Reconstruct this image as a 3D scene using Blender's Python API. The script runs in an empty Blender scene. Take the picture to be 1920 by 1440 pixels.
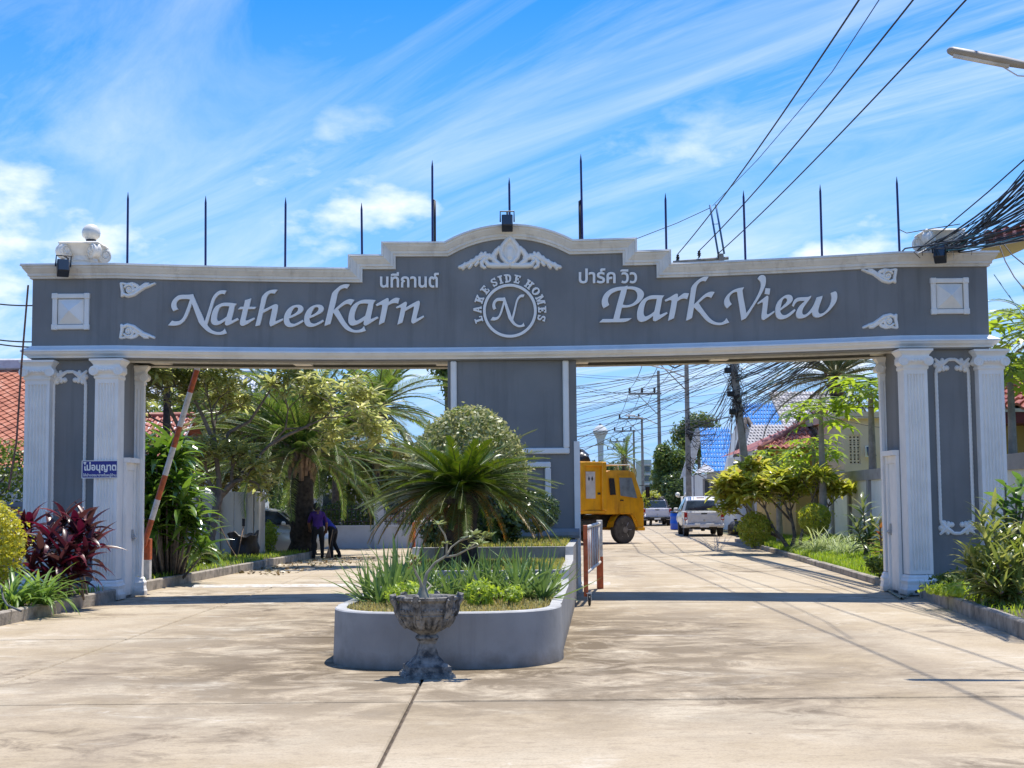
import bpy, bmesh, math, random
import numpy as np
from mathutils import Vector, Matrix, Euler, geometry
random.seed(7)
RNG = np.random.default_rng(11)
S = bpy.context.scene
COL = S.collection
PI = math.pi
# ---------------------------------------------------------------- camera
F_PX = 2700.0
PITCH = math.atan(219.5 / F_PX)
ROLL = 0.0085
CAM = Vector((0, 0, 1.65))
_F = Vector((0, math.cos(PITCH), math.sin(PITCH)))
_r0 = Vector((1, 0, 0))
_u0 = Vector((0, -math.sin(PITCH), math.cos(PITCH)))
_R = _r0 * math.cos(ROLL) - _u0 * math.sin(ROLL)
_U = _u0 * math.cos(ROLL) + _r0 * math.sin(ROLL)
cd = bpy.data.cameras.new('camera')
cam = bpy.data.objects.new('camera', cd)
COL.objects.link(cam)
cd.sensor_width = 36.0
cd.lens = 36.0 * F_PX / 1920.0
cd.clip_start = 0.1
cd.clip_end = 3000
cam.matrix_world = Matrix(((_R.x, _U.x, -_F.x, CAM.x), (_R.y, _U.y, -_F.y, CAM.y), (_R.z, _U.z, -_F.z, CAM.z), (0, 0, 0, 1)))
S.camera = cam
# ---------------------------------------------------------------- world, sun, exposure
SUN_TO = Vector((0.17, 0.26, 1.0)).normalized()
SUN_EL = math.asin(SUN_TO.z)
SUN_AZ = math.atan2(SUN_TO.x, SUN_TO.y)
SKY_STRENGTH = 0.15
SUN_STRENGTH = 3.5
S.view_settings.view_transform = 'Standard'
S.view_settings.look = 'None'
S.view_settings.gamma = 1
S.view_settings.use_curve_mapping = False
S.view_settings.exposure = 0.88
w = bpy.data.worlds.new('World')
S.world = w
w.use_nodes = True
nt = w.node_tree
nt.nodes.clear()
def N(nt, typ, **kw):
    n = nt.nodes.new(typ)
    for k, v in kw.items():
        setattr(n, k, v)
    return n
def build_world():
    L = nt.links.new
    sky = N(nt, 'ShaderNodeTexSky', sky_type='NISHITA', sun_disc=False)
    sky.sun_elevation = SUN_EL
    sky.sun_rotation = SUN_AZ
    sky.air_density = 1.0
    sky.dust_density = 0.3
    sky.ozone_density = 3.0
    hsv = N(nt, 'ShaderNodeHueSaturation')
    hsv.inputs['Hue'].default_value = 0.510
    hsv.inputs['Saturation'].default_value = 1.5
    hsv.inputs['Value'].default_value = 0.74
    L(sky.outputs[0], hsv.inputs['Color'])
    tc = N(nt, 'ShaderNodeTexCoord')
    sep = N(nt, 'ShaderNodeSeparateXYZ')
    L(tc.outputs['Generated'], sep.inputs[0])
    def M(op, a, b=None, c=None):
        m = N(nt, 'ShaderNodeMath', operation=op)
        for i, v in enumerate((a, b, c)):
            if v is None: continue
            if isinstance(v, (int, float)): m.inputs[i].default_value = v
            else: L(v, m.inputs[i])
        return m.outputs[0]
    zc = M('ADD', M('MAXIMUM', sep.outputs[2], 0.0), 0.07)
    u = M('DIVIDE', sep.outputs[0], zc)
    v = M('DIVIDE', sep.outputs[1], zc)
    comb = N(nt, 'ShaderNodeCombineXYZ')
    L(u, comb.inputs[0]); L(v, comb.inputs[1])
    # thin cirrus, drawn out in streaks
    mp = N(nt, 'ShaderNodeMapping')
    mp.vector_type = 'TEXTURE'
    mp.inputs['Rotation'].default_value = (0, 0, math.radians(-52))
    mp.inputs['Scale'].default_value = (2.4, 0.5, 1)
    mp.inputs['Location'].default_value = (2.3, 0.9, 0)
    L(comb.outputs[0], mp.inputs[0])
    n1 = N(nt, 'ShaderNodeTexNoise')
    n1.inputs['Scale'].default_value = 0.85
    n1.inputs['Detail'].default_value = 12
    n1.inputs['Roughness'].default_value = 0.64
    n1.inputs['Distortion'].default_value = 1.7
    L(mp.outputs[0], n1.inputs['Vector'])
    n2 = N(nt, 'ShaderNodeTexNoise')
    n2.inputs['Scale'].default_value = 0.28
    n2.inputs['Detail'].default_value = 4
    mp2 = N(nt, 'ShaderNodeMapping')
    mp2.inputs['Location'].default_value = (0.4, -0.35, 3)
    L(comb.outputs[0], mp2.inputs[0])
    L(mp2.outputs[0], n2.inputs['Vector'])
    mr1 = N(nt, 'ShaderNodeMapRange'); mr1.inputs[1].default_value = 0.40; mr1.inputs[2].default_value = 0.76
    L(n1.outputs[0], mr1.inputs[0])
    mr2 = N(nt, 'ShaderNodeMapRange'); mr2.inputs[1].default_value = 0.33; mr2.inputs[2].default_value = 0.62
    L(n2.outputs[0], mr2.inputs[0])
    cir = M('MULTIPLY', M('MULTIPLY', mr1.outputs[0], mr2.outputs[0]), 1.15)
    # low fair weather clouds near the skyline
    n3 = N(nt, 'ShaderNodeTexNoise')
    n3.inputs['Scale'].default_value = 5.5
    n3.inputs['Detail'].default_value = 8
    n3.inputs['Roughness'].default_value = 0.55
    mp3 = N(nt, 'ShaderNodeMapping')
    mp3.inputs['Scale'].default_value = (1, 1, 2.1)
    mp3.inputs['Location'].default_value = (5.2, 2.02, 1.92)
    L(tc.outputs['Generated'], mp3.inputs[0])
    L(mp3.outputs[0], n3.inputs['Vector'])
    mr3 = N(nt, 'ShaderNodeMapRange'); mr3.inputs[1].default_value = 0.585; mr3.inputs[2].default_value = 0.69
    L(n3.outputs[0], mr3.inputs[0])
    low = N(nt, 'ShaderNodeMapRange'); low.inputs[1].default_value = 0.30; low.inputs[2].default_value = 0.20
    L(sep.outputs[2], low.inputs[0])
    cum = M('MULTIPLY', mr3.outputs[0], low.outputs[0])
    # whitish air towards the horizon
    hz = N(nt, 'ShaderNodeMapRange'); hz.inputs[1].default_value = 0.36; hz.inputs[2].default_value = 0.05; hz.inputs[3].default_value = 0.0; hz.inputs[4].default_value = 0.88
    L(sep.outputs[2], hz.inputs[0])
    tot = M('MINIMUM', M('MAXIMUM', M('MULTIPLY', cir, 0.58), cum), 0.96)
    mixh = N(nt, 'ShaderNodeMixRGB')
    mixh.inputs[2].default_value = (1.0, 2.15, 4.15, 1)
    L(hz.outputs[0], mixh.inputs[0]); L(hsv.outputs[0], mixh.inputs[1])
    mix = N(nt, 'ShaderNodeMixRGB')
    mix.inputs[2].default_value = (4.1, 4.35, 4.7, 1)
    L(tot, mix.inputs[0]); L(mixh.outputs[0], mix.inputs[1])
    bg = N(nt, 'ShaderNodeBackground')
    bg.inputs[1].default_value = SKY_STRENGTH
    L(mix.outputs[0], bg.inputs[0])
    out = N(nt, 'ShaderNodeOutputWorld')
    L(bg.outputs[0], out.inputs[0])
build_world()
sl = bpy.data.lights.new('sun', 'SUN')
sl.energy = SUN_STRENGTH
sl.angle = math.radians(0.5)
sl.color = (1.0, 0.955, 0.88)
sun = bpy.data.objects.new('sun', sl)
COL.objects.link(sun)
sun.rotation_euler = SUN_TO.to_track_quat('Z', 'Y').to_euler()
S.cycles.max_bounces = 7
S.cycles.transparent_max_bounces = 8
S.cycles.use_denoising = True
S.cycles.caustics_reflective = False
S.cycles.caustics_refractive = False
# ---------------------------------------------------------------- pixel to place (used once, to read positions off the picture)
def ray(px, py):
    return _F + _R * ((px - 960) / F_PX) + _U * ((720 - py) / F_PX)
def P(px, py, Y):
    d = ray(px, py)
    return CAM + d * (Y / d.y)
def G(px, py, z=0.0):
    d = ray(px, py)
    return CAM + d * ((z - CAM.z) / d.z)
def Zat(px, py, Y): return P(px, py, Y).z
def Xat(px, py, Y): return P(px, py, Y).x
# ---------------------------------------------------------------- objects
OFF = {}
def thing(name, label, cat, loc=(0, 0, 0), group=None, rz=0.0):
    o = bpy.data.objects.new(name, None)
    o.empty_display_size = 0.1
    o.location = loc
    o.rotation_euler = (0, 0, rz)
    COL.objects.link(o)
    o['label'] = label; o['category'] = cat
    if group: o['group'] = group
    OFF[o.name] = Vector(loc)
    return o
class MB:
    def __init__(s):
        s.v = []; s.f = []; s.m = []; s.smooth = []
    def quad(s, a, b, c, d, m=0, sm=False):
        i = len(s.v); s.v += [tuple(a), tuple(b), tuple(c), tuple(d)]; s.f.append((i, i + 1, i + 2, i + 3)); s.m.append(m); s.smooth.append(sm)
    def poly(s, pts, m=0, sm=False):
        i = len(s.v); s.v += [tuple(p) for p in pts]; s.f.append(tuple(range(i, i + len(pts)))); s.m.append(m); s.smooth.append(sm)
    def add(s, V, Fc, m=0, sm=False):
        i = len(s.v); s.v += [tuple(p) for p in V]
        for f in Fc:
            s.f.append(tuple(i + k for k in f)); s.m.append(m); s.smooth.append(sm)
    def box(s, x0, x1, y0, y1, z0, z1, m=0, bev=0.0):
        if bev <= 0:
            V = [(x, y, z) for z in (z0, z1) for y in (y0, y1) for x in (x0, x1)]
            s.add(V, [(0, 2, 3, 1), (4, 5, 7, 6), (0, 1, 5, 4), (2, 6, 7, 3), (0, 4, 6, 2), (1, 3, 7, 5)], m)
        else:
            b = min(bev, (x1 - x0) * .45, (y1 - y0) * .45, (z1 - z0) * .45)
            rings = []
            def ring(z, e):
                return [(x0 + e, y0 + b if e == 0 else y0 + b, z), ]
            def rr(z, i):
                return [(x0 + b, y0 + i, z), (x1 - b, y0 + i, z), (x1 - i, y0 + b, z), (x1 - i, y1 - b, z), (x1 - b, y1 - i, z), (x0 + b, y1 - i, z), (x0 + i, y1 - b, z), (x0 + i, y0 + b, z)]
            R = [rr(z0, b), rr(z0 + b, 0), rr(z1 - b, 0), rr(z1, b)]
            V = [p for r in R for p in r]
            Fc = []
            for k in range(3):
                for j in range(8):
                    Fc.append((k * 8 + j, k * 8 + (j + 1) % 8, (k + 1) * 8 + (j + 1) % 8, (k + 1) * 8 + j))
            Fc.append(tuple(range(7, -1, -1))); Fc.append(tuple(range(24, 32)))
            s.add(V, Fc, m)
    def tube(s, pts, r, n=8, m=0, cap=True, sm=True):
        pts = [Vector(p) for p in pts]
        if not hasattr(r, '__len__'): r = [r] * len(pts)
        up = None; V = []
        for i, p in enumerate(pts):
            t = (pts[min(i + 1, len(pts) - 1)] - pts[max(i - 1, 0)])
            if t.length < 1e-9: t = Vector((0, 0, 1))
            t.normalize()
            if up is None:
                a = Vector((0, 0, 1)) if abs(t.z) < .9 else Vector((1, 0, 0))
                up = t.cross(a).normalized()
            else:
                up = (up - t * up.dot(t))
                if up.length < 1e-6: up = t.orthogonal()
                up.normalize()
            b = t.cross(up)
            for k in range(n):
                an = 2 * PI * k / n
                V.append(p + (up * math.cos(an) + b * math.sin(an)) * r[i])
        Fc = []
        for i in range(len(pts) - 1):
            for k in range(n):
                Fc.append((i * n + k, i * n + (k + 1) % n, (i + 1) * n + (k + 1) % n, (i + 1) * n + k))
        s.add(V, Fc, m, sm)
        if cap:
            s.poly([V[k] for k in range(n - 1, -1, -1)], m)
            s.poly(V[-n:], m)
    def lathe(s, prof, c=(0, 0, 0), n=24, m=0, sm=True, axis='z', flute=None):
        V = []
        for (r, h) in prof:
            for k in range(n):
                an = 2 * PI * k / n
                rr = r if flute is None else flute(r, h, an)
                x, y = rr * math.cos(an), rr * math.sin(an)
                if axis == 'z': V.append((c[0] + x, c[1] + y, c[2] + h))
                elif axis == 'y': V.append((c[0] + x, c[1] + h, c[2] + y))
                else: V.append((c[0] + h, c[1] + x, c[2] + y))
        Fc = []
        for i in range(len(prof) - 1):
            for k in range(n):
                Fc.append((i * n + k, i * n + (k + 1) % n, (i + 1) * n + (k + 1) % n, (i + 1) * n + k))
        s.add(V, Fc, m, sm)
        s.poly(V[:n][::-1], m); s.poly(V[-n:], m)
    def sweep(s, path, prof, m=0, cap=True, closed=True):
        """path: (pos, n, o); prof: (a along n, b along o)"""
        V = []; k = len(prof)
        for (p, n, o) in path:
            p = Vector(p); n = Vector(n); o = Vector(o)
            for (a, b) in prof: V.append(p + n * a + o * b)
        Fc = []
        for i in range(len(path) - 1):
            for j in range(k if closed else k - 1):
                Fc.append((i * k + j, i * k + (j + 1) % k, (i + 1) * k + (j + 1) % k, (i + 1) * k + j))
        s.add(V, Fc, m)
        if cap:
            s.poly(V[:k][::-1], m); s.poly(V[-k:], m)
    def prism(s, pts, d0, d1, axis='y', m=0):
        """pts 2-D polygon, pushed along an axis"""
        def q(a, b, d):
            return (a, d, b) if axis == 'y' else ((d, a, b) if axis == 'x' else (a, b, d))
        n = len(pts)
        V = [q(a, b, d0) for a, b in pts] + [q(a, b, d1) for a, b in pts]
        s.add(V, [tuple(range(n)), tuple(range(2 * n - 1, n - 1, -1))] + [(i, n + i, n + (i + 1) % n, (i + 1) % n) for i in range(n)], m)
    def mesh(s, name, off=None):
        V = np.array(s.v, dtype=float) if s.v else np.zeros((0, 3))
        if off is not None and len(V): V = V - np.array(off)
        me = bpy.data.meshes.new(name)
        me.from_pydata(V.tolist(), [], s.f)
        if len(s.f):
            me.polygons.foreach_set('material_index', np.array(s.m, dtype=np.int32))
            me.polygons.foreach_set('use_smooth', np.array(s.smooth, dtype=bool))
        me.update()
        return me
def fixn(me):
    bm = bmesh.new(); bm.from_mesh(me)
    bmesh.ops.remove_doubles(bm, verts=bm.verts, dist=1e-5)
    bmesh.ops.recalc_face_normals(bm, faces=bm.faces)
    for e in bm.edges:
        if len(e.link_faces) == 2 and e.calc_face_angle(0) > 0.7: e.smooth = False
    bm.to_mesh(me); bm.free()
def obj(name, mb, mats, parent=None, local=False, fix=True, loc=None):
    """one mesh object; world coordinates unless local"""
    off = None
    if loc is not None: off = Vector(loc)
    elif parent is not None and not local: off = OFF.get(parent.name, Vector((0, 0, 0)))
    me = mb.mesh(name, off) if isinstance(mb, MB) else mb
    if fix and isinstance(mb, MB): fixn(me)
    if not isinstance(mats, (list, tuple)): mats = [mats]
    for m in mats: me.materials.append(m)
    o = bpy.data.objects.new(name, me)
    COL.objects.link(o)
    if parent is not None:
        o.parent = parent
        OFF[o.name] = OFF.get(parent.name, Vector((0, 0, 0)))
    elif loc is not None:
        o.location = loc; OFF[o.name] = Vector(loc)
    return o
def tag(o, label=None, cat=None, group=None, kind=None):
    if label: o['label'] = label
    if cat: o['category'] = cat
    if group: o['group'] = group
    if kind: o['kind'] = kind
    return o
def struct(name, mb, mats, label=None):
    o = obj(name, mb, mats)
    o['kind'] = 'structure'
    if label: o['label'] = label
    return o
def inst(name, me, parent, M):
    o = bpy.data.objects.new(name, me)
    COL.objects.link(o)
    o.parent = parent
    o.matrix_local = M
    return o
# ---------------------------------------------------------------- materials
MATS = {}
def ramp(nt, fac, stops):
    r = N(nt, 'ShaderNodeValToRGB')
    e = r.color_ramp.elements
    while len(e) < len(stops): e.new(0.5)
    for el, (p, c) in zip(e, stops):
        el.position = p; el.color = (c[0], c[1], c[2], 1)
    nt.links.new(fac, r.inputs[0])
    return r.outputs[0]
def mat(name, col, rough=0.6, var=0.12, scale=6.0, bump=0.0, bscale=40.0, metal=0.0, spec=0.5, dirt=None, dscale=1.2, dlo=0.5, dhi=0.72, coat=0.0, stretch=None, splash=None, streak=None):
    m = bpy.data.materials.new(name); m.use_nodes = True
    t = m.node_tree; b = t.nodes['Principled BSDF']; L = t.links.new
    geo = N(t, 'ShaderNodeNewGeometry')
    pos = geo.outputs['Position']
    if stretch:
        mp = N(t, 'ShaderNodeMapping'); mp.inputs['Scale'].default_value = stretch
        L(pos, mp.inputs[0]); pos = mp.outputs[0]
    n = N(t, 'ShaderNodeTexNoise'); n.inputs['Scale'].default_value = scale; n.inputs['Detail'].default_value = 5
    L(pos, n.inputs['Vector'])
    lo = tuple(max(0, c * (1 - var * 1.6)) for c in col); hi = tuple(min(1, c * (1 + var * 1.2)) for c in col)
    c = ramp(t, n.outputs[0], [(0.3, lo), (0.5, col), (0.7, hi)])
    if dirt:
        n2 = N(t, 'ShaderNodeTexNoise'); n2.inputs['Scale'].default_value = dscale; n2.inputs['Detail'].default_value = 8; n2.inputs['Roughness'].default_value = .65
        L(pos, n2.inputs['Vector'])
        mr = N(t, 'ShaderNodeMapRange'); mr.inputs[1].default_value = dlo; mr.inputs[2].default_value = dhi; mr.inputs[4].default_value = .85
        L(n2.outputs[0], mr.inputs[0])
        mx = N(t, 'ShaderNodeMixRGB'); mx.inputs[2].default_value = (*dirt, 1)
        L(mr.outputs[0], mx.inputs[0]); L(c, mx.inputs[1]); c = mx.outputs[0]
    def layer(c, fac, col_):
        mx = N(t, 'ShaderNodeMixRGB'); mx.inputs[2].default_value = (*col_, 1); L(fac, mx.inputs[0]); L(c, mx.inputs[1]); return mx.outputs[0]
    def ns(sc, vec, det=7, ro=.65):
        q = N(t, 'ShaderNodeTexNoise'); q.inputs['Scale'].default_value = sc; q.inputs['Detail'].default_value = det; q.inputs['Roughness'].default_value = ro; L(vec, q.inputs['Vector']); return q.outputs[0]
    def rng(v, a, b_, lo, hi):
        q = N(t, 'ShaderNodeMapRange'); q.inputs[1].default_value = a; q.inputs[2].default_value = b_; q.inputs[3].default_value = lo; q.inputs[4].default_value = hi; L(v, q.inputs[0]); return q.outputs[0]
    if streak:      # rain runs: noise drawn out vertically
        mp2 = N(t, 'ShaderNodeMapping'); mp2.inputs['Scale'].default_value = (1, 1, .07); L(geo.outputs['Position'], mp2.inputs[0])
        c = layer(c, rng(ns(streak[2], mp2.outputs[0]), .52, .75, 0, streak[1]), streak[0])
    if splash:      # soil thrown up from the ground
        sp_ = N(t, 'ShaderNodeSeparateXYZ'); L(geo.outputs['Position'], sp_.inputs[0])
        ad_ = N(t, 'ShaderNodeMath', operation='MULTIPLY_ADD'); L(ns(4.5, geo.outputs['Position']), ad_.inputs[0]); ad_.inputs[1].default_value = -splash[1] * 2.2; L(sp_.outputs[2], ad_.inputs[2])
        c = layer(c, rng(ad_.outputs[0], -splash[1] * 1.2, 0.0, .75, 0), splash[0])
    L(c, b.inputs['Base Color'])
    b.inputs['Roughness'].default_value = rough
    b.inputs['Metallic'].default_value = metal
    b.inputs['Specular IOR Level'].default_value = spec
    if coat: b.inputs['Coat Weight'].default_value = coat; b.inputs['Coat Roughness'].default_value = 0.08
    if bump:
        nb = N(t, 'ShaderNodeTexNoise'); nb.inputs['Scale'].default_value = bscale; nb.inputs['Detail'].default_value = 4
        L(pos, nb.inputs['Vector'])
        bp = N(t, 'ShaderNodeBump'); bp.inputs['Strength'].default_value = bump; bp.inputs['Distance'].default_value = 0.02
        L(nb.outputs[0], bp.inputs['Height']); L(bp.outputs[0], b.inputs['Normal'])
    MATS[name] = m
    return m
def leafmat(name, cols, rough=0.42, trans=0.35, spec=0.5, tcol=None, nvar=True):
    """cols: hues a leaf of this plant can have; one is drawn per leaf"""
    m = bpy.data.materials.new(name); m.use_nodes = True
    t = m.node_tree; b = t.nodes['Principled BSDF']; L = t.links.new
    geo = N(t, 'ShaderNodeNewGeometry'); oi = N(t, 'ShaderNodeObjectInfo')
    ad = N(t, 'ShaderNodeMath', operation='ADD'); L(geo.outputs['Random Per Island'], ad.inputs[0]); L(oi.outputs['Random'], ad.inputs[1])
    fr = N(t, 'ShaderNodeMath', operation='FRACT'); L(ad.outputs[0], fr.inputs[0])
    k = len(cols)
    c = ramp(t, fr.outputs[0], [(i / max(1, k - 1), cols[i]) for i in range(k)])
    if nvar:
        n = N(t, 'ShaderNodeTexNoise'); n.inputs['Scale'].default_value = 14; L(geo.outputs['Position'], n.inputs['Vector'])
        hv = N(t, 'ShaderNodeHueSaturation'); mr = N(t, 'ShaderNodeMapRange'); mr.inputs[3].default_value = .7; mr.inputs[4].default_value = 1.3
        L(n.outputs[0], mr.inputs[0]); L(mr.outputs[0], hv.inputs['Value']); L(c, hv.inputs['Color']); c = hv.outputs[0]
    L(c, b.inputs['Base Color'])
    b.inputs['Roughness'].default_value = rough
    b.inputs['Specular IOR Level'].default_value = spec
    tr = N(t, 'ShaderNodeBsdfTranslucent')
    h2 = N(t, 'ShaderNodeHueSaturation'); h2.inputs['Saturation'].default_value = 1.1; h2.inputs['Value'].default_value = 1.9; h2.inputs['Hue'].default_value = 0.485
    L(c, h2.inputs['Color']); L(h2.outputs[0], tr.inputs[0])
    mx = N(t, 'ShaderNodeMixShader'); mx.inputs[0].default_value = trans
    L(b.outputs[0], mx.inputs[1]); L(tr.outputs[0], mx.inputs[2])
    L(mx.outputs[0], t.nodes['Material Output'].inputs[0])
    MATS[name] = m
    return m
def glassmat(name, col=(0.02, 0.03, 0.04), rough=0.05):
    return mat(name, col, rough=rough, var=0.0, spec=0.9)
# ---------------------------------------------------------------- leaves and plants
def blade(name, L, W, m, curl=0.5, fold=0.18, segs=5, shape='lance', droop0=0.0, cross=None):
    """one leaf: runs along +x from its foot, bends down by curl (rad)"""
    mb = MB(); x = z = 0.0; a = droop0; pts = []
    for i in range(segs + 1):
        t = i / segs
        if shape == 'lance': wd = W * math.sin(PI * (0.06 + 0.94 * t) ** 0.8) ** 0.9 if t < 1 else 0
        elif shape == 'strap': wd = W * min(1, (1 - t) * 3.2) ** .8 * (.75 + .25 * min(1, t * 5))
        elif shape == 'spike': wd = W * (1 - t) ** .75
        elif shape == 'spoon': wd = W * (math.sin(PI * min(1, .08 + .92 * t) ** 1.5)) if t < 1 else 0
        else: wd = W
        wd = max(wd, W * .04)
        pts.append((x, z, wd))
        x += math.cos(a) * L / segs; z += math.sin(a) * L / segs
        a -= curl / segs
    V = []
    for (x, z, wd) in pts:
        V += [(x, -wd / 2, z + wd * fold), (x, 0, z), (x, wd / 2, z + wd * fold)]
    Fc = []
    for i in range(segs):
        for k in (0, 1):
            Fc.append((i * 3 + k, i * 3 + k + 1, (i + 1) * 3 + k + 1, (i + 1) * 3 + k))
    mb.add(V, Fc, 0, True)
    me = mb.mesh(name); me.materials.append(m)
    return me
def frond(name, L, n, lw, ll, m, curl=1.0, vee=0.5, base=0.12, tipcut=0.25, sweep=0.6, droop=0.25, stem=None):
    """feather leaf: rachis along +x with two rows of leaflets"""
    mb = MB(); pts = []; x = z = 0; a = 0.0; K = 14
    for i in range(K + 1):
        pts.append((x, z, a)); x += math.cos(a) * L / K; z += math.sin(a) * L / K; a -= curl / K * (0.5 + i / K)
    mb.tube([(p[0], 0, p[1]) for p in pts], [max(.004, L * .011 * (1 - i / K * .85)) for i in range(K + 1)], 4, 1 if stem else 0)
    for j in range(n):
        t = base + (1 - base) * j / (n - 1)
        k = min(K - 1, int(t * K)); f = t * K - k
        px = pts[k][0] * (1 - f) + pts[k + 1][0] * f; pz = pts[k][1] * (1 - f) + pts[k + 1][1] * f
        an = pts[k][2]
        ln = ll * (math.sin(PI * min(1, .18 + .72 * t)) ** .7) * (1 - tipcut * t) * random.uniform(.9, 1.08)
        fx = Vector((math.cos(an), 0, math.sin(an))); fz = Vector((-math.sin(an), 0, math.cos(an)))
        sw = sweep + .35 * t + random.uniform(-.08, .08)
        for sd in (-1, 1):
            d = (fx * math.sin(sw) + Vector((0, sd, 0)) * math.cos(sw)).normalized()
            d = (d * math.cos(vee) + fz * math.sin(vee)).normalized()
            p0 = Vector((px, 0, pz)); p1 = p0 + d * ln * .55; p2 = p1 + (d - Vector((0, 0, droop * 2))).normalized() * ln * .45
            wv = d.cross(fz); wv = (fx * .8 + fz * .3).normalized() * lw
            mb.add([p0 - wv * .4, p0 + wv * .4, p1 + wv * .5, p1 - wv * .5, p2], [(0, 1, 2, 3), (3, 2, 4)], 0)
    me = mb.mesh(name); me.materials.append(m)
    if stem: me.materials.append(stem)
    return me
def LM(pos, az, el, roll=0.0, s=1.0):
    return Matrix.Translation(pos) @ Matrix.Rotation(az, 4, 'Z') @ Matrix.Rotation(-el, 4, 'Y') @ Matrix.Rotation(roll, 4, 'X') @ Matrix.Scale(s, 4)
def leaves(root, specs, name='leaf', limit=280, rest='foliage', keep=0):
    """specs: (mesh, Matrix in root space). The nearest ones become parts, the rest one mass."""
    base = OFF[root.name]
    specs = sorted(specs, key=lambda q: (q[1].translation + base - CAM).length)
    for me, M in specs[:limit]: inst(name, me, root, M)
    if len(specs) > limit:
        merge(root, specs[limit:], rest)
def merge(root, specs, rest):
    V = []; Fi = []; off = 0; cache = {}; mats = []; mi = []
    for me, M in specs:
        if me.name not in cache:
            v = np.empty(len(me.vertices) * 3); me.vertices.foreach_get('co', v)
            for mm in me.materials:
                if mm not in mats: mats.append(mm)
            cache[me.name] = (v.reshape(-1, 3), [tuple(p.vertices) for p in me.polygons], [mats.index(me.materials[p.material_index]) for p in me.polygons])
        v, fc, mm = cache[me.name]
        A = np.array(M)
        V.append(v @ A[:3, :3].T + A[:3, 3])
        Fi += [tuple(off + k for k in f) for f in fc]; mi += mm
        off += len(v)
    me = bpy.data.meshes.new(rest)
    me.from_pydata(np.concatenate(V).tolist(), [], Fi)
    for m in mats: me.materials.append(m)
    me.polygons.foreach_set('material_index', np.array(mi, dtype=np.int32))
    o = bpy.data.objects.new(rest, me); COL.objects.link(o)
    o.parent = root
    o['kind'] = 'stuff'
    return o
def cloud(name, root, pts, dirs, size, m, aspect=0.5, jitter=0.5, part=True):
    """many small leaves at pts (root space), each a folded diamond facing roughly dirs"""
    n = len(pts); pts = np.asarray(pts, float); dirs = np.asarray(dirs, float)
    a = RNG.normal(size=(n, 3)); d = dirs + jitter * RNG.normal(size=(n, 3)); d /= np.linalg.norm(d, axis=1)[:, None] + 1e-9
    t = np.cross(d, a); t /= np.linalg.norm(t, axis=1)[:, None] + 1e-9
    b = np.cross(d, t)
    s = size * RNG.uniform(.65, 1.35, n)[:, None]
    h = d * s * .12
    V = np.stack([pts - t * s * .5, pts + b * s * aspect * .5 - h, pts + t * s * .5 - h * 2, pts - b * s * aspect * .5 - h], 1).reshape(-1, 3)
    # folded along the mid-rib: two triangles sharing the rib
    I = np.arange(n) * 4
    Fc = np.concatenate([np.stack([I, I + 1, I + 2], 1), np.stack([I, I + 2, I + 3], 1)])
    me = bpy.data.meshes.new(name)
    me.vertices.add(len(V)); me.vertices.foreach_set('co', V.ravel())
    nf = len(Fc); me.loops.add(nf * 3); me.loops.foreach_set('vertex_index', Fc.ravel().astype(np.int32))
    me.polygons.add(nf); me.polygons.foreach_set('loop_start', np.arange(nf, dtype=np.int32) * 3)
    me.update(calc_edges=True); me.validate()
    me.materials.append(m)
    o = bpy.data.objects.new(name, me); COL.objects.link(o)
    if root is not None: o.parent = root
    return o
def blob_pts(n, rad, centre=(0, 0, 0), shell=0.55, lumps=7, amp=.22, flat=None):
    """points in the outer shell of a lumpy ellipsoid, with outward directions"""
    d = RNG.normal(size=(n, 3)); d /= np.linalg.norm(d, axis=1)[:, None]
    L = RNG.normal(size=(lumps, 3)); L /= np.linalg.norm(L, axis=1)[:, None]
    k = np.max(d @ L.T, axis=1)
    r = (1 - amp + amp * k) * (shell + (1 - shell) * RNG.uniform(0, 1, n) ** .5)
    p = d * r[:, None] * np.array(rad) + np.array(centre)
    return p, d
def blades(name, root, pts, h, wd, m, lean=0.35, curve=0.5, hv=.35):
    """grass: each blade two tapering quads-worth of triangles, in root space"""
    n = len(pts); pts = np.asarray(pts, float)
    az = RNG.uniform(0, 2 * PI, n); ln = lean * np.abs(RNG.normal(size=n))
    H = h * RNG.uniform(1 - hv, 1 + hv, n)
    dx = np.cos(az); dy = np.sin(az)
    sx = -dy * wd * .5; sy = dx * wd * .5
    b = pts
    mid = b + np.stack([dx * H * ln * .4, dy * H * ln * .4, H * .6], 1)
    tip = b + np.stack([dx * H * (ln + curve * ln), dy * H * (ln + curve * ln), H * (1 - .35 * np.minimum(1, ln))], 1)
    sd = np.stack([sx, sy, np.zeros(n)], 1)
    V = np.stack([b - sd, b + sd, mid + sd * .8, mid - sd * .8, tip], 1).reshape(-1, 3)
    I = np.arange(n) * 5
    Fc = np.concatenate([np.stack([I, I + 1, I + 2], 1), np.stack([I, I + 2, I + 3], 1), np.stack([I + 3, I + 2, I + 4], 1)])
    me = bpy.data.meshes.new(name)
    me.vertices.add(len(V)); me.vertices.foreach_set('co', V.ravel())
    nf = len(Fc); me.loops.add(nf * 3); me.loops.foreach_set('vertex_index', Fc.ravel().astype(np.int32))
    me.polygons.add(nf); me.polygons.foreach_set('loop_start', np.arange(nf, dtype=np.int32) * 3)
    me.update(calc_edges=True)
    me.materials.append(m)
    o = bpy.data.objects.new(name, me); COL.objects.link(o)
    if root is not None: o.parent = root
    return o
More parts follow.
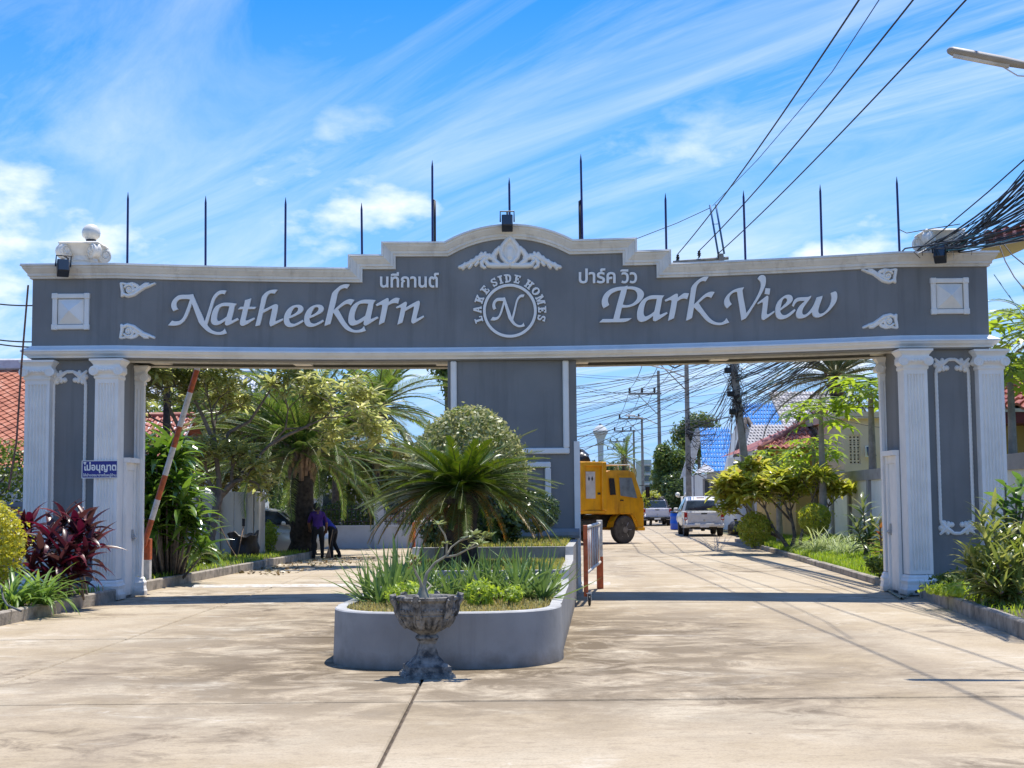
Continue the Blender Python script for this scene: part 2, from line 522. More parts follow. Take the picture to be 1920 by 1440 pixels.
def in_poly(pts, poly):
    x, y = pts[:, 0], pts[:, 1]; ins = np.zeros(len(pts), bool); j = len(poly) - 1
    for i in range(len(poly)):
        xi, yi = poly[i]; xj, yj = poly[j]
        c = ((yi > y) != (yj > y)) & (x < (xj - xi) * (y - yi) / (yj - yi + 1e-12) + xi)
        ins ^= c; j = i
    return ins
def rand_in(poly, n):
    p = np.array(poly); lo = p.min(0); hi = p.max(0)
    q = RNG.uniform(lo, hi, (int(n * 2.5) + 10, 2))
    return q[in_poly(q, poly)][:n]
# ---------------------------------------------------------------- the palette
m_grey = mat('grey_wall_paint', (0.225, 0.222, 0.214), rough=.75, var=.07, scale=1.3, bump=.12, bscale=55, dirt=(0.265, 0.262, 0.253), dscale=.8, dlo=.5, dhi=.8, streak=((0.125, 0.122, 0.115), .6, 3.2), splash=((.11, .095, .075), .22))
m_white = mat('white_wall_paint', (0.92, 0.88, 0.81), rough=.6, var=.04, scale=3, bump=.05, bscale=60, dirt=(0.78, 0.74, 0.66), dscale=2.2, dlo=.58, dhi=.85, streak=((0.66, 0.62, 0.55), .35, 2.2), splash=((.34, .30, .24), .16))
m_cream = mat('weathered_cornice_paint', (0.80, 0.75, 0.66), rough=.65, var=.08, scale=2.5, bump=.06, bscale=60, dirt=(0.55, 0.49, 0.40), dscale=2.4, dlo=.58, dhi=.85, streak=((0.34, 0.29, 0.23), .45, 6.0))
m_letter = mat('letter_paint', (0.92, 0.885, 0.82), rough=.45, var=.02, scale=5)
m_planter = mat('planter_paint', (0.30, 0.293, 0.28), rough=.7, var=.09, scale=2, bump=.1, bscale=45, dirt=(0.19, 0.19, 0.175), dscale=1.8, dlo=.52, dhi=.75, streak=((0.15, 0.145, 0.13), .55, 3.0), splash=((.12, .10, .075), .15))
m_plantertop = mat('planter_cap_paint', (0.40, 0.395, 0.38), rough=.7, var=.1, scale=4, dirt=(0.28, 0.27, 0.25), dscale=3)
m_blue = mat('dark_blue_paint', (0.012, 0.013, 0.10), rough=.4, var=.2, scale=4)
m_dark = mat('dark_metal', (0.016, 0.016, 0.018), rough=.45, var=.2)
m_black = mat('black_plastic', (0.012, 0.012, 0.013), rough=.5, var=.2)
m_cable = mat('cable_sheath', (0.010, 0.010, 0.012), rough=.6, var=.2)
m_steel = mat('grey_steel', (0.45, 0.46, 0.47), rough=.35, var=.1, metal=.8)
m_soil = mat('garden_soil', (0.085, 0.062, 0.043), rough=.95, var=.35, scale=9, bump=.6, bscale=25)
m_conc_pole = mat('pole_concrete', (0.27, 0.25, 0.225), rough=.85, var=.15, scale=5, dirt=(0.13, 0.12, 0.11), dscale=3)
m_bark = mat('grey_bark', (0.17, 0.14, 0.115), rough=.9, var=.3, scale=9, bump=.5, bscale=30)
m_palmbark = mat('palm_bark', (0.05, 0.04, 0.033), rough=.95, var=.45, scale=9, bump=.7, bscale=20)
m_orange = mat('worn_orange_paint', (0.46, 0.10, 0.028), rough=.55, var=.25, scale=12, dirt=(0.2, 0.10, 0.06), dscale=9, dlo=.56, dhi=.7)
m_wpole = mat('worn_white_paint', (0.68, 0.65, 0.6), rough=.55, var=.1, scale=12, dirt=(0.36, 0.26, 0.17), dscale=7, dlo=.56, dhi=.72)
m_glass = glassmat('dark_glass')
m_globe = mat('opal_globe', (0.78, 0.74, 0.64), rough=.25, var=.04)
# ================================================================ the gateway
GXL, GYL, GXR, GYR, SAG = -6.95, 25.2, 6.68, 24.7, 1.05
def yf(x):
    if x <= GXL: return GYL
    if x >= GXR: return GYR
    u = (x - GXL) / (GXR - GXL)
    return GYL + (GYR - GYL) * u + SAG * (1 - (2 * u - 1) ** 2)
TH = 1.6                                   # thickness of the gateway
EXL, EXR = -8.45, 8.24                     # its two ends
ZS, ZC, ZT = 4.20, 4.44, 5.88              # soffit, top of the lower moulding, top of the parapet
def W(px, py, out=0.0):
    Y = 25.3
    for _ in range(8):
        p = P(px, py, Y); Y = yf(p.x) - out
    return P(px, py, Y)
gate = thing('gateway', 'wide grey gateway with white columns, curved parapet and raised white lettering across the entrance drive', 'gateway', (0, 25.5, 0))
# ---- parapet outline (x, z)
S1, S2, AR = 2.91, 2.31, 1.17
XM = -0.04
def arcz(x):
    R_ = (AR ** 2 + .31 ** 2) / (2 * .31)
    return 6.36 + math.sqrt(max(0, R_ * R_ - x * x)) - (R_ - .31)
out = []
def run(xa, xb, z, n):
    for i in range(n + 1): out.append((xa + (xb - xa) * i / n, z))
run(EXL, GXL, ZT, 2); run(GXL, XM - S1, ZT, 9)
run(XM - S1, XM - S2, 6.125, 2)
run(XM - S2, XM - AR, 6.36, 3)
for i in range(1, 14): x = -AR + 2 * AR * i / 14; out.append((XM + x, arcz(x)))
run(XM + AR, XM + S2, 6.36, 3)
run(XM + S2, XM + S1, 6.125, 2)
run(XM + S1, GXR, ZT, 9); run(GXR, EXR, ZT, 2)
o2 = [out[0]]
for q in out[1:]:
    if abs(q[0] - o2[-1][0]) > 1e-6 or abs(q[1] - o2[-1][1]) > 1e-6: o2.append(q)
out = o2
# ---- wall skins
mb = MB()
def skin(mb, y_of, zlo, flip, drop):
    for (xa, za), (xb, zb) in zip(out[:-1], out[1:]):
        if xb - xa < 1e-6: continue
        q = [(xa, y_of(xa), zlo), (xb, y_of(xb), zlo), (xb, y_of(xb), zb - drop), (xa, y_of(xa), za - drop)]
        mb.quad(*(q if not flip else q[::-1]))
DR = 0.03
skin(mb, yf, ZS, False, DR); skin(mb, lambda x: yf(x) + TH, ZS, True, DR)
for (xa, za), (xb, zb) in zip(out[:-1], out[1:]):
    mb.quad((xa, yf(xa), za - DR), (xb, yf(xb), zb - DR), (xb, yf(xb) + TH, zb - DR), (xa, yf(xa) + TH, za - DR))
for x in (EXL, EXR):
    mb.quad((x, yf(x), ZS), (x, yf(x) + TH, ZS), (x, yf(x) + TH, ZT - DR), (x, yf(x), ZT - DR))
# soffit: lip, recess, rear lip, with cross beams
xs = sorted(set([q[0] for q in out]))
LIP = .30
for xa, xb in zip(xs[:-1], xs[1:]):
    def st(y0, y1, z0, z1): mb.quad((xa, yf(xa) + y0, z0), (xa, yf(xa) + y1, z1), (xb, yf(xb) + y1, z1), (xb, yf(xb) + y0, z0))
    st(0, LIP, ZS, ZS); st(LIP, LIP, ZS, ZS + .3); st(LIP, TH - LIP, ZS + .3, ZS + .3); st(TH - LIP, TH - LIP, ZS + .3, ZS); st(TH - LIP, TH, ZS, ZS)
obj('parapet_wall', mb, m_grey, gate)
for px in (300, 560, 830, 1090, 1352, 1640):
    x = Xat(px, 680, 26.3); mb = MB()
    mb.box(x - .16, x + .16, yf(x) + LIP + .003, yf(x) + TH - LIP - .003, ZS + .02, ZS + .297)
    obj('cross_beam', mb, m_cream, gate)
mb = MB()
for xa, xb in zip(xs[:-1], xs[1:]):
    if xa < GXL - .01 or xb > GXR + .01: continue
    for (y, d) in ((LIP - .0, .05), (TH - LIP - .05, .05)):
        a0, a1 = yf(xa) + y + .004, yf(xb) + y + .004
        z0, z1 = ZS - .03, ZS + .0
        mb.quad((xa, a0, z0), (xb, a1, z0), (xb, a1, z1), (xa, a0, z1)); mb.quad((xa, a0, z0), (xa, a0 + d, z0), (xb, a1 + d, z0), (xb, a1, z0)); mb.quad((xa, a0 + d, z1), (xb, a1 + d, z1), (xb, a1 + d, z0), (xa, a0 + d, z0))
obj('soffit_trim', mb, m_cream, gate)
# ---- mouldings
CORN = [(0, -.03), (0, .17), (.035, .18), (.05, .15), (.075, .145), (.12, .11), (.15, .09), (.16, .075), (.205, .07), (.215, .045), (.25, .04), (.25, -.03)]
def sweep_path(line):
    pth = []
    n_ = len(line)
    for i, (x, z) in enumerate(line):
        def nrm(a, b):
            d = Vector((b[0] - a[0], b[1] - a[1])); d.normalize(); return Vector((d.y, -d.x))
        n1 = nrm(line[i - 1], line[i]) if i > 0 else None
        n2 = nrm(line[i], line[i + 1]) if i < n_ - 1 else None
        if n1 is None: n = n2
        elif n2 is None: n = n1
        else: n = (n1 + n2) / (1 + n1.dot(n2))
        pth.append(((x, yf(x), z), (n.x, 0, n.y), (0, -1, 0)))
    # keep the wall curve under the mitres
    return pth
def with_returns(pth, z):
    L0, R0 = pth[0], pth[-1]
    pth[0] = (L0[0], L0[1], (-1, -1, 0)); pth[-1] = (R0[0], R0[1], (1, -1, 0))
    a = ((EXL, yf(EXL) + TH, z), L0[1], (-1, 0, 0)); b = ((EXR, yf(EXR) + TH, z), R0[1], (1, 0, 0))
    return [a] + pth + [b]
mb = MB(); mb.sweep(with_returns(sweep_path(out), ZT), CORN)
obj('cornice', mb, m_cream, gate)
LOW = [(0, -.02), (0, .015), (.02, .03), (.085, .15), (.11, .155), (.12, .135), (.15, .12), (.19, .06), (.215, .05), (.215, -.02)]
low = [(x, ZC) for x in xs]
mb = MB(); mb.sweep(with_returns(sweep_path(low), ZC), LOW)
obj('lower_moulding', mb, m_white, gate)
# ---- piers with plinths
PL = [(0, 0), (0, .09), (.03, .10), (.10, .085), (.15, .045), (.19, .04), (.22, .02), (.22, 0)]
def plinth(mb, x0, x1, y0, y1, h=.26):
    prof = [(0, 0), (0, .1), (.06, .105), (.12, .09), (.17, .05), (.21, .045), (.26, 0.0)]
    if x0 < 0: pth = [((x0, y1, 0), (0, 0, 1), (-1, 0, 0)), ((x0, y0, 0), (0, 0, 1), (-1, -1, 0)), ((x1 - .05, y0, 0), (0, 0, 1), (0, -1, 0))]
    else: pth = [((x0 + .05, y0, 0), (0, 0, 1), (0, -1, 0)), ((x1, y0, 0), (0, 0, 1), (1, -1, 0)), ((x1, y1, 0), (0, 0, 1), (1, 0, 0))]
    mb.sweep(pth, prof, 0, cap=False)
PIERS = [(EXL + .02, GXL + .1, GYL + .12), (GXR - .02, EXR - .02, GYR + .12)]
for (x0, x1, y0) in PIERS:
    mb = MB(); mb.box(x0, x1, y0, y0 + 1.12, -.05, ZS - .003); obj('pier', mb, m_grey, gate)
    mb = MB(); plinth(mb, x0, x1, y0, y0 + 1.12); obj('pier_plinth', mb, m_planter, gate)
# ---- fluted pilasters
def pilaster(xc, w, yfr, yback, z0=.02, z1=4.19, fl=6, side=0):
    """yfr front face, yback where it dies into the pier"""
    mb = MB()
    zb, zt = z0 + .34, z1 - .36
    x0, x1 = xc - w / 2, xc + w / 2
    # flutes cut in the front face
    m = .045; fw = (w - 2 * m) / fl
    plan = [(x0, yback), (x0, yfr)]
    for i in range(fl):
        a = x0 + m + i * fw + fw * .14; b = a + fw * .72
        plan += [(a, yfr)] + [(a + (b - a) * (.5 - .5 * math.cos(PI * t)), yfr + .028 * math.sin(PI * t)) for t in (.2, .4, .6, .8)] + [(b, yfr)]
    plan += [(x1, yfr), (x1, yback)]
    for k in range(len(plan) - 1):
        (ax, ay), (bx, by) = plan[k], plan[k + 1]
        mb.quad((ax, ay, zb + .06), (bx, by, zb + .06), (bx, by, zt - .08), (ax, ay, zt - .08))
    mb.box(x0, x1, yfr, yback, zb, zb + .06); mb.box(x0, x1, yfr, yback, zt - .08, zt)
    sh = obj('column_shaft', mb, m_white, gate)
    mb = MB()
    pth = [((x0, yback, z0), (0, 0, 1), (-1, 0, 0)), ((x0, yfr, z0), (0, 0, 1), (-1, -1, 0)), ((x1, yfr, z0), (0, 0, 1), (1, -1, 0)), ((x1, yback, z0), (0, 0, 1), (1, 0, 0))]
    mb.sweep(pth, [(0, -.02), (0, .07), (.08, .075), (.11, .06), (.17, .05), (.23, .06), (.27, .035), (.30, .03), (.33, .003), (.33, -.02)])
    obj('column_base', mb, m_white, sh)
    mb = MB()
    zc = zt
    pth = [((x0, yback, zc), (0, 0, 1), (-1, 0, 0)), ((x0, yfr, zc), (0, 0, 1), (-1, -1, 0)), ((x1, yfr, zc), (0, 0, 1), (1, -1, 0)), ((x1, yback, zc), (0, 0, 1), (1, 0, 0))]
    mb.sweep(pth, [(0, -.02), (0, .012), (.02, .02), (.05, .02), (.06, .008), (.085, .015), (.115, .045), (.20, .045), (.225, .03), (.25, .035), (.30, .075), (.31, .09), (.345, .09), (.345, -.02)])
    for sx in (-1, 1):
        cx = xc + sx * (w / 2 + .012)
        mb.lathe([(.004, -.075), (.084, -.075), (.084, -.045), (.066, -.04), (.066, .02), (.05, .1), (.066, .2)], (cx, yfr, zc + .135), 18, 0, True, 'y')
        # the scroll line
        sp = []
        for k in range(26):
            t = k / 25; an = sx * (-.6 - t * 4.2 * PI) + (0 if sx > 0 else PI); rr = .074 * (1 - t * .8)
            sp.append((cx + rr * math.cos(an), yfr - .078, zc + .135 + rr * math.sin(an)))
        mb.tube(sp, [.011 * (1 - .5 * k / 25) for k in range(26)], 6)
    for k in range(5):
        mb.lathe([(.002, 0), (.022, .006), (.03, .02), (.022, .05)][::-1], (xc + (k - 2) * .055, yfr - .075, zc + .15), 8, 0, True, 'y')
    obj('column_capital', mb, m_white, sh)
    return sh
CW = .43
pilaster(Xat(65, 800, 25.0), CW, GYL - .10, GYL + .13)
pilaster(-7.04, .40, GYL - .28, GYL + .13)
pilaster(6.87, .40, GYR - .28, GYR + .13)
pilaster(Xat(1862, 800, 24.6), CW, GYR - .10, GYR + .13)
# rear pilasters of the reveals
pilaster(-6.82, .27, GYL + .86, GYL + 1.0, fl=3, z1=4.17)
pilaster(6.70, .27, GYR + .90, GYR + 1.04, fl=3, z1=4.17)
# ---- doors in the reveals
for sx, x, y0 in ((1, GXL + .1, GYL), (-1, GXR - .02, GYR)):
    ya, yb = y0 + .135, y0 + .855
    fr = MB()
    def sl_(y_0, y_1, z0, z1, d0, d1):
        xa, xb = sorted((x + sx * d0, x + sx * d1)); fr.box(xa, xb, y_0, y_1, z0, z1)
    sl_(ya, ya + .09, 0, 2.38, -.01, .06); sl_(yb - .09, yb, 0, 2.38, -.01, .06); sl_(ya, yb, 2.383, 2.47, -.01, .12); sl_(ya + .093, yb - .093, 2.25, 2.38, -.01, .045)
    obj('door_frame', fr, m_white, gate)
    fr = MB(); sl_(ya + .093, yb - .093, .05, 2.247, -.01, .022); sl_(ya + .16, yb - .2, 1.2, 2.1, .022, .032); sl_(ya + .16, yb - .2, .25, 1.05, .022, .032)
    d = obj('door', fr, m_white, gate)
    fr = MB(); sl_(yb - .17, yb - .14, 1.0, 1.2, .022, .05)
    xh = x + sx * .075
    fr.lathe([(.012, -.03), (.03, -.015), (.03, .02), (.012, .03)], (xh, yb - .155, 1.06), 10, 0, True, 'x')
    obj('door_handle', fr, m_steel, d)
# ---- rope frame on each pier front
def rope(mb, a, b, r=.028):
    a = Vector(a); b = Vector(b); n = max(2, int((b - a).length / .04)); 
    mb.tube([a.lerp(b, i / n) for i in range(n + 1)], [r * (1 + .10 * (i % 2)) for i in range(n + 1)], 6)
def relief(name, strokes, px0, px1, py0, py1, step, wallf, m, parent, hmax=.05, flip=False):
    """strokes: list of (polyline [(x,y,r)], height) in pixel units; raised rounded plaster on the wall"""
    nx = int((px1 - px0) / step) + 1; ny = int((py1 - py0) / step) + 1
    X, Y = np.meshgrid(px0 + np.arange(nx) * step, py0 + np.arange(ny) * step)
    H = np.full(X.shape, -1.0)
    for pl, hs in strokes:
        pl = np.array(pl, float)
        if len(pl) == 1: pl = np.vstack([pl, pl + [[.01, 0, 0]]])
        for (ax, ay, ar), (bx, by, br) in zip(pl[:-1], pl[1:]):
            dx, dy = bx - ax, by - ay; L2 = dx * dx + dy * dy + 1e-9
            t = np.clip(((X - ax) * dx + (Y - ay) * dy) / L2, 0, 1)
            D = np.hypot(X - ax - t * dx, Y - ay - t * dy); r = ar + (br - ar) * t
            q = 1 - (D / r) ** 2
            hh = np.where(q > 0, np.sqrt(np.maximum(q, 0)) * hs, -1)
            H = np.maximum(H, hh)
    idx = -np.ones(X.shape, int); mb = MB(); V = []
    keep = (H > 0)
    cell = keep[:-1, :-1] | keep[1:, :-1] | keep[:-1, 1:] | keep[1:, 1:]
    for j in range(ny - 1):
        for i in range(nx - 1):
            if not cell[j, i]: continue
            f = []
            for (jj, ii) in ((j, i), (j + 1, i), (j + 1, i + 1), (j, i + 1)):
                if idx[jj, ii] < 0:
                    idx[jj, ii] = len(V); p = wallf(X[jj, ii], Y[jj, ii])
                    V.append((p.x, p.y + .012 - max(0, H[jj, ii] + .012 if H[jj, ii] > 0 else 0) * 1.0, p.z))
                f.append(idx[jj, ii])
            mb.f.append(tuple(f)); mb.m.append(0); mb.smooth.append(True)
    mb.v = V
    return obj(name, mb, m, parent)
def spiral(cx, cy, r0, r1, a0, turns, n=22, w0=2.2, w1=1.2):
    return [(cx + (r0 + (r1 - r0) * t) * math.cos(a0 + turns * 2 * PI * t), cy + (r0 + (r1 - r0) * t) * math.sin(a0 + turns * 2 * PI * t), w0 + (w1 - w0) * t) for t in [i / (n - 1) for i in range(n)]]
def frame(xa, xb, za, zb, y, lbl):
    c = .22
    for x in (xa, xb):
        mb = MB(); rope(mb, (x, y - .012, za + c), (x, y - .012, zb - c)); obj('frame_bar', mb, m_white, gate)
    for z in (za, zb):
        mb = MB(); rope(mb, (xa + c, y - .012, z), (xb - c, y - .012, z), .03); obj('frame_bar', mb, m_white, gate)
    for x, sx in ((xa, 1), (xb, -1)):
        for z, sz in ((za, 1), (zb, -1)):
            mb = MB()
            rnd = random.Random(5)
            for k in range(9):
                u, v = rnd.uniform(.0, .20), rnd.uniform(.0, .20)
                if u + v > .36: continue
                r = rnd.uniform(.03, .055)
                mb.lathe([(.003, -.05), (r * .6, -.042), (r * .9, -.02), (r, .02)], (x + sx * u, y, z + sz * v), 8, 0, True, 'y')
            mb.tube([(x, y - .01, z + sz * c), (x + sx * .04, y - .02, z + sz * .13), (x + sx * .13, y - .02, z + sz * .06), (x + sx * c, y - .01, z)], [.03, .045, .045, .03], 6)
            mb.tube([(x - sx * .02, y - .015, z - sz * .02), (x + sx * .08, y - .02, z + sz * .09), (x + sx * .18, y - .015, z + sz * .17)], [.02, .05, .015], 6)
            obj('frame_corner', mb, m_white, gate)
frame(Xat(100, 760, 25.3), Xat(160, 760, 25.3), .95, Zat(130, 697, 25.3), GYL + .12, 'l')
frame(Xat(1757, 760, 24.8), Xat(1818, 760, 24.8), Zat(1790, 1000, 24.8), Zat(1783, 674, 24.8), GYR + .12, 'r')
# ---- centre pier
CY = 25.95
mb = MB(); mb.box(-1.17, 1.17, CY + .14, CY + 1.55, -.05, ZS - .003); obj('pier', mb, m_grey, gate)
mb = MB(); mb.box(1.11, 1.215, CY + .10, CY + .26, -.02, 2.72); mb.box(1.09, 1.24, CY + .08, CY + .28, -.03, .12); obj('corner_post', mb, m_white, gate)
mb = MB()
pth = [((-1.19, CY + .14, .98), (0, 0, 1), (0, -1, 0)), ((1.19, CY + .14, .98), (0, 0, 1), (0, -1, 0))]
mb.sweep(pth, [(0, -.01), (0, .16), (.05, .18), (.11, .17), (.15, .1), (.17, .05), (.17, -.01)]); obj('pier_ledge', mb, m_planter, gate)
mb = MB()
xa, xb, za = Xat(851, 760, 26.1), Xat(1061, 760, 26.1), Zat(1000, 846, 26.1)
def bar(mb, x0, x1, z0, z1): mb.box(x0, x1, CY + .075, CY + .145, z0, z1, 0, .018)
h = .055
mbs = []
for (x0, x1, z0, z1) in ((xa - h, xa + h, za + h, ZS - .006), (xb - h, xb + h, za + h + .001, ZS - .006), (xa - h, xb + h, za - h, za + h)):
    mb = MB(); bar(mb, x0, x1, z0, z1); obj('panel_trim', mb, m_white, gate)
x2 = Xat(1027, 870, 26.1); x3 = Xat(885, 870, 26.1); za2 = Zat(1000, 872, 26.1)
for (x0, x1, z0, z1) in ((x2 - h, x2 + h, 1.35, za2 - h), (x3 - h, x3 + h, 1.35, za2 - h), (x3 - h, x2 + h, za2 - h + .001, za2 + h)):
    mb = MB(); bar(mb, x0, x1, z0, z1); obj('panel_trim', mb, m_white, gate)
# ---- outlines traced for the cut-out script letters
def smooth_outline(pts, sub=4):
    """pts: (x, y) with a third item 'c' where the outline has a corner"""
    n = len(pts); P2 = [Vector((p[0], p[1])) for p in pts]; C = [len(p) > 2 for p in pts]; res = []
    for i in range(n):
        p1, p2 = P2[i], P2[(i + 1) % n]
        p0 = p1 + (p1 - p2) * .33 if C[i] else P2[i - 1]
        p3 = p2 + (p2 - p1) * .33 if C[(i + 1) % n] else P2[(i + 2) % n]
        for k in range(sub):
            t = k / sub
            # centripetal-ish Catmull-Rom
            m1 = (p2 - p0) * .5; m2 = (p3 - p1) * .5
            l = (p2 - p1).length
            if m1.length > l: m1 *= l / m1.length
            if m2.length > l: m2 *= l / m2.length
            h00 = 2 * t ** 3 - 3 * t ** 2 + 1; h10 = t ** 3 - 2 * t ** 2 + t; h01 = -2 * t ** 3 + 3 * t ** 2; h11 = t ** 3 - t ** 2
            res.append(p1 * h00 + m1 * h10 + p2 * h01 + m2 * h11)
    return res
def area(q): return sum(q[i - 1].x * q[i].y - q[i].x * q[i - 1].y for i in range(len(q))) / 2
def cutout(name, loops, wallf, depth, m, parent, gap=.012):
    """flat letter of real thickness standing off the wall on hidden pins; loops in picture pixels (first outer, then holes)"""
    lp = [[Vector((p.x, p.y, 0)) for p in l] for l in loops]
    tri = geometry.tessellate_polygon(lp)
    flat = [p for l in lp for p in l]
    fr = []; bk = []
    for p in flat:
        q = wallf(p.x, p.y)
        fr.append((q.x, q.y - depth - gap, q.z)); bk.append((q.x, q.y - gap, q.z))
    n = len(flat); mb = MB()
    Fc = [tuple(t) for t in tri] + [tuple(n + k for k in t[::-1]) for t in tri]
    o = 0
    for l in lp:
        k = len(l)
        for i in range(k): Fc.append((o + i, o + (i + 1) % k, n + o + (i + 1) % k, n + o + i))
        o += k
    mb.add(fr + bk, Fc)
    return obj(name, mb, m, parent)
c = 'c'
K1 = .08854
def pts(s):
    r = []
    for tok in s.split():
        cc = tok.endswith('c'); a, b = tok.rstrip('c').split(',')
        r.append((float(a), float(b), 'c') if cc else (float(a), float(b)))
    return r
LET_N = '600,308c 620,360 660,455 700,550 770,700 840,860 850,888c 870,820 900,730 940,600 985,455 1010,390 1050,325 1100,275 1160,238 1220,228 1308,232c 1285,275 1265,312c 1220,302 1160,315 1110,355 1070,410 1040,480 1015,570 985,680 950,800 920,890 905,940 903,958 930,1000 985,1055 1050,1090 1110,1107 1170,1108 1220,1090 1255,1060 1272,1035c 1290,1080 1315,1135c 1250,1155 1160,1168 1060,1160 970,1130 890,1085 820,1020 770,965 725,905 700,840 660,735 620,625 585,530 573,507c 560,560 530,650 495,740 450,825 400,890 340,940 270,965 190,975 75,968c 115,920 160,868c 200,880 260,883 320,870 365,835 400,785 430,720 470,615 505,520 538,422c 480,412 400,410 330,418 280,445 252,490 248,540 262,590 288,628c 240,645 188,668c 160,625 142,565 148,500 175,440 220,390 280,345 350,325 430,322 520,320'
E_O = '820,825c 830,870 850,910 890,930 940,935 1000,910 1060,880 1112,850c 1130,885c 1060,930 980,970 900,998 830,1003 770,985 730,940 712,880 715,800 735,730 780,650 840,590 910,552 980,535 1050,537 1100,560 1128,610 1115,660 1080,700 1010,740 920,785'
E_H = '850,762c 870,710 895,650 930,600 965,587 1000,592 1015,620 1005,660 970,700 910,740'
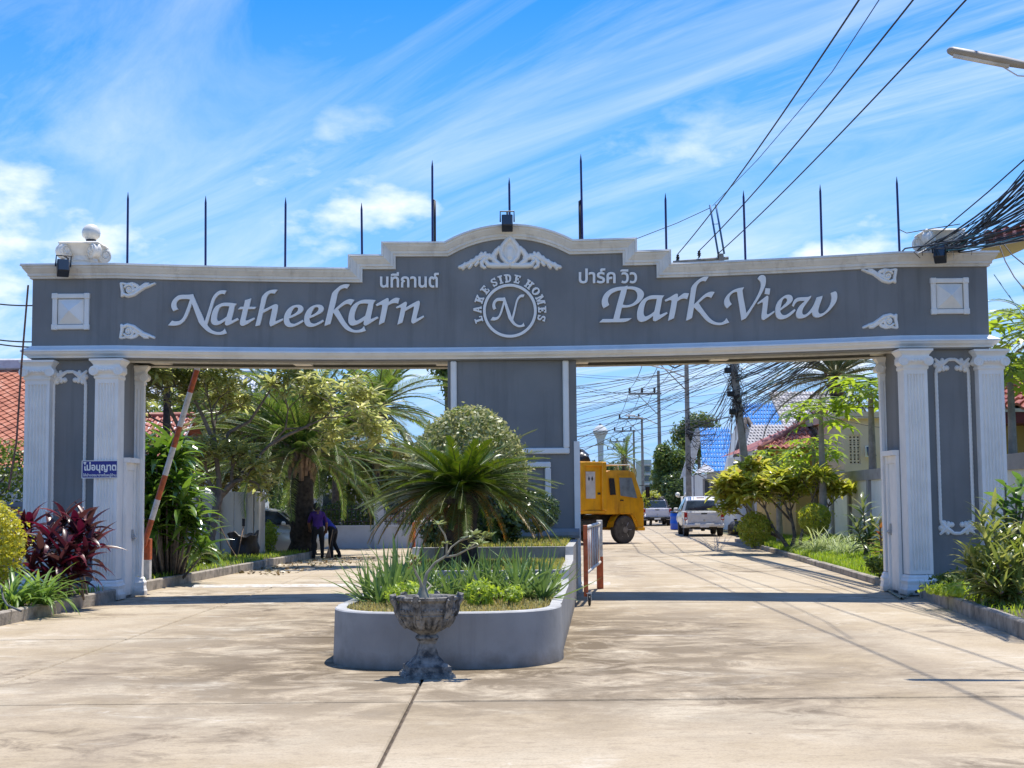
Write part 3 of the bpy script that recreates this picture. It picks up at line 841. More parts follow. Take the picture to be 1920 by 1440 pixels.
LETTERS = [
 ((310, 525), [LET_N]),
 ((310, 525), ['1520,510c 1495,545 1475,580 1465,640 1440,740 1415,840 1420,858 1440,860 1480,840 1540,812c 1572,845c 1500,885 1420,930 1350,962 1310,972 1282,955 1275,915 1285,868c 1230,905 1160,945 1095,963 1040,958 1000,930 980,880 982,810 1000,720 1030,640 1080,570 1150,525 1215,500 1270,490 1350,490 1440,498', '1370,565c 1345,670 1310,785c 1240,835 1180,868 1140,878 1115,860 1105,810 1115,740 1135,665 1165,600 1205,570 1270,560']),
 ((310, 525), ['1830,395c 1815,460 1788,575c 1937,577c 1900,622c 1762,625c 1740,720 1718,810 1710,850 1725,868 1760,860 1820,835 1895,803c 1912,830c 1850,870 1760,930 1690,965 1640,978 1600,955 1592,905 1605,840 1630,740 1655,625c 1600,628 1548,632c 1600,578c 1668,575c 1690,490 1700,435c 1765,418']),
 ((470, 525), ['580,215c 545,260 518,300c 470,290 420,295 385,320 355,370 335,440 310,540 285,635c 350,605 440,560 510,528 550,520 580,535 588,575 580,640 555,760 535,850 535,875 560,875 620,850 692,822c 695,858c 620,900 520,950 435,992c 415,965 408,910 425,830 450,710 465,625 455,612 430,620 350,665 268,710c 240,840 205,965c 160,975 108,985c 145,840 185,670 220,500 245,380 275,330 330,275 400,235 460,218 520,212']),
 ((470, 525), [E_O, E_H]),
 ((470 + 430 * K1, 525 - .3), [E_O, E_H]),
 ((470, 525), ['1570,980c 1600,850 1650,640 1700,420 1730,300 1760,255 1820,200 1880,150 1907,130 1977,105 2037,97 2107,105c 2077,150 2045,190c 1997,180 1937,195 1882,240 1847,310 1825,420 1795,540 1765,645c 1810,605 1897,530 1987,460 2067,422 2127,412 2205,430c 2157,500 2127,548c 2087,520 2037,515 1977,540 1859,630c 1907,710 1967,820 2037,930 2107,1010 2177,1055 2237,1070 2307,1060 2367,1030 2407,982c 2427,1040 2449,1078c 2377,1105 2277,1120 2177,1115 2087,1090 2007,1040 1927,950 1847,830 1807,770 1755,700c 1730,810 1695,938c']),
 ((630, 525), ['850,435c 820,470 800,510 785,600 760,720 740,810 745,830 775,825 880,780c 908,810c 800,875 700,940 640,968 605,965 590,930 600,862c 540,905 450,950 370,972 320,965 285,935 268,880 270,800 290,700 325,600 380,530 460,475 540,440 620,425 720,425', '690,510c 665,620 625,765c 550,815 490,850 440,867 410,850 398,800 405,720 430,640 455,580 490,530 540,510 610,505']),
 ((630, 525), ['848,525c 960,460 1060,405 1100,390 1120,410 1122,475c 1180,430 1240,395 1290,385 1355,395c 1335,450 1320,508c 1270,495 1210,500 1150,525 1105,555 1090,620 1065,740 1030,900c 970,930 910,958c 935,830 965,680 985,560 975,535 940,535 868,562c']),
 ((630, 525), ['1272,585c 1370,530 1450,480 1485,470 1505,490 1500,530 1488,590c 1560,545 1660,490 1740,450 1770,455 1780,490 1765,580 1735,700 1708,800 1710,825 1740,818 1858,758c 1870,790c 1790,845 1700,900 1640,932c 1610,915 1598,880 1610,800 1640,670 1655,580 1645,568 1610,585 1530,630 1470,665c 1445,770 1412,905c 1360,930 1305,952c 1335,820 1365,680 1380,600 1360,590 1330,598 1288,608c']),
 ((1115, 510), ['695,295c 690,318c 780,315 870,330 950,360 1010,410 1038,470 1025,540 980,610 900,680 800,730 690,757 572,765c 550,860 522,995c 650,990 778,985c 730,1025 680,1050 600,1068 400,1072 93,1075c 165,1003c 390,1003c 430,850 490,620 555,395c 490,405 420,430 350,470 300,530 278,590 282,650 305,705c 250,740 185,775c 160,730 145,660 155,580 190,500 250,430 330,375 430,340 530,322 610,318 650,310', '680,370c 650,490 590,697c 640,710 720,705 790,680 850,630 890,570 900,500 885,440 840,395 770,375']),
 ((1115, 510), ['1470,505c 1440,545 1422,580 1410,650 1385,790 1368,880 1375,910 1400,905 1460,880 1518,858c 1540,885c 1450,950 1350,1015 1280,1050 1240,1040 1228,1000 1235,935c 1170,985 1090,1035 1010,1062 950,1055 905,1010 892,940 895,860 915,770 950,680 1010,600 1090,545 1180,508 1280,500 1380,502', '1310,578c 1290,690 1255,845c 1190,895 1130,930 1075,950 1045,930 1030,880 1035,800 1055,710 1085,640 1130,600 1200,585']),
 ((1115, 510), ['1478,600c 1580,545 1680,485 1730,468 1755,485 1755,550c 1810,505 1870,465 1894,455 1989,460c 1969,530 1952,582c 1894,570 1830,580 1740,630c 1725,720 1700,860 1672,985c 1610,1015 1548,1042c 1575,900 1610,720 1622,630 1615,605 1580,605 1495,638c']),
 ((1265, 510), ['232,1040c 260,880 300,640 335,400 345,340 380,280 450,210 530,150 600,115 660,108 712,110c 680,160 645,210c 600,200 545,215 490,265 460,320 440,420 420,560 402,690c 460,640 550,550 640,475 720,435 780,425 838,435c 800,500 765,560c 720,535 670,535 610,570 500,665c 560,760 640,870 720,970 800,1040 870,1072 940,1082 1000,1070 1055,1030 1088,982c 1115,1030 1148,1075c 1070,1105 970,1130 870,1128 770,1100 690,1055 610,980 530,880 400,755c 380,870 360,980c 300,1015']),
 ((1265, 510), ['1460,332c 1435,380 1425,400c 1440,520 1470,680 1508,880c 1580,780 1680,620 1760,470 1805,350 1815,270 1800,210 1775,180 1748,155c 1770,110 1810,80 1860,75 1895,95 1916,130 1921,200 1908,290 1873,380 1818,490 1738,620 1638,775 1560,900 1495,990c 1405,1035c 1385,900 1350,680 1310,425c 1250,440 1200,470 1160,520 1148,580 1165,640 1200,690c 1150,735 1105,780c 1065,740 1040,680 1045,600 1080,530 1140,460 1220,400 1300,365 1380,345']),
 ((1410, 510), ['100,668c 200,590 290,520 315,510 335,535 330,620 315,760 300,880 315,905 350,895 460,825c 468,862c 380,930 290,995 240,1022 205,1010 190,970 198,870 215,740 220,660 205,650 170,665 118,692c']),
 ((1410, 510), ['275,350c 375,360c 358,490c 255,472c']),
 ((1410, 510), ['585,830c 595,870 620,905 660,922 710,915 770,880 830,835 890,790c 910,825c 850,890 770,955 690,995 610,1010 550,998 505,950 485,880 485,790 505,700 550,620 620,550 690,505 760,490 815,505 848,550 845,610 810,660 740,720 660,775', '590,775c 605,710 625,630 655,580 690,560 720,570 733,605 715,650 670,700']),
 ((1410, 510), ['1240,508c 1230,550 1180,620 1120,700 1070,780 1050,850 1060,900 1090,912 1140,895 1210,830 1280,730 1325,630 1360,545c 1420,530 1482,512c 1465,580 1425,690 1395,790 1390,850 1410,885 1450,890 1510,865 1570,810 1620,740 1655,650 1672,560 1665,500 1652,455c 1700,435 1750,420 1780,450 1790,510 1785,580 1755,660 1690,750 1610,840 1510,920 1420,965 1350,972 1295,950 1268,905 1260,858c 1190,920 1110,970 1020,992 960,985 925,940 925,870 955,790 1010,710 1105,622c 1040,620 970,628 920,660 890,700 873,745c 835,718c 855,660 885,600 940,560 1010,545 1100,542 1180,535']),
]
def to_px(org, s, kx=K1, ky=K1): return [Vector((org[0] + p.x * kx, org[1] + p.y * ky)) for p in smooth_outline(pts(s))]
for org, loops in LETTERS:
    cutout('letter', [to_px(org, s) for s in loops], W, .05, m_letter, gate)
# ---- round emblem: ring, monogram, arched words
ring_o = [Vector((956 + 50.3 * math.cos(a), 583.3 + 50.3 * math.sin(a))) for a in np.linspace(0, 2 * PI, 73)[:-1]]
ring_i = [Vector((956 + 45.2 * math.cos(a), 583.3 + 45.2 * math.sin(a))) for a in np.linspace(0, 2 * PI, 73)[:-1]]
cutout('emblem_ring', [ring_o, ring_i], W, .05, m_letter, gate)
KX = .09375
mono = [Vector((870 + (530 + (p.x - 75) * .5515) * KX, 500 + (568 + (p.y - 232) * .694) * KX)) for p in smooth_outline(pts(LET_N))]
cutout('letter', [mono], W, .05, m_letter, gate)
# slab-serif capitals as outlines on a 10 x 12 grid (y up); arcs by points
SLAB = {
 'L': (9, ['0,0 9,0 9,4.5 7.2,4.5 7.2,2 4.6,2 4.6,10 6.2,10 6.2,12 0,12 0,10 1.6,10 1.6,2 0,2']),
 'A': (10.5, ['0,0 4.2,0 4.2,1.9 3.5,1.9 4,3.4 6.6,3.4 7.1,1.9 6.3,1.9 6.3,0 10.5,0 10.5,1.9 9.9,1.9 6.8,12 3.8,12 .7,1.9 0,1.9', '4.5,5.2 6.1,5.2 5.3,8.4']),
 'K': (10.5, ['0,0 5.6,0 5.6,2 4.6,2 4.6,4 5.4,4.8 6.9,2 6.2,2 6.2,0 10.5,0 10.5,2 9.8,2 7.5,6.6 9.2,10 10,10 10,12 6,12 6,10 6.6,10 4.6,7.2 4.6,10 5.6,10 5.6,12 0,12 0,10 1.6,10 1.6,2 0,2']),
 'E': (9, ['0,0 9,0 9,4.2 7.2,4.2 7.2,2 4.6,2 4.6,5 5.6,5 5.6,4 6.8,4 6.8,8 5.6,8 5.6,7 4.6,7 4.6,10 6.8,10 6.8,8.6 8.6,8.6 8.6,12 0,12 0,10 1.6,10 1.6,2 0,2']),
 'S': (8, ['0,0 1.6,0 1.9,.7 4.2,0 6.6,.6 8,2.4 7.8,4.7 6.2,6.2 3.6,7.2 2.7,8.4 3.2,9.6 4.6,10 5.8,9.2 6,8.2 7.6,8.2 7.6,12 6.1,12 5.8,11.3 3.8,12 1.5,11.3 .2,9.4 .5,7.2 2.4,5.6 4.6,4.7 5.4,3.6 5,2.4 3.6,2 2.2,2.7 1.7,4.2 0,4.2']),
 'I': (6, ['0,0 6,0 6,2 4.6,2 4.6,10 6,10 6,12 0,12 0,10 1.4,10 1.4,2 0,2']),
 'D': (10, ['0,0 5,0 7.8,.9 9.5,3 10,6 9.5,9 7.8,11.1 5,12 0,12 0,10 1.5,10 1.5,2 0,2', '4.4,2 5.6,2.4 6.6,3.8 6.9,6 6.6,8.2 5.6,9.6 4.4,10']),
 'H': (11, ['0,0 5,0 5,2 4.4,2 4.4,5 6.6,5 6.6,2 6,2 6,0 11,0 11,2 9.6,2 9.6,10 11,10 11,12 6,12 6,10 6.6,10 6.6,7 4.4,7 4.4,10 5,10 5,12 0,12 0,10 1.4,10 1.4,2 0,2']),
 'O': (11, ['5.5,0 8.2,.7 10.2,2.7 11,6 10.2,9.3 8.2,11.3 5.5,12 2.8,11.3 .8,9.3 0,6 .8,2.7 2.8,.7', '5.5,2 4.1,2.8 3.2,6 4.1,9.2 5.5,10 6.9,9.2 7.8,6 6.9,2.8']),
 'M': (13, ['0,0 4.2,0 4.2,2 3.3,2 3.3,8 5.6,0 7.4,0 9.7,8 9.7,2 8.8,2 8.8,0 13,0 13,2 12,2 12,10 13,10 13,12 8.8,12 6.5,4.6 4.2,12 0,12 0,10 1.2,10 1.2,2 0,2']),
}
def arch(ch, deg, r_in=53.0, hgt=15.5):
    wd, loops = SLAB[ch]; sc = hgt / 12
    res = []
    for s in loops:
        l = []
        for tok in s.split():
            a, b = map(float, tok.split(','))
            th = math.radians(deg) + (a - wd / 2) * sc * .98 / (r_in + 7)
            rr = r_in + b * sc
            l.append(Vector((956 + rr * math.sin(th), 583.3 - rr * math.cos(th))))
        res.append(l)
    cutout('letter', res, W, .045, m_letter, gate)
for ch, dg in zip('LAKE', (-105.5, -88, -69.5, -50)): arch(ch, dg)
for ch, dg in zip('SIDE', (-29, -16.5, -3.5, 13)): arch(ch, dg)
for ch, dg in zip('HOMES', (36, 53, 70.5, 88, 103)): arch(ch, dg)
# ---- Thai words (set in the type that ships with Blender)
def text_mesh(txt, embolden=0.0, extrude=0.02):
    cu = bpy.data.curves.new('txt', 'FONT'); cu.body = txt; cu.size = 1.0; cu.extrude = extrude; cu.offset = embolden; cu.resolution_u = 3
    o = bpy.data.objects.new('txt', cu); COL.objects.link(o)
    dg = bpy.context.evaluated_depsgraph_get()
    me = bpy.data.meshes.new_from_object(o.evaluated_get(dg))
    bpy.data.objects.remove(o); bpy.data.curves.remove(cu)
    return me
def islands(me):
    bm = bmesh.new(); bm.from_mesh(me); bmesh.ops.remove_doubles(bm, verts=bm.verts, dist=1e-4)
    bm.verts.ensure_lookup_table(); seen = set(); res = []
    for v in bm.verts:
        if v.index in seen: continue
        st = [v]; seen.add(v.index); grp = []
        while st:
            q = st.pop(); grp.append(q)
            for e in q.link_edges:
                k = e.other_vert(q)
                if k.index not in seen: seen.add(k.index); st.append(k)
        ids = {q.index: i for i, q in enumerate(grp)}
        fs = {f for q in grp for f in q.link_faces}
        res.append(([tuple(q.co) for q in grp], [tuple(ids[x.index] for x in f.verts) for f in fs]))
    bm.free()
    return res
def text_on(txt, x0, x1, y0, y1, wallf, depth, m, parent, embolden, split=True, gap=.01, name='letter'):
    """fit the text into the picture box (pixels) on a wall"""
    me = text_mesh(txt, embolden)
    co = np.array([v.co for v in me.vertices]); lo, hi = co.min(0), co.max(0)
    def place(V):
        r = []
        for (a, b, cz) in V:
            q = wallf(x0 + (a - lo[0]) / (hi[0] - lo[0]) * (x1 - x0), y1 - (b - lo[1]) / (hi[1] - lo[1]) * (y1 - y0))
            r.append((q.x, q.y - gap - (depth if cz > 0 else 0), q.z))
        return r
    if split:
        for V, Fc in islands(me):
            mb = MB(); mb.add(place(V), Fc); obj(name, mb, m, parent)
    else:
        mb = MB(); mb.add(place([tuple(q) for q in co]), [tuple(p.vertices) for p in me.polygons]); obj(name, mb, m, parent)
    bpy.data.meshes.remove(me)
text_on('นทีกานต์', 713, 823, 511, 540, W, .045, m_letter, gate, .022)
text_on('ปาร์ค', 1085, 1154, 504, 532, W, .045, m_letter, gate, .022)
text_on('วิว', 1163, 1194, 506, 532, W, .045, m_letter, gate, .022)
# ---- plaster reliefs: four corner scrolls and the crest
def scroll(px, py, fx, fy, pxl):
    """corner ornament; its square end at px,py, tail running fx"""
    def q(a, b, r): return (px + fx * a, py + fy * b, r)
    st = []
    st.append(([q(3, 3, 2.6), q(4.5, 10, 3.2), q(6, 18, 3.4), q(5, 26, 2.8), q(9, 24, 2.6)], .05))
    sp = [q(19 + r * math.cos(a), 14 + r * math.sin(a), wv) for r, a, wv in [(9.5 * (1 - .8 * k / 17), -2.6 + k * .55, 2.7 - k * .07) for k in range(18)]]
    st.append((sp, .06))
    st.append(([q(6, 22, 3.2), q(16, 26, 3.8), q(28, 23, 3.8), q(38, 16, 3.4), q(46, 10, 3.8), q(56, 7, 3.2), q(66, 3, 2.6)], .055))
    st.append(([q(22, 5, 2.6), q(32, 6, 3.4), q(36, 11, 3.6), q(30, 15, 3.6), q(20, 16, 6)], .035))
    st.append(([q(4, 2, 2.2), q(14, 4, 2.4), q(24, 2, 2.2), q(30, 4, 2.4)], .04))
    st.append(([q(40, 10, 3.4), q(48, 4, 3.0), q(54, 3, 2.4)], .05))
    xs_ = [p[0] for s in st for p in s[0]]; ys_ = [p[1] for s in st for p in s[0]]
    relief('scroll_ornament', st, min(xs_) - 6, max(xs_) + 6, min(ys_) - 6, max(ys_) + 6, .75, W, m_white, gate)
scroll(224, 529, 1, 1, 0); scroll(223, 636, 1, -1, 0)
scroll(1683, 503, -1, 1, 0); scroll(1685, 617, -1, -1, 0)
st = []
for s in (-1, 1):
    def q(a, b, r): return (956 + s * a, b, r)
    st.append(([q(0, 447, 4.5), q(6, 452, 5), q(13, 461, 5), q(17, 472, 4.5), q(14, 483, 4), q(6, 492, 4)], .085))       # cartouche rim
    st.append(([q(19, 465, 4.5), q(25, 471, 5), q(30, 479, 5.5), q(29, 488, 5), q(20, 495, 4)], .07))
    st.append(([q(4, 498, 5), q(18, 498, 5.5), q(30, 498, 5.5), q(40, 497, 5), q(44, 491, 4)], .07))
    st.append(([q(33, 484, 4.5), q(42, 480, 5), q(50, 479, 5), q(58, 484, 5), q(70, 491, 5), q(82, 497, 4.5), q(94, 501, 3.6)], .06))
    st.append(([q(48, 486, 4), q(53, 492, 4.2), q(52, 499, 3.8), q(47, 502, 3.2)], .06))
    for a, b in ((38, 478), (46, 474.5), (53, 475), (62, 482), (72, 488.5), (84, 494.5)):
        st.append(([q(a, b, 3.2), q(a + 5, b + 7, 3.4)], .06))
    for a, b in ((64, 497), (76, 502), (88, 504)): st.append(([q(a - 4, b - 5, 3), q(a, b, 3)], .05))
st.append(([(956, 470, 7.5), (956, 480, 7.5)], .075)); st.append(([(956, 447, 6)], .09)); st.append(([(956, 456, 12), (956, 484, 13)], .03)); st.append(([(956, 494, 6)], .07))
relief('crest_ornament', st, 850, 1062, 438, 510, .8, W, m_white, gate)
# ---- pyramid plaques on the end panels
for (x0, x1, z0, z1, y) in ((Xat(99, 580, GYL), Xat(168, 580, GYL), Zat(133, 618, GYL), Zat(133, 551, GYL), GYL), (Xat(1745, 555, GYR), Xat(1815, 555, GYR), Zat(1780, 589, GYR), Zat(1780, 522, GYR), GYR)):
    mb = MB(); b = .085
    for (a0, a1, b0, b1) in ((x0 + b, x1 - b, z1 - b, z1), (x0 + b, x1 - b, z0, z0 + b), (x0, x0 + b, z0 + b, z1 - b), (x1 - b, x1, z0 + b, z1 - b)):
        mb.box(a0 + .001, a1 - .001, y - .05, y + .01, b0 + .001, b1 - .001, 0, .012)
    for xx in (x0, x1 - b):
        for zz in (z0, z1 - b): mb.box(xx - .008, xx + b + .008, y - .065, y + .01, zz - .008, zz + b + .008, 0, .01)
    pf = obj('plaque_frame', mb, m_white, gate)
    mb = MB(); i = b + .012; cx, cz = (x0 + x1) / 2, (z0 + z1) / 2
    cs = [(x0 + i, y - .012, z0 + i), (x1 - i, y - .012, z0 + i), (x1 - i, y - .012, z1 - i), (x0 + i, y - .012, z1 - i)]
    for k in range(4): mb.poly([cs[k], cs[(k + 1) % 4], (cx, y - .15, cz)])
    for k in range(4):
        a, bb = cs[k], cs[(k + 1) % 4]; mb.quad(a, bb, (bb[0], y + .01, bb[2]), (a[0], y + .01, a[2]))
    obj('pyramid_plaque', mb, m_white, gate)
# ---- capital-shaped finials on the parapet
def finial(px, yb):
    y = yb + .55; x = Xat(px, 470, y)
    mb = MB(); z = ZT - .03
    mb.lathe([(.26, 0), (.27, .05), (.25, .09), (.24, .14), (.26, .17), (.245, .2), (.24, .25), (.28, .30), (.30, .33)], (x, y, z), 20)
    s = .31
    mb.lathe([(.27, .28), (.30, .33), (.36, .43), (.40, .45)], (x, y, z), 20)
    mb.box(x - s - .05, x + s + .05, y - s - .05, y + s + .05, z + .443, z + .49, 0, .02)
    for sx in (-1, 1):
        for sy in (-1, 1):
            cx, cy = x + sx * .27, y + sy * .27
            k0 = len(mb.v); R4 = Matrix.Rotation(PI / 4 * (1 if sx * sy > 0 else -1), 4, 'Z')
            mb.lathe([(.03, -.085), (.05, -.10), (.06, -.075), (.12, -.075), (.14, -.06), (.14, -.03), (.125, 0), (.14, .03), (.14, .06), (.12, .075), (.06, .075), (.05, .10), (.03, .085)], (0, 0, 0), 18, 0, True, 'y')
            for fs in (-1, 1):
                mb.tube([(.105 * (1 - .62 * q / 15) * math.cos(q * .75), fs * .08, .105 * (1 - .62 * q / 15) * math.sin(q * .75)) for q in range(16)], .014, 5)
            mb.v[k0:] = [tuple(R4 @ Vector(v) + Vector((cx, cy, z + .325))) for v in mb.v[k0:]]
    obj('capital_finial', mb, m_cream, gate)
    return x, y, z + .50
fxl = finial(157, GYL)
fxr = finial(1763, GYR)
gl = thing('globe_lamp', 'white glass globe lamp on top of the left parapet finial', 'lamp', (fxl[0] + .16, fxl[1] - .1, fxl[2] + .05))
mb = MB(); mb.lathe([(.04, 0), (.10, .01), (.15, .06), (.165, .13), (.15, .20), (.10, .265), (.04, .29), (.005, .295)], gl.location, 20); obj('globe', mb, m_globe, gl)
mb = MB(); mb.lathe([(.09, -.07), (.09, .02), (.06, .03)], gl.location, 16); obj('lamp_collar', mb, m_dark, gl)
# ---- floodlights
def flood(px, py, y, yaw, label):
    p = P(px, py, y)
    r = thing('floodlight', label, 'floodlight', p)
    Rm = Matrix.Rotation(yaw, 4, 'Z') @ Matrix.Rotation(math.radians(-28), 4, 'X')
    mb = MB()
    def tb(x0, x1, y0, y1, z0, z1, m_=0):
        k = len(mb.v); mb.box(x0, x1, y0, y1, z0, z1, m_, .012)
        mb.v[k:] = [tuple(Rm @ Vector(v) + Vector(p)) for v in mb.v[k:]]
    tb(-.10, .10, -.10, .10, -.16, .10)
    for k in range(4): tb(-.09 + k * .05, -.07 + k * .05, .10, .14, -.13, .08)
    obj('lamp_body', mb, m_dark, r)
    mb = MB(); tb(-.085, .085, -.108, -.101, -.145, .085); obj('lens', mb, m_glass, r)
    mb = MB()
    b = [Rm @ Vector((sx * .125, 0, 0)) + Vector(p) for sx in (-1, 1)]
    top = Vector(p) + Vector((0, .06, .20))
    mb.tube([b[0], b[0] + Vector((0, .04, .2)), b[1] + Vector((0, .04, .2)), b[1]], .014, 6)
    mb.tube([top, top + Vector((0, .22, -.01)), Vector((p.x, y + .34, ZT if abs(px - 950) > 300 else 6.68))], .016, 6)
    obj('bracket', mb, m_dark, r)
flood(118, 500, GYL - .30, .4, 'black floodlight bracketed over the left end of the parapet')
flood(1763, 474, GYR - .42, -.4, 'black floodlight bracketed over the right end of the parapet below the cables')
flood(951, 416, yf(0) - .25, 0, 'black floodlight with wire cage bracket on the crown of the arch')
# ---- thin poles along the parapet
FP = [(239, 360, 'first'), (386, 367, 'second'), (535, 370, 'third'), (679, 380, 'fourth'), (811, 300, 'fifth'), (956, 333, 'sixth'), (1092, 289, 'seventh'), (1249, 362, 'eighth'), (1397, 357, 'ninth'), (1541, 346, 'tenth'), (1686, 331, 'eleventh')]
OLAB = {811: 'tall blue pole lashed to a stub, left of the arch on the parapet', 1092: 'tallest blue pole lashed to a stub, right of the arch on the parapet', 956: 'slim blue pole at the crown of the parapet arch behind its floodlight'}
for px, py, nth in FP:
    x = Xat(px, 450, yf(Xat(px, 450, 25.8)) + .45); y = yf(x) + .45
    zb = max((z for (a, z), (b, z2) in zip(out[:-1], out[1:]) if a - .001 <= x <= b + .001 for z in (z, z2)), default=ZT) - .06
    zt_ = Zat(px, py, y)
    lab = OLAB.get(px, 'slim blue pointed pole on the parapet, %s pole counted from the left end' % nth)
    r = thing('flag_pole', lab, 'pole', (x, y, zb), 'blue poles along the parapet')
    mb = MB(); lean = random.uniform(-.012, .012)
    mb.tube([(x, y, zb), (x + lean * .5, y, (zb + zt_) / 2), (x + lean, y, zt_ - .13), (x + lean, y, zt_)], [.021, .021, .02, .003], 8); obj('shaft', mb, m_blue, r)
    if px in (811, 1092):
        mb = MB(); zz = zb + (zt_ - zb) * (.55 if px == 811 else .5)
        sx = .045 if px == 811 else -.045
        mb.tube([(x + sx, y - .005, zb), (x + sx, y - .005, zz)], .022, 8); mb.tube([(x + sx, y - .005, zz), (x, y, zz + .03)], .012, 6)
        obj('stub', mb, m_dark, r)
# ---- blue notice plate on the left pier
sg = thing('notice_sign', 'small dark blue sign with two rows of white Thai writing fixed to the left pier', 'sign', P(187, 880, GYL - .31))
def SW(px, py): return P(px, py, GYL - .305)
a, b = P(153, 897, GYL - .3), P(221, 863, GYL - .3)
mb = MB(); mb.box(a.x, b.x, GYL - .30, GYL - .285, a.z, b.z, 0, .006); obj('sign_plate', mb, mat('sign_blue', (0.012, 0.014, 0.22), rough=.3, var=.05), sg)
mb = MB()
e = .012
for (x0, x1, z0, z1) in ((a.x, b.x, a.z, a.z + e), (a.x, b.x, b.z - e, b.z), (a.x, a.x + e, a.z + e, b.z - e), (b.x - e, b.x, a.z + e, b.z - e)): mb.box(x0, x1, GYL - .306, GYL - .30, z0, z1)
mb.box((a.x + b.x) / 2 - .02, (a.x + b.x) / 2 + .02, GYL - .285, GYL + .0, (a.z + b.z) / 2, (a.z + b.z) / 2 + .03)
obj('sign_border', mb, m_letter, sg)
text_on('ไม่อนุญาต', 156, 218, 866, 887, SW, .004, m_letter, sg, .03, split=False, gap=-.002, name='lettering')
text_on('ให้นำของมาขายในหมู่บ้าน', 156, 218, 887.5, 895, SW, .004, m_letter, sg, .016, split=False, gap=-.002, name='lettering')
# ================================================================ ground
def concrete_mat():
    m = bpy.data.materials.new('drive_concrete'); m.use_nodes = True
    t = m.node_tree; b = t.nodes['Principled BSDF']; L = t.links.new
    pos = N(t, 'ShaderNodeNewGeometry').outputs['Position']
    def noise(sc, det=6, ro=.6, st=None, dist=0, loc=None):
        v = pos
        if st or loc:
            mp = N(t, 'ShaderNodeMapping'); mp.inputs['Scale'].default_value = st or (1, 1, 1)
            if loc: mp.inputs['Location'].default_value = loc
            L(pos, mp.inputs[0]); v = mp.outputs[0]
        n = N(t, 'ShaderNodeTexNoise'); n.inputs['Scale'].default_value = sc; n.inputs['Detail'].default_value = det; n.inputs['Roughness'].default_value = ro; n.inputs['Distortion'].default_value = dist
        L(v, n.inputs['Vector']); return n.outputs[0]
    def mixc(fac, a, col):
        mx = N(t, 'ShaderNodeMixRGB'); mx.inputs[2].default_value = (*col, 1); L(fac, mx.inputs[0]); L(a, mx.inputs[1]); return mx.outputs[0]
    def mr(v, a, b_, lo=0, hi=1):
        q = N(t, 'ShaderNodeMapRange'); q.inputs[1].default_value = a; q.inputs[2].default_value = b_; q.inputs[3].default_value = lo; q.inputs[4].default_value = hi; L(v, q.inputs[0]); return q.outputs[0]
    def mul(a, b_):
        q = N(t, 'ShaderNodeMath', operation='MULTIPLY'); L(a, q.inputs[0])
        if isinstance(b_, (int, float)): q.inputs[1].default_value = b_
        else: L(b_, q.inputs[1])
        return q.outputs[0]
    c = ramp(t, noise(.5, 7), [(.3, (.37, .29, .18)), (.5, (.45, .365, .25)), (.7, (.51, .435, .315))])
    c = mixc(mr(noise(45, 4, .7), .45, .75, 0, .5), c, (.20, .16, .115))                      # grain
    c = mixc(mul(mr(noise(1.5, 10, .72, (.85, 1, 1), .6), .52, .66, 0, .9), mr(noise(.21, 4), .46, .58)), c, (.58, .52, .41))  # pale washed streaks
    c = mixc(mul(mr(noise(1.9, 10, .74, (.9, 1, 1), .7, (7, 3, 0)), .47, .62, 0, .92), mr(noise(.20, 4, .6, None, 0, (3.2, 9.1, 0)), .46, .58)), c, (.135, .10, .062))  # brown grime streaks
    c = mixc(mr(noise(13, 6, .75, (.5, 1, 1)), .52, .70, 0, .5), c, (.17, .13, .09))                                       # broom lines
    c = mixc(mr(noise(1.0, 9, .75, (.8, 1.2, 1), .8, (1, 5, 0)), .60, .68, 0, .8), c, (.62, .56, .46))                           # efflorescence
    c = mixc(mr(noise(7, 2, .5, None, 0, (4, 4, 0)), .76, .79, 0, .5), c, (.12, .09, .06))                                 # spots
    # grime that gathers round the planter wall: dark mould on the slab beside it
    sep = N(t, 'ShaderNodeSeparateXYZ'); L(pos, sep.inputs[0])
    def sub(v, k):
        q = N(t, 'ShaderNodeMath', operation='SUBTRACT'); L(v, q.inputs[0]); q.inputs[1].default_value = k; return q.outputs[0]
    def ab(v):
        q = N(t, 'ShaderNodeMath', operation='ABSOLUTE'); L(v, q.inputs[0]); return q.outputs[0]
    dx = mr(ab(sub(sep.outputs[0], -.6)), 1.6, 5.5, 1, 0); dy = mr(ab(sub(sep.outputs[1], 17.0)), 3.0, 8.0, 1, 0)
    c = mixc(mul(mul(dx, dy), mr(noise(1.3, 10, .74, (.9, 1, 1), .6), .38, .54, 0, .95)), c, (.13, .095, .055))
    tr_ = None      # faint tyre tracks worn along both lanes
    for tx in (-4.15, -2.75, 2.5, 4.0):
        q = mr(ab(sub(sep.outputs[0], tx)), .12, .42, .42, 0)
        tr_ = q if tr_ is None else (lambda a_, b2: (lambda m_: (L(a_, m_.inputs[0]), L(b2, m_.inputs[1]), m_.outputs[0])[2])(N(t, 'ShaderNodeMath', operation='ADD')))(tr_, q)
    c = mixc(mul(tr_, mr(noise(.9, 6, .65, (1, .25, 1)), .42, .62)), c, (.23, .18, .125))
    L(c, b.inputs['Base Color']); b.inputs['Roughness'].default_value = .85; b.inputs['Specular IOR Level'].default_value = .3
    bp = N(t, 'ShaderNodeBump'); bp.inputs['Strength'].default_value = .35; bp.inputs['Distance'].default_value = .01
    L(noise(30, 6, .75), bp.inputs['Height']); L(bp.outputs[0], b.inputs['Normal'])
    return m
m_conc = concrete_mat()
m_kerb = mat('kerb_concrete', (.34, .295, .235), rough=.9, var=.2, scale=5, bump=.4, bscale=30, dirt=(.075, .068, .055), dscale=2.2, dlo=.50, dhi=.68)
m_turf = mat('turf_ground', (.15, .20, .05), rough=.95, var=.35, scale=1.5)
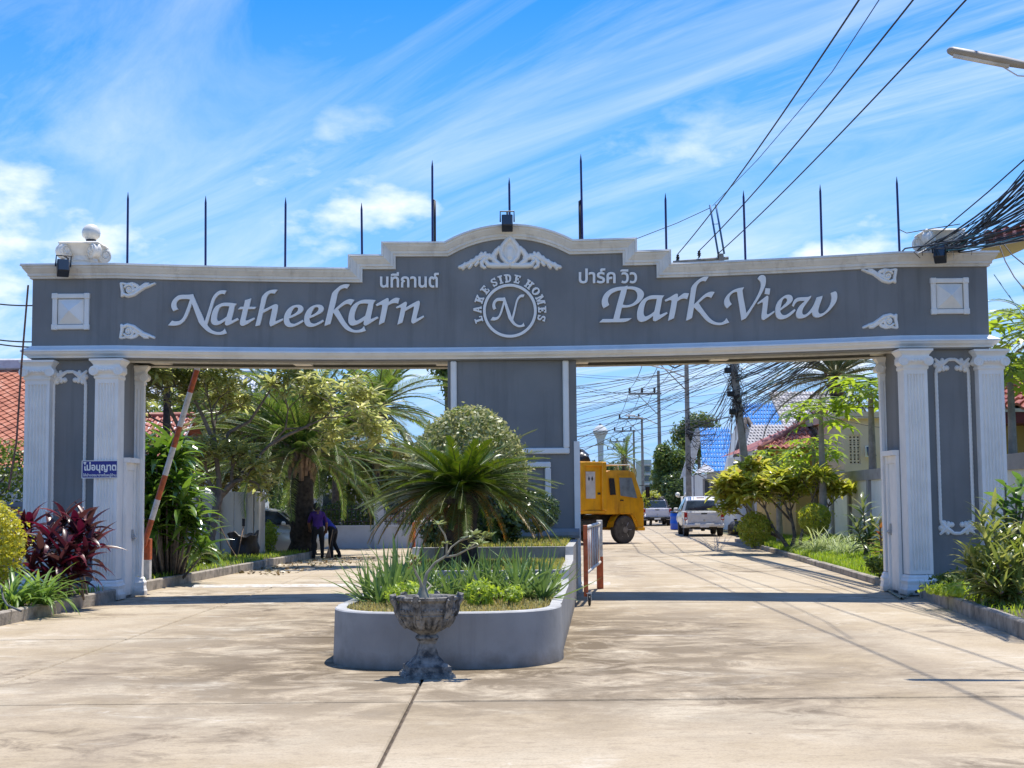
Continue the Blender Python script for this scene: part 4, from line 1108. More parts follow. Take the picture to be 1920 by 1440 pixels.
m_far = mat('far_ground', (.14, .14, .07), rough=.95, var=.3, scale=.05)
m_grass = leafmat('lawn_grass', [(.15, .25, .025), (.23, .35, .04), (.33, .40, .07), (.18, .29, .035)], rough=.6, trans=.45, nvar=False)
m_dry = leafmat('dry_grass', [(.36, .29, .10), (.26, .25, .07), (.42, .34, .14), (.18, .21, .05)], rough=.7, trans=.35, nvar=False)
mb = MB(); mb.quad((-900, -60, -.07), (900, -60, -.07), (900, 1800, -.07), (-900, 1800, -.07)); struct('ground', mb, m_far)
mb = MB(); mb.quad((-14, -4, -.03), (14, -4, -.03), (14, 62, -.03), (-14, 62, -.03)); 
road = struct('driveway', mb, m_soil)
OFF[road.name] = Vector((0, 0, 0))
cols = [-13.5, -8.6, -4.76, -.86, 7.75, 13.5]
rows = [-3.5, 2.2, 6.9, 12.1, 17.9, 23.4, 27.2, 32.5, 38.2, 44, 50, 56, 61]
for i in range(len(cols) - 1):
    for j in range(len(rows) - 1):
        g = .012; x0, x1, y0, y1 = cols[i] + g, cols[i + 1] - g, rows[j] + g * 1.5, rows[j + 1] - g * 1.5
        mb = MB(); e = .012; dz = random.uniform(-.004, .003)
        V = [(x0, y0, -.028), (x1, y0, -.028), (x1, y1, -.028), (x0, y1, -.028), (x0, y0, dz - .012), (x1, y0, dz - .012), (x1, y1, dz - .012), (x0, y1, dz - .012), (x0 + e, y0 + e, dz), (x1 - e, y0 + e, dz), (x1 - e, y1 - e, dz), (x0 + e, y1 - e, dz)]
        mb.add(V, [(8, 9, 10, 11)] + [(a + k, a + (k + 1) % 4, b + (k + 1) % 4, b + k) for a, b in ((0, 4), (4, 8)) for k in range(4)])
        obj('concrete_slab', mb, m_conc, road)
# street beyond
mb = MB()
def sx_(a, y): return a + .0511 * y
prev = None
for y in np.linspace(61, 420, 40):
    q = ((sx_(-2.2, y), y, -.012), (sx_(6.6, y), y, -.012))
    if prev: mb.quad(prev[0], prev[1], q[1], q[0])
    prev = q
struct('street', mb, m_conc)
mb = MB(); mb.box(-60, 60, 45.2, 61, -.06, -.045); struct('cross_street', mb, m_conc)
# low worn hump painted white across the left lane
sb = MB(); m_hump = mat('hump_paint', (.60, .57, .51), rough=.8, var=.2, scale=4, dirt=(.36, .30, .22), dscale=4, dlo=.44, dhi=.6)
for (x0, x1) in ((-6.35, -1.35), (1.35, 1.9)):
    pr = [(-.30, .003), (-.18, .03), (0, .045), (.18, .03), (.30, .003)]
    for k in range(4): sb.quad((x0, 28.9 + pr[k][0], pr[k][1]), (x1, 28.7 + pr[k][0], pr[k][1]), (x1, 28.7 + pr[k + 1][0], pr[k + 1][1]), (x0, 28.9 + pr[k + 1][0], pr[k + 1][1]))
struct('speed_hump', sb, m_hump)
# ---- kerbs and beds
def kerb(line, inward, name='kerb', step=2.4, h=.2):
    k = bpy.data.objects.new(name, None); COL.objects.link(k); k['kind'] = 'structure'; OFF[k.name] = Vector((0, 0, 0))
    for (a, b) in zip(line[:-1], line[1:]):
        a = Vector((*a, 0)); b = Vector((*b, 0)); d = b - a; n = max(1, round(d.length / step)); u = d.normalized(); w_ = Vector((-u.y, u.x, 0)) * inward
        for i in range(n):
            s = a + d * (i / n) + u * .006; e = a + d * ((i + 1) / n) - u * .006
            dh = random.uniform(-.012, .012); c = .018
            prof = [(0, -.05), (0, h + dh - c), (c, h + dh), (.13 - c, h + dh), (.13, h + dh - c), (.13, -.05)]
            mb = MB(); V = [tuple(s + w_ * q + Vector((0, 0, z))) for q, z in prof] + [tuple(e + w_ * q + Vector((0, 0, z + random.uniform(-.004, .004)))) for q, z in prof]
            mb.add(V, [(0, 1, 2, 3, 4, 5), (11, 10, 9, 8, 7, 6)] + [(q, q + 6, (q + 1) % 6 + 6, (q + 1) % 6) for q in range(6)])
            obj('kerb_stone', mb, m_kerb, k)
    return k
KL1 = [(-7.75, 8), (-7.04, 19.8), (-6.80, 25.1)]
KL2 = [(-6.98, 27.1), (-6.6, 34), (-5.95, 43.6), (-7.2, 44.9), (-9.2, 45.3)]
KR1 = [(5.25, 10), (5.83, 16.3), (6.75, 24.2)]
KR2 = [(6.82, 26.3), (7.50, 37.1), (8.62, 56.4), (9.3, 58.2), (12, 58.8)]
kerb(KL1, 1); kerb(KL2, 1); kerb(KR1, -1); kerb(KR2, -1, h=.13)
def bed(name, line, xo, m, z=.165):
    mb = MB(); s = 1 if xo > 0 else -1
    mb.poly([(x + s * .1, y, z) for x, y in line] + [(xo, line[-1][1], z), (xo, line[0][1], z)])
    return struct(name, mb, m)
bed('flower_bed', KL1, -30, m_soil); bed('flower_bed', KL2, -30, m_soil)
bed('flower_bed', KR1, 30, m_soil)
mb = MB(); kk = KR2[:3]
for (xa, ya), (xb, yb) in zip(kk[:-1], kk[1:]):
    mb.quad((xa + .1, ya, .10), (xa + 2.2, ya, .36), (xb + 2.2, yb, .36), (xb + .1, yb, .10)); mb.quad((xa + 2.2, ya, .36), (30, ya, .36), (30, yb, .36), (xb + 2.2, yb, .36))
struct('lawn', mb, m_turf)
mb = MB(); mb.quad((8.7, 56.4, .02), (30, 56.4, .02), (30, 58.7, .02), (12, 58.7, .02)); struct('verge', mb, m_turf)
mb = MB(); mb.box(-30, EXL + .02, 25.1, 27.1, .1, .164); struct('flower_bed', mb, m_soil)
mb = MB(); mb.box(EXR - .02, 30, 24.2, 26.9, .1, .164); struct('flower_bed', mb, m_soil)
# lawn blades on the right, ground weeds elsewhere
def lawnpts(poly, n, z):
    p = rand_in(poly, n); return np.column_stack([p, np.full(len(p), z)])
pl = [(6.95, 26.3), (7.65, 37.1), (8.78, 56.2), (11.5, 56.2), (10.8, 38), (9.3, 26.3)]
lw_ = lawnpts(pl, 42000, .1)
lw_[:, 2] = .09 + .26 * np.clip((lw_[:, 0] - (6.82 + (lw_[:, 1] - 26.3) * .0598) - .1) / 2.1, 0, 1)
o = blades('grass', None, lw_, .15, .017, m_grass); o['kind'] = 'stuff'
pl = [(-6.98, 25.1), (-7.2, 19.8), (-7.8, 10), (-9.6, 10), (-9.2, 25.1)]
o = blades('grass', None, lawnpts(pl, 5500, .16), .14, .014, m_grass, lean=.5); o['kind'] = 'stuff'
pl = [(6.75, 24.2), (5.95, 16.3), (5.4, 10.5), (8, 10.5), (9.2, 24.2)]
o = blades('grass', None, lawnpts(pl, 5000, .16), .11, .013, m_grass, lean=.6); o['kind'] = 'stuff'
pl = [(-7.1, 27.2), (-6.75, 34), (-6.1, 43.4), (-9, 43.4), (-9, 27.2)]
o = blades('grass', None, lawnpts(pl, 5000, .16), .13, .014, m_grass, lean=.6); o['kind'] = 'stuff'
# weeds in the kerb foot
wp = []
for line, s in ((KR2, -1), (KL2, 1), (KL1, 1)):
    for (a, b) in zip(line[:2], line[1:3]):
        for k in range(160):
            t = random.random() ** 1.5
            if math.sin(t * 37) < .1: continue
            wp.append((a[0] + (b[0] - a[0]) * t - (-s) * -random.uniform(0, .28) * 1.0, a[1] + (b[1] - a[1]) * t, 0))
wp = np.array(wp)
o = blades('weeds', None, wp, .09, .012, m_grass, lean=.8); o['kind'] = 'stuff'
# fallen leaves on the left lane near the two sweepers and by the kerb
m_litter = leafmat('leaf_litter', [(.20, .14, .06), (.30, .22, .10), (.12, .09, .05), (.30, .27, .12)], trans=.1)
lp = rand_in([(-6.7, 34), (-5.8, 43.3), (-3.2, 43.6), (-5.4, 33)], 420)
lp = np.column_stack([lp, RNG.uniform(.012, .05, len(lp))])
o = cloud('leaf_litter', None, lp, np.tile([0, 0, 1.0], (len(lp), 1)), .12, m_litter, .5, .35); o['kind'] = 'stuff'
# ================================================================ central planter
pln = thing('planter', 'long grey stepped planter with a rounded front standing in the middle of the drive', 'planter', (-.4, 20, 0))
Y0, YT2, YT3, YE = 15.55, 18.9, 22.0, 26.05
def wx_r(y): return .50 + (y - 15.4) * .062
def wx_l(y): return -1.90 + (y - 15.4) * .055
WT = .12
def ring_outline(off, ya):
    """rounded front outline, from right side round to the left"""
    pr = []
    xr, xl = wx_r(Y0) - off, wx_l(Y0) + off
    cx = (xr + xl) / 2; hx = (xr - xl) / 2; dep = 1.16 - off
    for k in range(25):
        a = k / 24 * PI
        ca, sa = math.cos(a), math.sin(a)
        pr.append((cx + hx * math.copysign(abs(ca) ** .62, ca), Y0 - dep * abs(sa) ** .80))
    return pr
outer = ring_outline(0, Y0); inner = ring_outline(WT, Y0)
Z1, Z2, Z3 = .555, .75, .955
mb = MB(); batter = .025
def wallring(mb, outer, inner, zt, mtop=1):
    n = len(outer)
    for i in range(n - 1):
        (ax, ay), (bx, by) = outer[i], outer[i + 1]; (cx, cy), (dx, dy) = inner[i + 1], inner[i]
        def ob(x, y):   # the wall leans in slightly
            c_ = Vector((x + .7, y - 16.5)); c_.normalize(); return (x + c_.x * batter, y + c_.y * batter)
        oa, ob_ = ob(ax, ay), ob(bx, by)
        mb.quad((*oa, -.04), (*ob_, -.04), (bx, by, zt - .012), (ax, ay, zt - .012), 0, True)
        e = .012
        ex = Vector((dx - ax, dy - ay)).normalized() * e; ey = Vector((cx - bx, cy - by)).normalized() * e
        mb.quad((ax, ay, zt - .012), (bx, by, zt - .012), (bx + ey.x, by + ey.y, zt), (ax + ex.x, ay + ex.y, zt), mtop)
        mb.quad((ax + ex.x, ay + ex.y, zt), (bx + ey.x, by + ey.y, zt), (cx, cy, zt), (dx, dy, zt), mtop)
        mb.quad((dx, dy, zt), (cx, cy, zt), (cx, cy, zt - .25), (dx, dy, zt - .25), 0)
wallring(mb, outer, inner, Z1)
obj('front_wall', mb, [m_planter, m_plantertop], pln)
def sidewall(f, s):
    """stepped wall along one side; s=+1 right"""
    mb = MB()
    prof = [(Y0, Z1), (YT2 - .18, Z1), (YT2 - .05, Z1 + .08), (YT2, Z2), (YT3 - .18, Z2), (YT3 - .05, Z2 + .08), (YT3, Z3), (YE, Z3)]
    for (ya, za), (yb, zb) in zip(prof[:-1], prof[1:]):
        xa, xb = f(ya), f(yb); i = -s * WT
        mb.quad((xa, ya, -.04), (xb, yb, -.04), (xb, yb, zb), (xa, ya, za), 0)
        mb.quad((xa, ya, za), (xb, yb, zb), (xb + i, yb, zb), (xa + i, ya, za), 1)
        mb.quad((xa + i, ya, .2), (xb + i, yb, .2), (xb + i, yb, zb), (xa + i, ya, za), 0)
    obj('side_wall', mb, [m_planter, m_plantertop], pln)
sidewall(wx_r, 1); sidewall(wx_l, -1)
for (yt, z, zl) in ((YT2, Z2, Z1), (YT3, Z3, Z2)):
    mb = MB(); a, b = wx_l(yt) + WT + .002, wx_r(yt) - WT - .002
    mb.box(a, b, yt, yt + .13, .2, z - .012, 0); mb.box(a, b, yt - .004, yt + .134, z - .012, z, 1)
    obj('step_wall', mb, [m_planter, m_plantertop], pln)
mb = MB()
mb.poly([(x, y, Z1 - .06) for x, y in inner] + [(wx_l(YT2) + WT, YT2, Z1 - .06), (wx_r(YT2) - WT, YT2, Z1 - .06)])
for (ya, yb, z) in ((YT2 + .13, YT3, Z2 - .05), (YT3 + .13, YE, Z3 - .03)):
    mb.quad((wx_l(ya) + WT, ya, z), (wx_r(ya) - WT, ya, z), (wx_r(yb) - WT, yb, z), (wx_l(yb) + WT, yb, z))
obj('soil', mb, m_soil, pln)
def tg(poly, n, z, h, m, zm=0):
    p = rand_in(poly, n); o = blades('grass', pln, np.column_stack([p - np.array([-.4, 20]), np.full(len(p), z)]), h, .012, m, lean=.6); o['kind'] = 'stuff'
tg(inner + [(wx_l(YT2) + WT, YT2), (wx_r(YT2) - WT, YT2)], 9000, Z1 - .06, .085, m_dry)
m_mixg = leafmat('sunny_grass', [(.18, .22, .03), (.28, .30, .06), (.36, .31, .11), (.22, .26, .04)], rough=.65, trans=.4, nvar=False)
for (ya, yb, z) in ((YT2 + .13, YT3, Z2 - .05), (YT3 + .13, YE - .1, Z3 - .03)):
    tg([(wx_l(ya) + WT, ya), (wx_r(ya) - WT, ya), (wx_r(yb) - WT, yb), (wx_l(yb) + WT, yb)], 7000, z, .10, m_mixg)
# ---- aloe clumps
m_aloe = leafmat('aloe_skin', [(.11, .19, .055), (.165, .255, .08), (.13, .22, .055), (.21, .29, .10)], rough=.38, trans=.2)
aloe = [blade('aloe_leaf', .70, .058, m_aloe, cu, .4, 7, 'spike') for cu in (-.7, -.3, .3, .7)]
def rosette(root, c, n, s, tilt=(.30, 1.38)):
    sp = []
    n = int(n * 1.45)
    for k in range(n):
        az = k * 2.4 + random.uniform(-.2, .2); f = k / n
        sp.append((random.choice(aloe), LM(Vector(c), az, tilt[0] + (tilt[1] - tilt[0]) * f + random.uniform(-.12, .12), random.uniform(-.3, .3), s * random.uniform(.75, 1.15))))
    return sp
def clump(lbl, cs, base):
    r = thing('aloe_plant', lbl, 'plant', base, 'aloe clumps in the planter')
    sp = []
    for c, n, s in cs: sp += rosette(r, c, n, s)
    leaves(r, sp, limit=290)
zs = Z1 - .06
clump('spiky grey-green aloe clump at the left corner of the planter', [((0, 0, 0), 26, 1.05), ((-.27, .2, 0), 20, .85), ((.35, .15, 0), 22, 1.0), ((.1, .55, 0), 24, 1.05), ((-.1, -.25, 0), 14, .7)], (-1.38, 16.2, zs))
clump('spiky aloe clump behind the stone urn in the middle of the planter', [((0, 0, 0), 18, .8), ((.35, .25, 0), 20, .9), ((-.25, .3, 0), 16, .8)], (-.72, 16.4, zs))
clump('broad grey-green aloe clump at the right side of the planter near the step', [((0, 0, 0), 26, 1.0), ((.3, -.05, 0), 24, .95), ((-.3, .2, 0), 24, 1.0), ((.12, .45, 0), 24, 1.0), ((-.55, .05, 0), 18, .85)], (.02, 16.5, zs))
# ---- small pale green bedding plants
m_lime = leafmat('lime_leaf', [(.20, .30, .04), (.30, .40, .06), (.36, .44, .09), (.24, .35, .04)], rough=.5, trans=.4)
def bush(name, lbl, cat, c, rad, n, size, m, group=None, stems=6, shell=.25, jitter=.6, amp=.25, lumps=9, stem_m=None, aspect=.5, sprig=.22):
    r = thing(name, lbl, cat, (c[0], c[1], c[2]), group)
    p, d = blob_pts(n, rad, (0, 0, rad[2]), shell, lumps, amp)
    p[:, 2] = np.maximum(p[:, 2], .02)
    k_ = max(6, n // 90); q = RNG.normal(size=(k_, 3)); q /= np.linalg.norm(q, axis=1)[:, None]; q[:, 2] = np.abs(q[:, 2]) * .9 - .1
    t_ = RNG.uniform(.85, 1.0 + sprig, (k_, 7)); e_ = (q[:, None, :] * t_[:, :, None]).reshape(-1, 3) * np.array(rad) + np.array([0, 0, rad[2]]) + RNG.normal(size=(k_ * 7, 3)) * size * .45
    p = np.concatenate([p, e_]); d = np.concatenate([d, np.repeat(q, 7, 0)])
    p[:, 2] = np.maximum(p[:, 2], .02)
    cloud('foliage', r, p, d, size, m, aspect, jitter)
    if stems:
        mb = MB()
        for k in range(stems):
            a = random.uniform(0, 2 * PI); q = random.uniform(.3, .8)
            mb.tube([(c[0] + math.cos(a) * .03, c[1] + math.sin(a) * .03, c[2] - .02), (c[0] + math.cos(a) * rad[0] * .3 * q, c[1] + math.sin(a) * rad[1] * .3 * q, c[2] + rad[2] * .7), (c[0] + math.cos(a) * rad[0] * .8 * q, c[1] + math.sin(a) * rad[1] * .8 * q, c[2] + rad[2] * 1.4)], [.02, .014, .006], 5)
        obj('stems', mb, stem_m or m_bark, r)
    return r
bush('bedding_plant', 'bright lime-green leafy plant left of the urn in the planter', 'plant', (-1.10, 15.55, zs), (.30, .24, .16), 700, .055, m_lime, 'lime bedding plants')
bush('bedding_plant', 'bright lime-green leafy plant just right of the urn in the planter', 'plant', (-.36, 15.5, zs), (.2, .2, .17), 600, .055, m_lime, 'lime bedding plants')
bush('bedding_plant', 'small lime-green leafy plant before the right aloe clump', 'plant', (-.03, 15.6, zs), (.14, .15, .14), 330, .05, m_lime, 'lime bedding plants')
bush('bedding_plant', 'tiny upright weed by the right planter wall at the first step', 'plant', (.52, 17.6, zs), (.07, .07, .16), 140, .05, m_lime, 'lime bedding plants', stems=2)
# ---- cycad
m_cyc = leafmat('cycad_leaf', [(.035, .075, .010), (.06, .11, .014), (.11, .15, .02), (.045, .09, .012)], rough=.30, trans=.26, nvar=False)
m_cycd = leafmat('old_cycad_leaf', [(.28, .17, .04), (.22, .18, .04), (.34, .16, .05)], rough=.5, trans=.3, nvar=False)
m_rach = mat('cycad_rachis', (.16, .17, .05), rough=.5)
cyx, cyy = Xat(864, 940, 20.6), 20.6
cyc = thing('cycad', 'dark trunked cycad with a wide whorl of stiff feather leaves in the planter', 'palm', (cyx, cyy, Z2 - .06))
mb = MB()
def knobby(r, h, an): return r * (1 + .10 * math.sin(an * 9 + h * 60) * math.sin(h * 45))
mb.lathe([(.28, 0), (.24, .1), (.23, .3), (.22, .5), (.23, .7), (.25, .85), (.24, 1.0), (.20, 1.12), (.08, 1.2)], (cyx, cyy, Z2 - .06), 28, 0, True, 'z', knobby); obj('trunk', mb, m_palmbark, cyc)
fr = [frond('cycad_frond', L, 64, .024, .25, m_cyc, cu, .22, .10, .35, .62, .03, m_rach) for L, cu in ((1.55, .55), (1.5, .75), (1.4, .4), (1.62, .9))]
frd = [frond('old_frond', 1.5, 50, .022, .2, m_cycd, 1.2, .1, .14, .35, .5, .2, m_rach)]
sp = []
for k in range(130):
    f = k / 129; az = k * 2.39996 + random.uniform(-.12, .12)
    el = math.radians(-9 + 60 * f ** 1.9) + random.uniform(-.07, .07)
    me = random.choice(fr)
    if f < .14 and random.random() < .5: me = frd[0]
    sp.append((me, LM(Vector((math.cos(az) * .1, math.sin(az) * .1, 1.14 + .07 * f)), az, el, random.uniform(-.25, .25), random.uniform(.88, 1.04) * (1 - .22 * f))))
for k in range(4): sp.append((frd[0], LM(Vector((0, 0, 1.05)), math.radians(200 + k * 23), -.45, 0, .85)))
leaves(cyc, sp, 'frond')
# ---- clipped variegated dome behind and a small clipped ball
m_varg = leafmat('variegated_leaf', [(.09, .14, .03), (.36, .36, .17), (.15, .21, .05), (.48, .47, .27), (.11, .17, .03)], rough=.45, trans=.3)
r = bush('clipped_shrub', 'large domed clipped shrub with cream flecked leaves behind the cycad', 'shrub', (Xat(880, 800, 23.6), 23.6, 1.05), (.98, .98, 1.13), 12000, .085, m_varg, stems=0, shell=.68, amp=.2, jitter=.8, sprig=.12)
mb = MB(); q = r.location
for k in range(5): a = k * 1.3; mb.tube([(q.x, q.y, Z3 - .05), (q.x + math.cos(a) * .12, q.y + math.sin(a) * .12, 1.6), (q.x + math.cos(a) * .5, q.y + math.sin(a) * .5, 2.3)], [.06, .045, .02], 6)
obj('trunk', mb, m_bark, r)
m_dkleaf = leafmat('dark_round_leaf', [(.03, .06, .018), (.05, .09, .025), (.07, .11, .03), (.04, .075, .02)], rough=.3, trans=.25)
r = bush('clipped_shrub', 'small dark green ball shrub on a thin stem before the centre pier', 'shrub', (Xat(1003, 960, 23.4), 23.4, 1.10), (.42, .42, .37), 2600, .055, m_dkleaf, stems=0, shell=.7, amp=.16, sprig=.10)
q = r.location; mb = MB(); mb.tube([(q.x + .06, q.y, Z3 - .05), (q.x + .05, q.y, 1.2), (q.x, q.y, 1.5)], .018, 6); obj('trunk', mb, m_bark, r)
r = bush('garden_shrub', 'dark loose leafed shrub low between the cycad trunk and the ball shrub', 'shrub', (Xat(935, 960, 22.9), 22.9, .93), (.50, .40, .42), 2000, .10, m_dkleaf, stems=5, shell=.3, amp=.3)
r = bush('garden_shrub', 'dark low shrub left of the cycad trunk on the upper tier', 'shrub', (Xat(815, 1000, 22.6), 22.6, .93), (.24, .3, .24), 700, .08, m_dkleaf, stems=4, shell=.3, amp=.3)
# ---- the stone urn with its desert rose
m_urn = mat('mossy_cast_stone', (.22, .205, .18), rough=.85, var=.35, scale=14, bump=.5, bscale=45, dirt=(.028, .032, .036), dscale=11, dlo=.46, dhi=.62)
ux, uy = Xat(801, 1268, 13.85), 13.84
urn = thing('urn', 'weathered dark stone garden urn on a square foot before the planter', 'urn', (ux, uy, 0))
mb = MB()
def sq(z0, z1, a0, a1, n=1):
    V = []
    for z, a in ((z0, a0), (z1, a1)): V += [(ux - a, uy - a, z), (ux + a, uy - a, z), (ux + a, uy + a, z), (ux - a, uy + a, z)]
    mb.add(V, [(0, 3, 2, 1), (4, 5, 6, 7)] + [(k, (k + 1) % 4, 4 + (k + 1) % 4, 4 + k) for k in range(4)])
RT = Matrix.Rotation(math.radians(14), 4, 'Z')
sq(0, .035, .235, .225); sq(.034, .05, .215, .21); sq(.049, .105, .20, .195); sq(.104, .13, .19, .16); sq(.129, .20, .155, .095); sq(.199, .31, .094, .068); sq(.309, .345, .068, .088)
mb.v = [tuple((RT @ (Vector(v) - Vector((ux, uy, 0)))) + Vector((ux, uy, 0))) for v in mb.v]
obj('foot', mb, m_urn, urn)
mb = MB(); mb.lathe([(.075, .335), (.10, .345), (.115, .365), (.105, .385), (.085, .395), (.10, .41)], (ux, uy, 0), 28); obj('collar', mb, m_urn, urn)
mb = MB()
def gad(r, h, an):
    k = max(0, 1 - abs(h - .49) / .085)
    return r * (1 + .12 * k * (abs(math.cos(an * 11)) * 2 - 1))
prof = [(.09, .405), (.13, .425), (.175, .455), (.21, .49), (.235, .53), (.25, .565), (.262, .575), (.255, .59), (.268, .60), (.272, .66), (.268, .70), (.285, .715), (.30, .725), (.305, .75), (.29, .757), (.255, .755), (.24, .735), (.23, .70), (.02, .69)]
mb.lathe(prof, (ux, uy, 0), 88, 0, True, 'z', gad); obj('bowl', mb, m_urn, urn)
for k in range(6):
    a = k * PI / 3 + .28; c_, s_ = math.cos(a), math.sin(a); mb = MB()
    def at(r, h, t=0): return (ux + c_ * r - s_ * t, uy + s_ * r + c_ * t, h)
    mb.tube([at(.25, .55), at(.285, .60), at(.29, .66), at(.325, .72), at(.335, .76), at(.30, .768)], [.022, .03, .026, .034, .032, .02], 8)
    for t in (-.03, .03):
        mb.tube([at(.28, .56, t), at(.305, .62, t * .7), at(.31, .69, t), at(.345, .735, t * 1.2)], [.010, .014, .012, .014], 6)
    mb.tube([at(.20, .46), at(.235, .51), at(.265, .555)], [.02, .032, .025], 6)
    obj('mask_ornament', mb, m_urn, urn)
mb = MB()
for k in range(44):
    a = k * 2 * PI / 44
    if abs(((a - .28) % (PI / 3)) - PI / 6) > .36: continue
    c_, s_ = math.cos(a), math.sin(a)
    mb.lathe([(.004, .004), (.013, 0), (.013, -.02)], (ux + c_ * .276, uy + s_ * .276, .64), 6)
bb = obj('bead_band', mb, m_urn, urn)
bb['kind'] = 'stuff'
# desert rose
m_stem = mat('desert_rose_stem', (.27, .25, .18), rough=.8, var=.2, scale=14)
m_dr = leafmat('desert_rose_leaf', [(.13, .18, .06), (.20, .25, .09), (.26, .28, .12), (.16, .21, .07)], rough=.35, trans=.25)
m_red = leafmat('reddish_flower', [(.30, .05, .03), (.24, .09, .03), (.30, .16, .05)], rough=.4)
dr = thing('desert_rose', 'bare stemmed desert rose with a few leaf tufts growing in the stone urn', 'plant', (ux, uy, .69))
def Q(px, py, dy=0): return P(px, py, uy + dy)
mb = MB()
limbs = [([(793, 1124, 0), (795, 1100, 0), (800, 1075, .02), (816, 1055, .05), (837, 1042, .05)], (.05, .026, .018, .015, .013)),
 ([(837, 1042, .05), (838, 1018, .03), (834, 1003, .0), (822, 984, -.03)], (.013, .012, .011, .009)),
 ([(837, 1042, .05), (846, 1026, .1), (862, 1014, .12), (880, 1009, .14)], (.013, .011, .010, .008)),
 ([(837, 1044, .05), (856, 1041, .0), (876, 1030, -.08), (898, 1022, -.1)], (.013, .012, .011, .009)),
 ([(862, 1014, .12), (872, 1008, .1), (889, 1003, .1)], (.010, .009, .007)),
 ([(793, 1112, 0), (788, 1090, -.03), (779, 1072, -.06), (774, 1060, -.08)], (.03, .016, .012, .009)),
 ([(796, 1112, 0), (808, 1098, .1), (800, 1090, .16)], (.02, .012, .008)),
 ([(876, 1030, -.08), (890, 1020, -.02), (908, 1010, .05)], (.010, .009, .007))]
for pl, rr in limbs:
    pts_ = [Q(*p) for p in pl]; pts_[0] = Vector(pts_[0])
    mb.tube(pts_, [q_ * .8 for q_ in rr], 8)
mb.lathe([(.085, -.02), (.07, .05), (.045, .11), (.028, .17)], (Q(793, 1124).x, uy, .69), 14)
obj('stem', mb, m_stem, dr)
drl = [blade('rose_leaf', .085, .034, m_dr, cu, .12, 4, 'spoon') for cu in (.3, .8)]
rdl = [blade('rose_flower', .05, .03, m_red, .6, .12, 4, 'spoon')]
sp = []
for (px, py, dy, n, s) in ((822, 984, -.03, 10, 1.0), (889, 1003, .1, 14, 1.1), (880, 1009, .14, 9, 1.0), (908, 1010, .05, 14, 1.1), (898, 1022, -.1, 14, 1.15), (838, 1020, .03, 5, .8), (876, 1028, -.08, 6, .9), (920, 1008, .05, 8, 1)):
    c_ = Q(px, py, dy) - Vector((ux, uy, .69))
    for k in range(n): sp.append((random.choice(drl), LM(c_, k * 2.4, random.uniform(.0, 1.1), random.uniform(-.4, .4), s * random.uniform(.8, 1.2))))
for k in range(26):
    c_ = Q(774 + random.uniform(-10, 14), 1060 + random.uniform(-12, 8), -.08) - Vector((ux, uy, .69))
    sp.append((random.choice(rdl + drl), LM(c_, k * 2.4, random.uniform(.1, 1.3), 0, .9)))
leaves(dr, sp)
# ---- pipe frame seen past the left side of the planter, wheeled barrier on the right
pf = thing('pipe_frame', 'thin dark and white pipe frame barrier standing in the left lane beyond the planter', 'barrier', (Xat(792, 1040, 28), 28, 0))
xa_, xb_ = Xat(776, 1000, 28), Xat(808, 1000, 28.6); zt_ = Zat(776, 979, 28)
mb = MB(); mb.tube([(xa_, 28, 0), (xa_, 28, zt_)], .028, 8); obj('leg', mb, m_orange, pf)
mb = MB(); mb.tube([(xb_, 28.6, 0), (xb_, 28.6, zt_)], .028, 8); obj('leg', mb, m_wpole, pf)
mb = MB(); mb.tube([(xa_, 28, zt_), (xb_, 28.6, zt_)], .028, 8); mb.tube([(xa_, 28, .55), (xb_, 28.6, .55)], .02, 8); obj('rail', mb, m_wpole, pf)
A, B = Vector((1.14, 22.9, 0)), Vector((1.62, 27.2, 0))
wb = thing('rolling_barrier', 'worn orange and white steel barrier on a caster wheel beside the centre pier', 'barrier', A)
mb = MB(); mb.box(A.x - .035, A.x + .035, A.y - .03, A.y + .03, .14, 1.26, 0, .006); obj('post', mb, m_orange, wb)
mb = MB(); mb.box(B.x - .055, B.x + .055, B.y - .05, B.y + .05, .60, 1.28, 0, .006); mb.box(B.x - .06, B.x + .06, B.y - .055, B.y + .055, .0, .598, 1, .006); obj('post', mb, [m_wpole, m_orange], wb)
for z in (1.22, .50):
    mb = MB(); mb.tube([A + Vector((0, .03, z)), B + Vector((0, -.05, z))], .03, 6); obj('rail', mb, m_wpole, wb)
for k in range(24):
    p = A.lerp(B, (k + .7) / 24.4); mb = MB(); mb.tube([p + Vector((0, 0, .52)), p + Vector((0, 0, 1.2))], .014, 6); obj('bar', mb, m_orange if k % 4 == 0 else m_wpole, wb)
mb = MB(); cx_ = A + Vector((.05, -.05, .085)); mb.lathe([(.02, -.02), (.07, -.02), (.085, -.01), (.085, .01), (.07, .02), (.02, .02)], cx_, 18, 0, True, 'x'); cw = obj('caster_wheel', mb, m_black, wb)
mb = MB(); mb.box(cx_.x - .032, cx_.x - .024, cx_.y - .03, cx_.y + .05, .08, .19); mb.box(cx_.x + .024, cx_.x + .032, cx_.y - .03, cx_.y + .05, .08, .19); mb.box(cx_.x - .05, cx_.x + .04, cx_.y - .04, cx_.y + .08, .19, .2); mb.lathe([(.012, -.035), (.02, -.03), (.02, .03), (.012, .035)], cx_, 8, 0, True, 'x'); obj('caster_fork', mb, m_steel, cw)
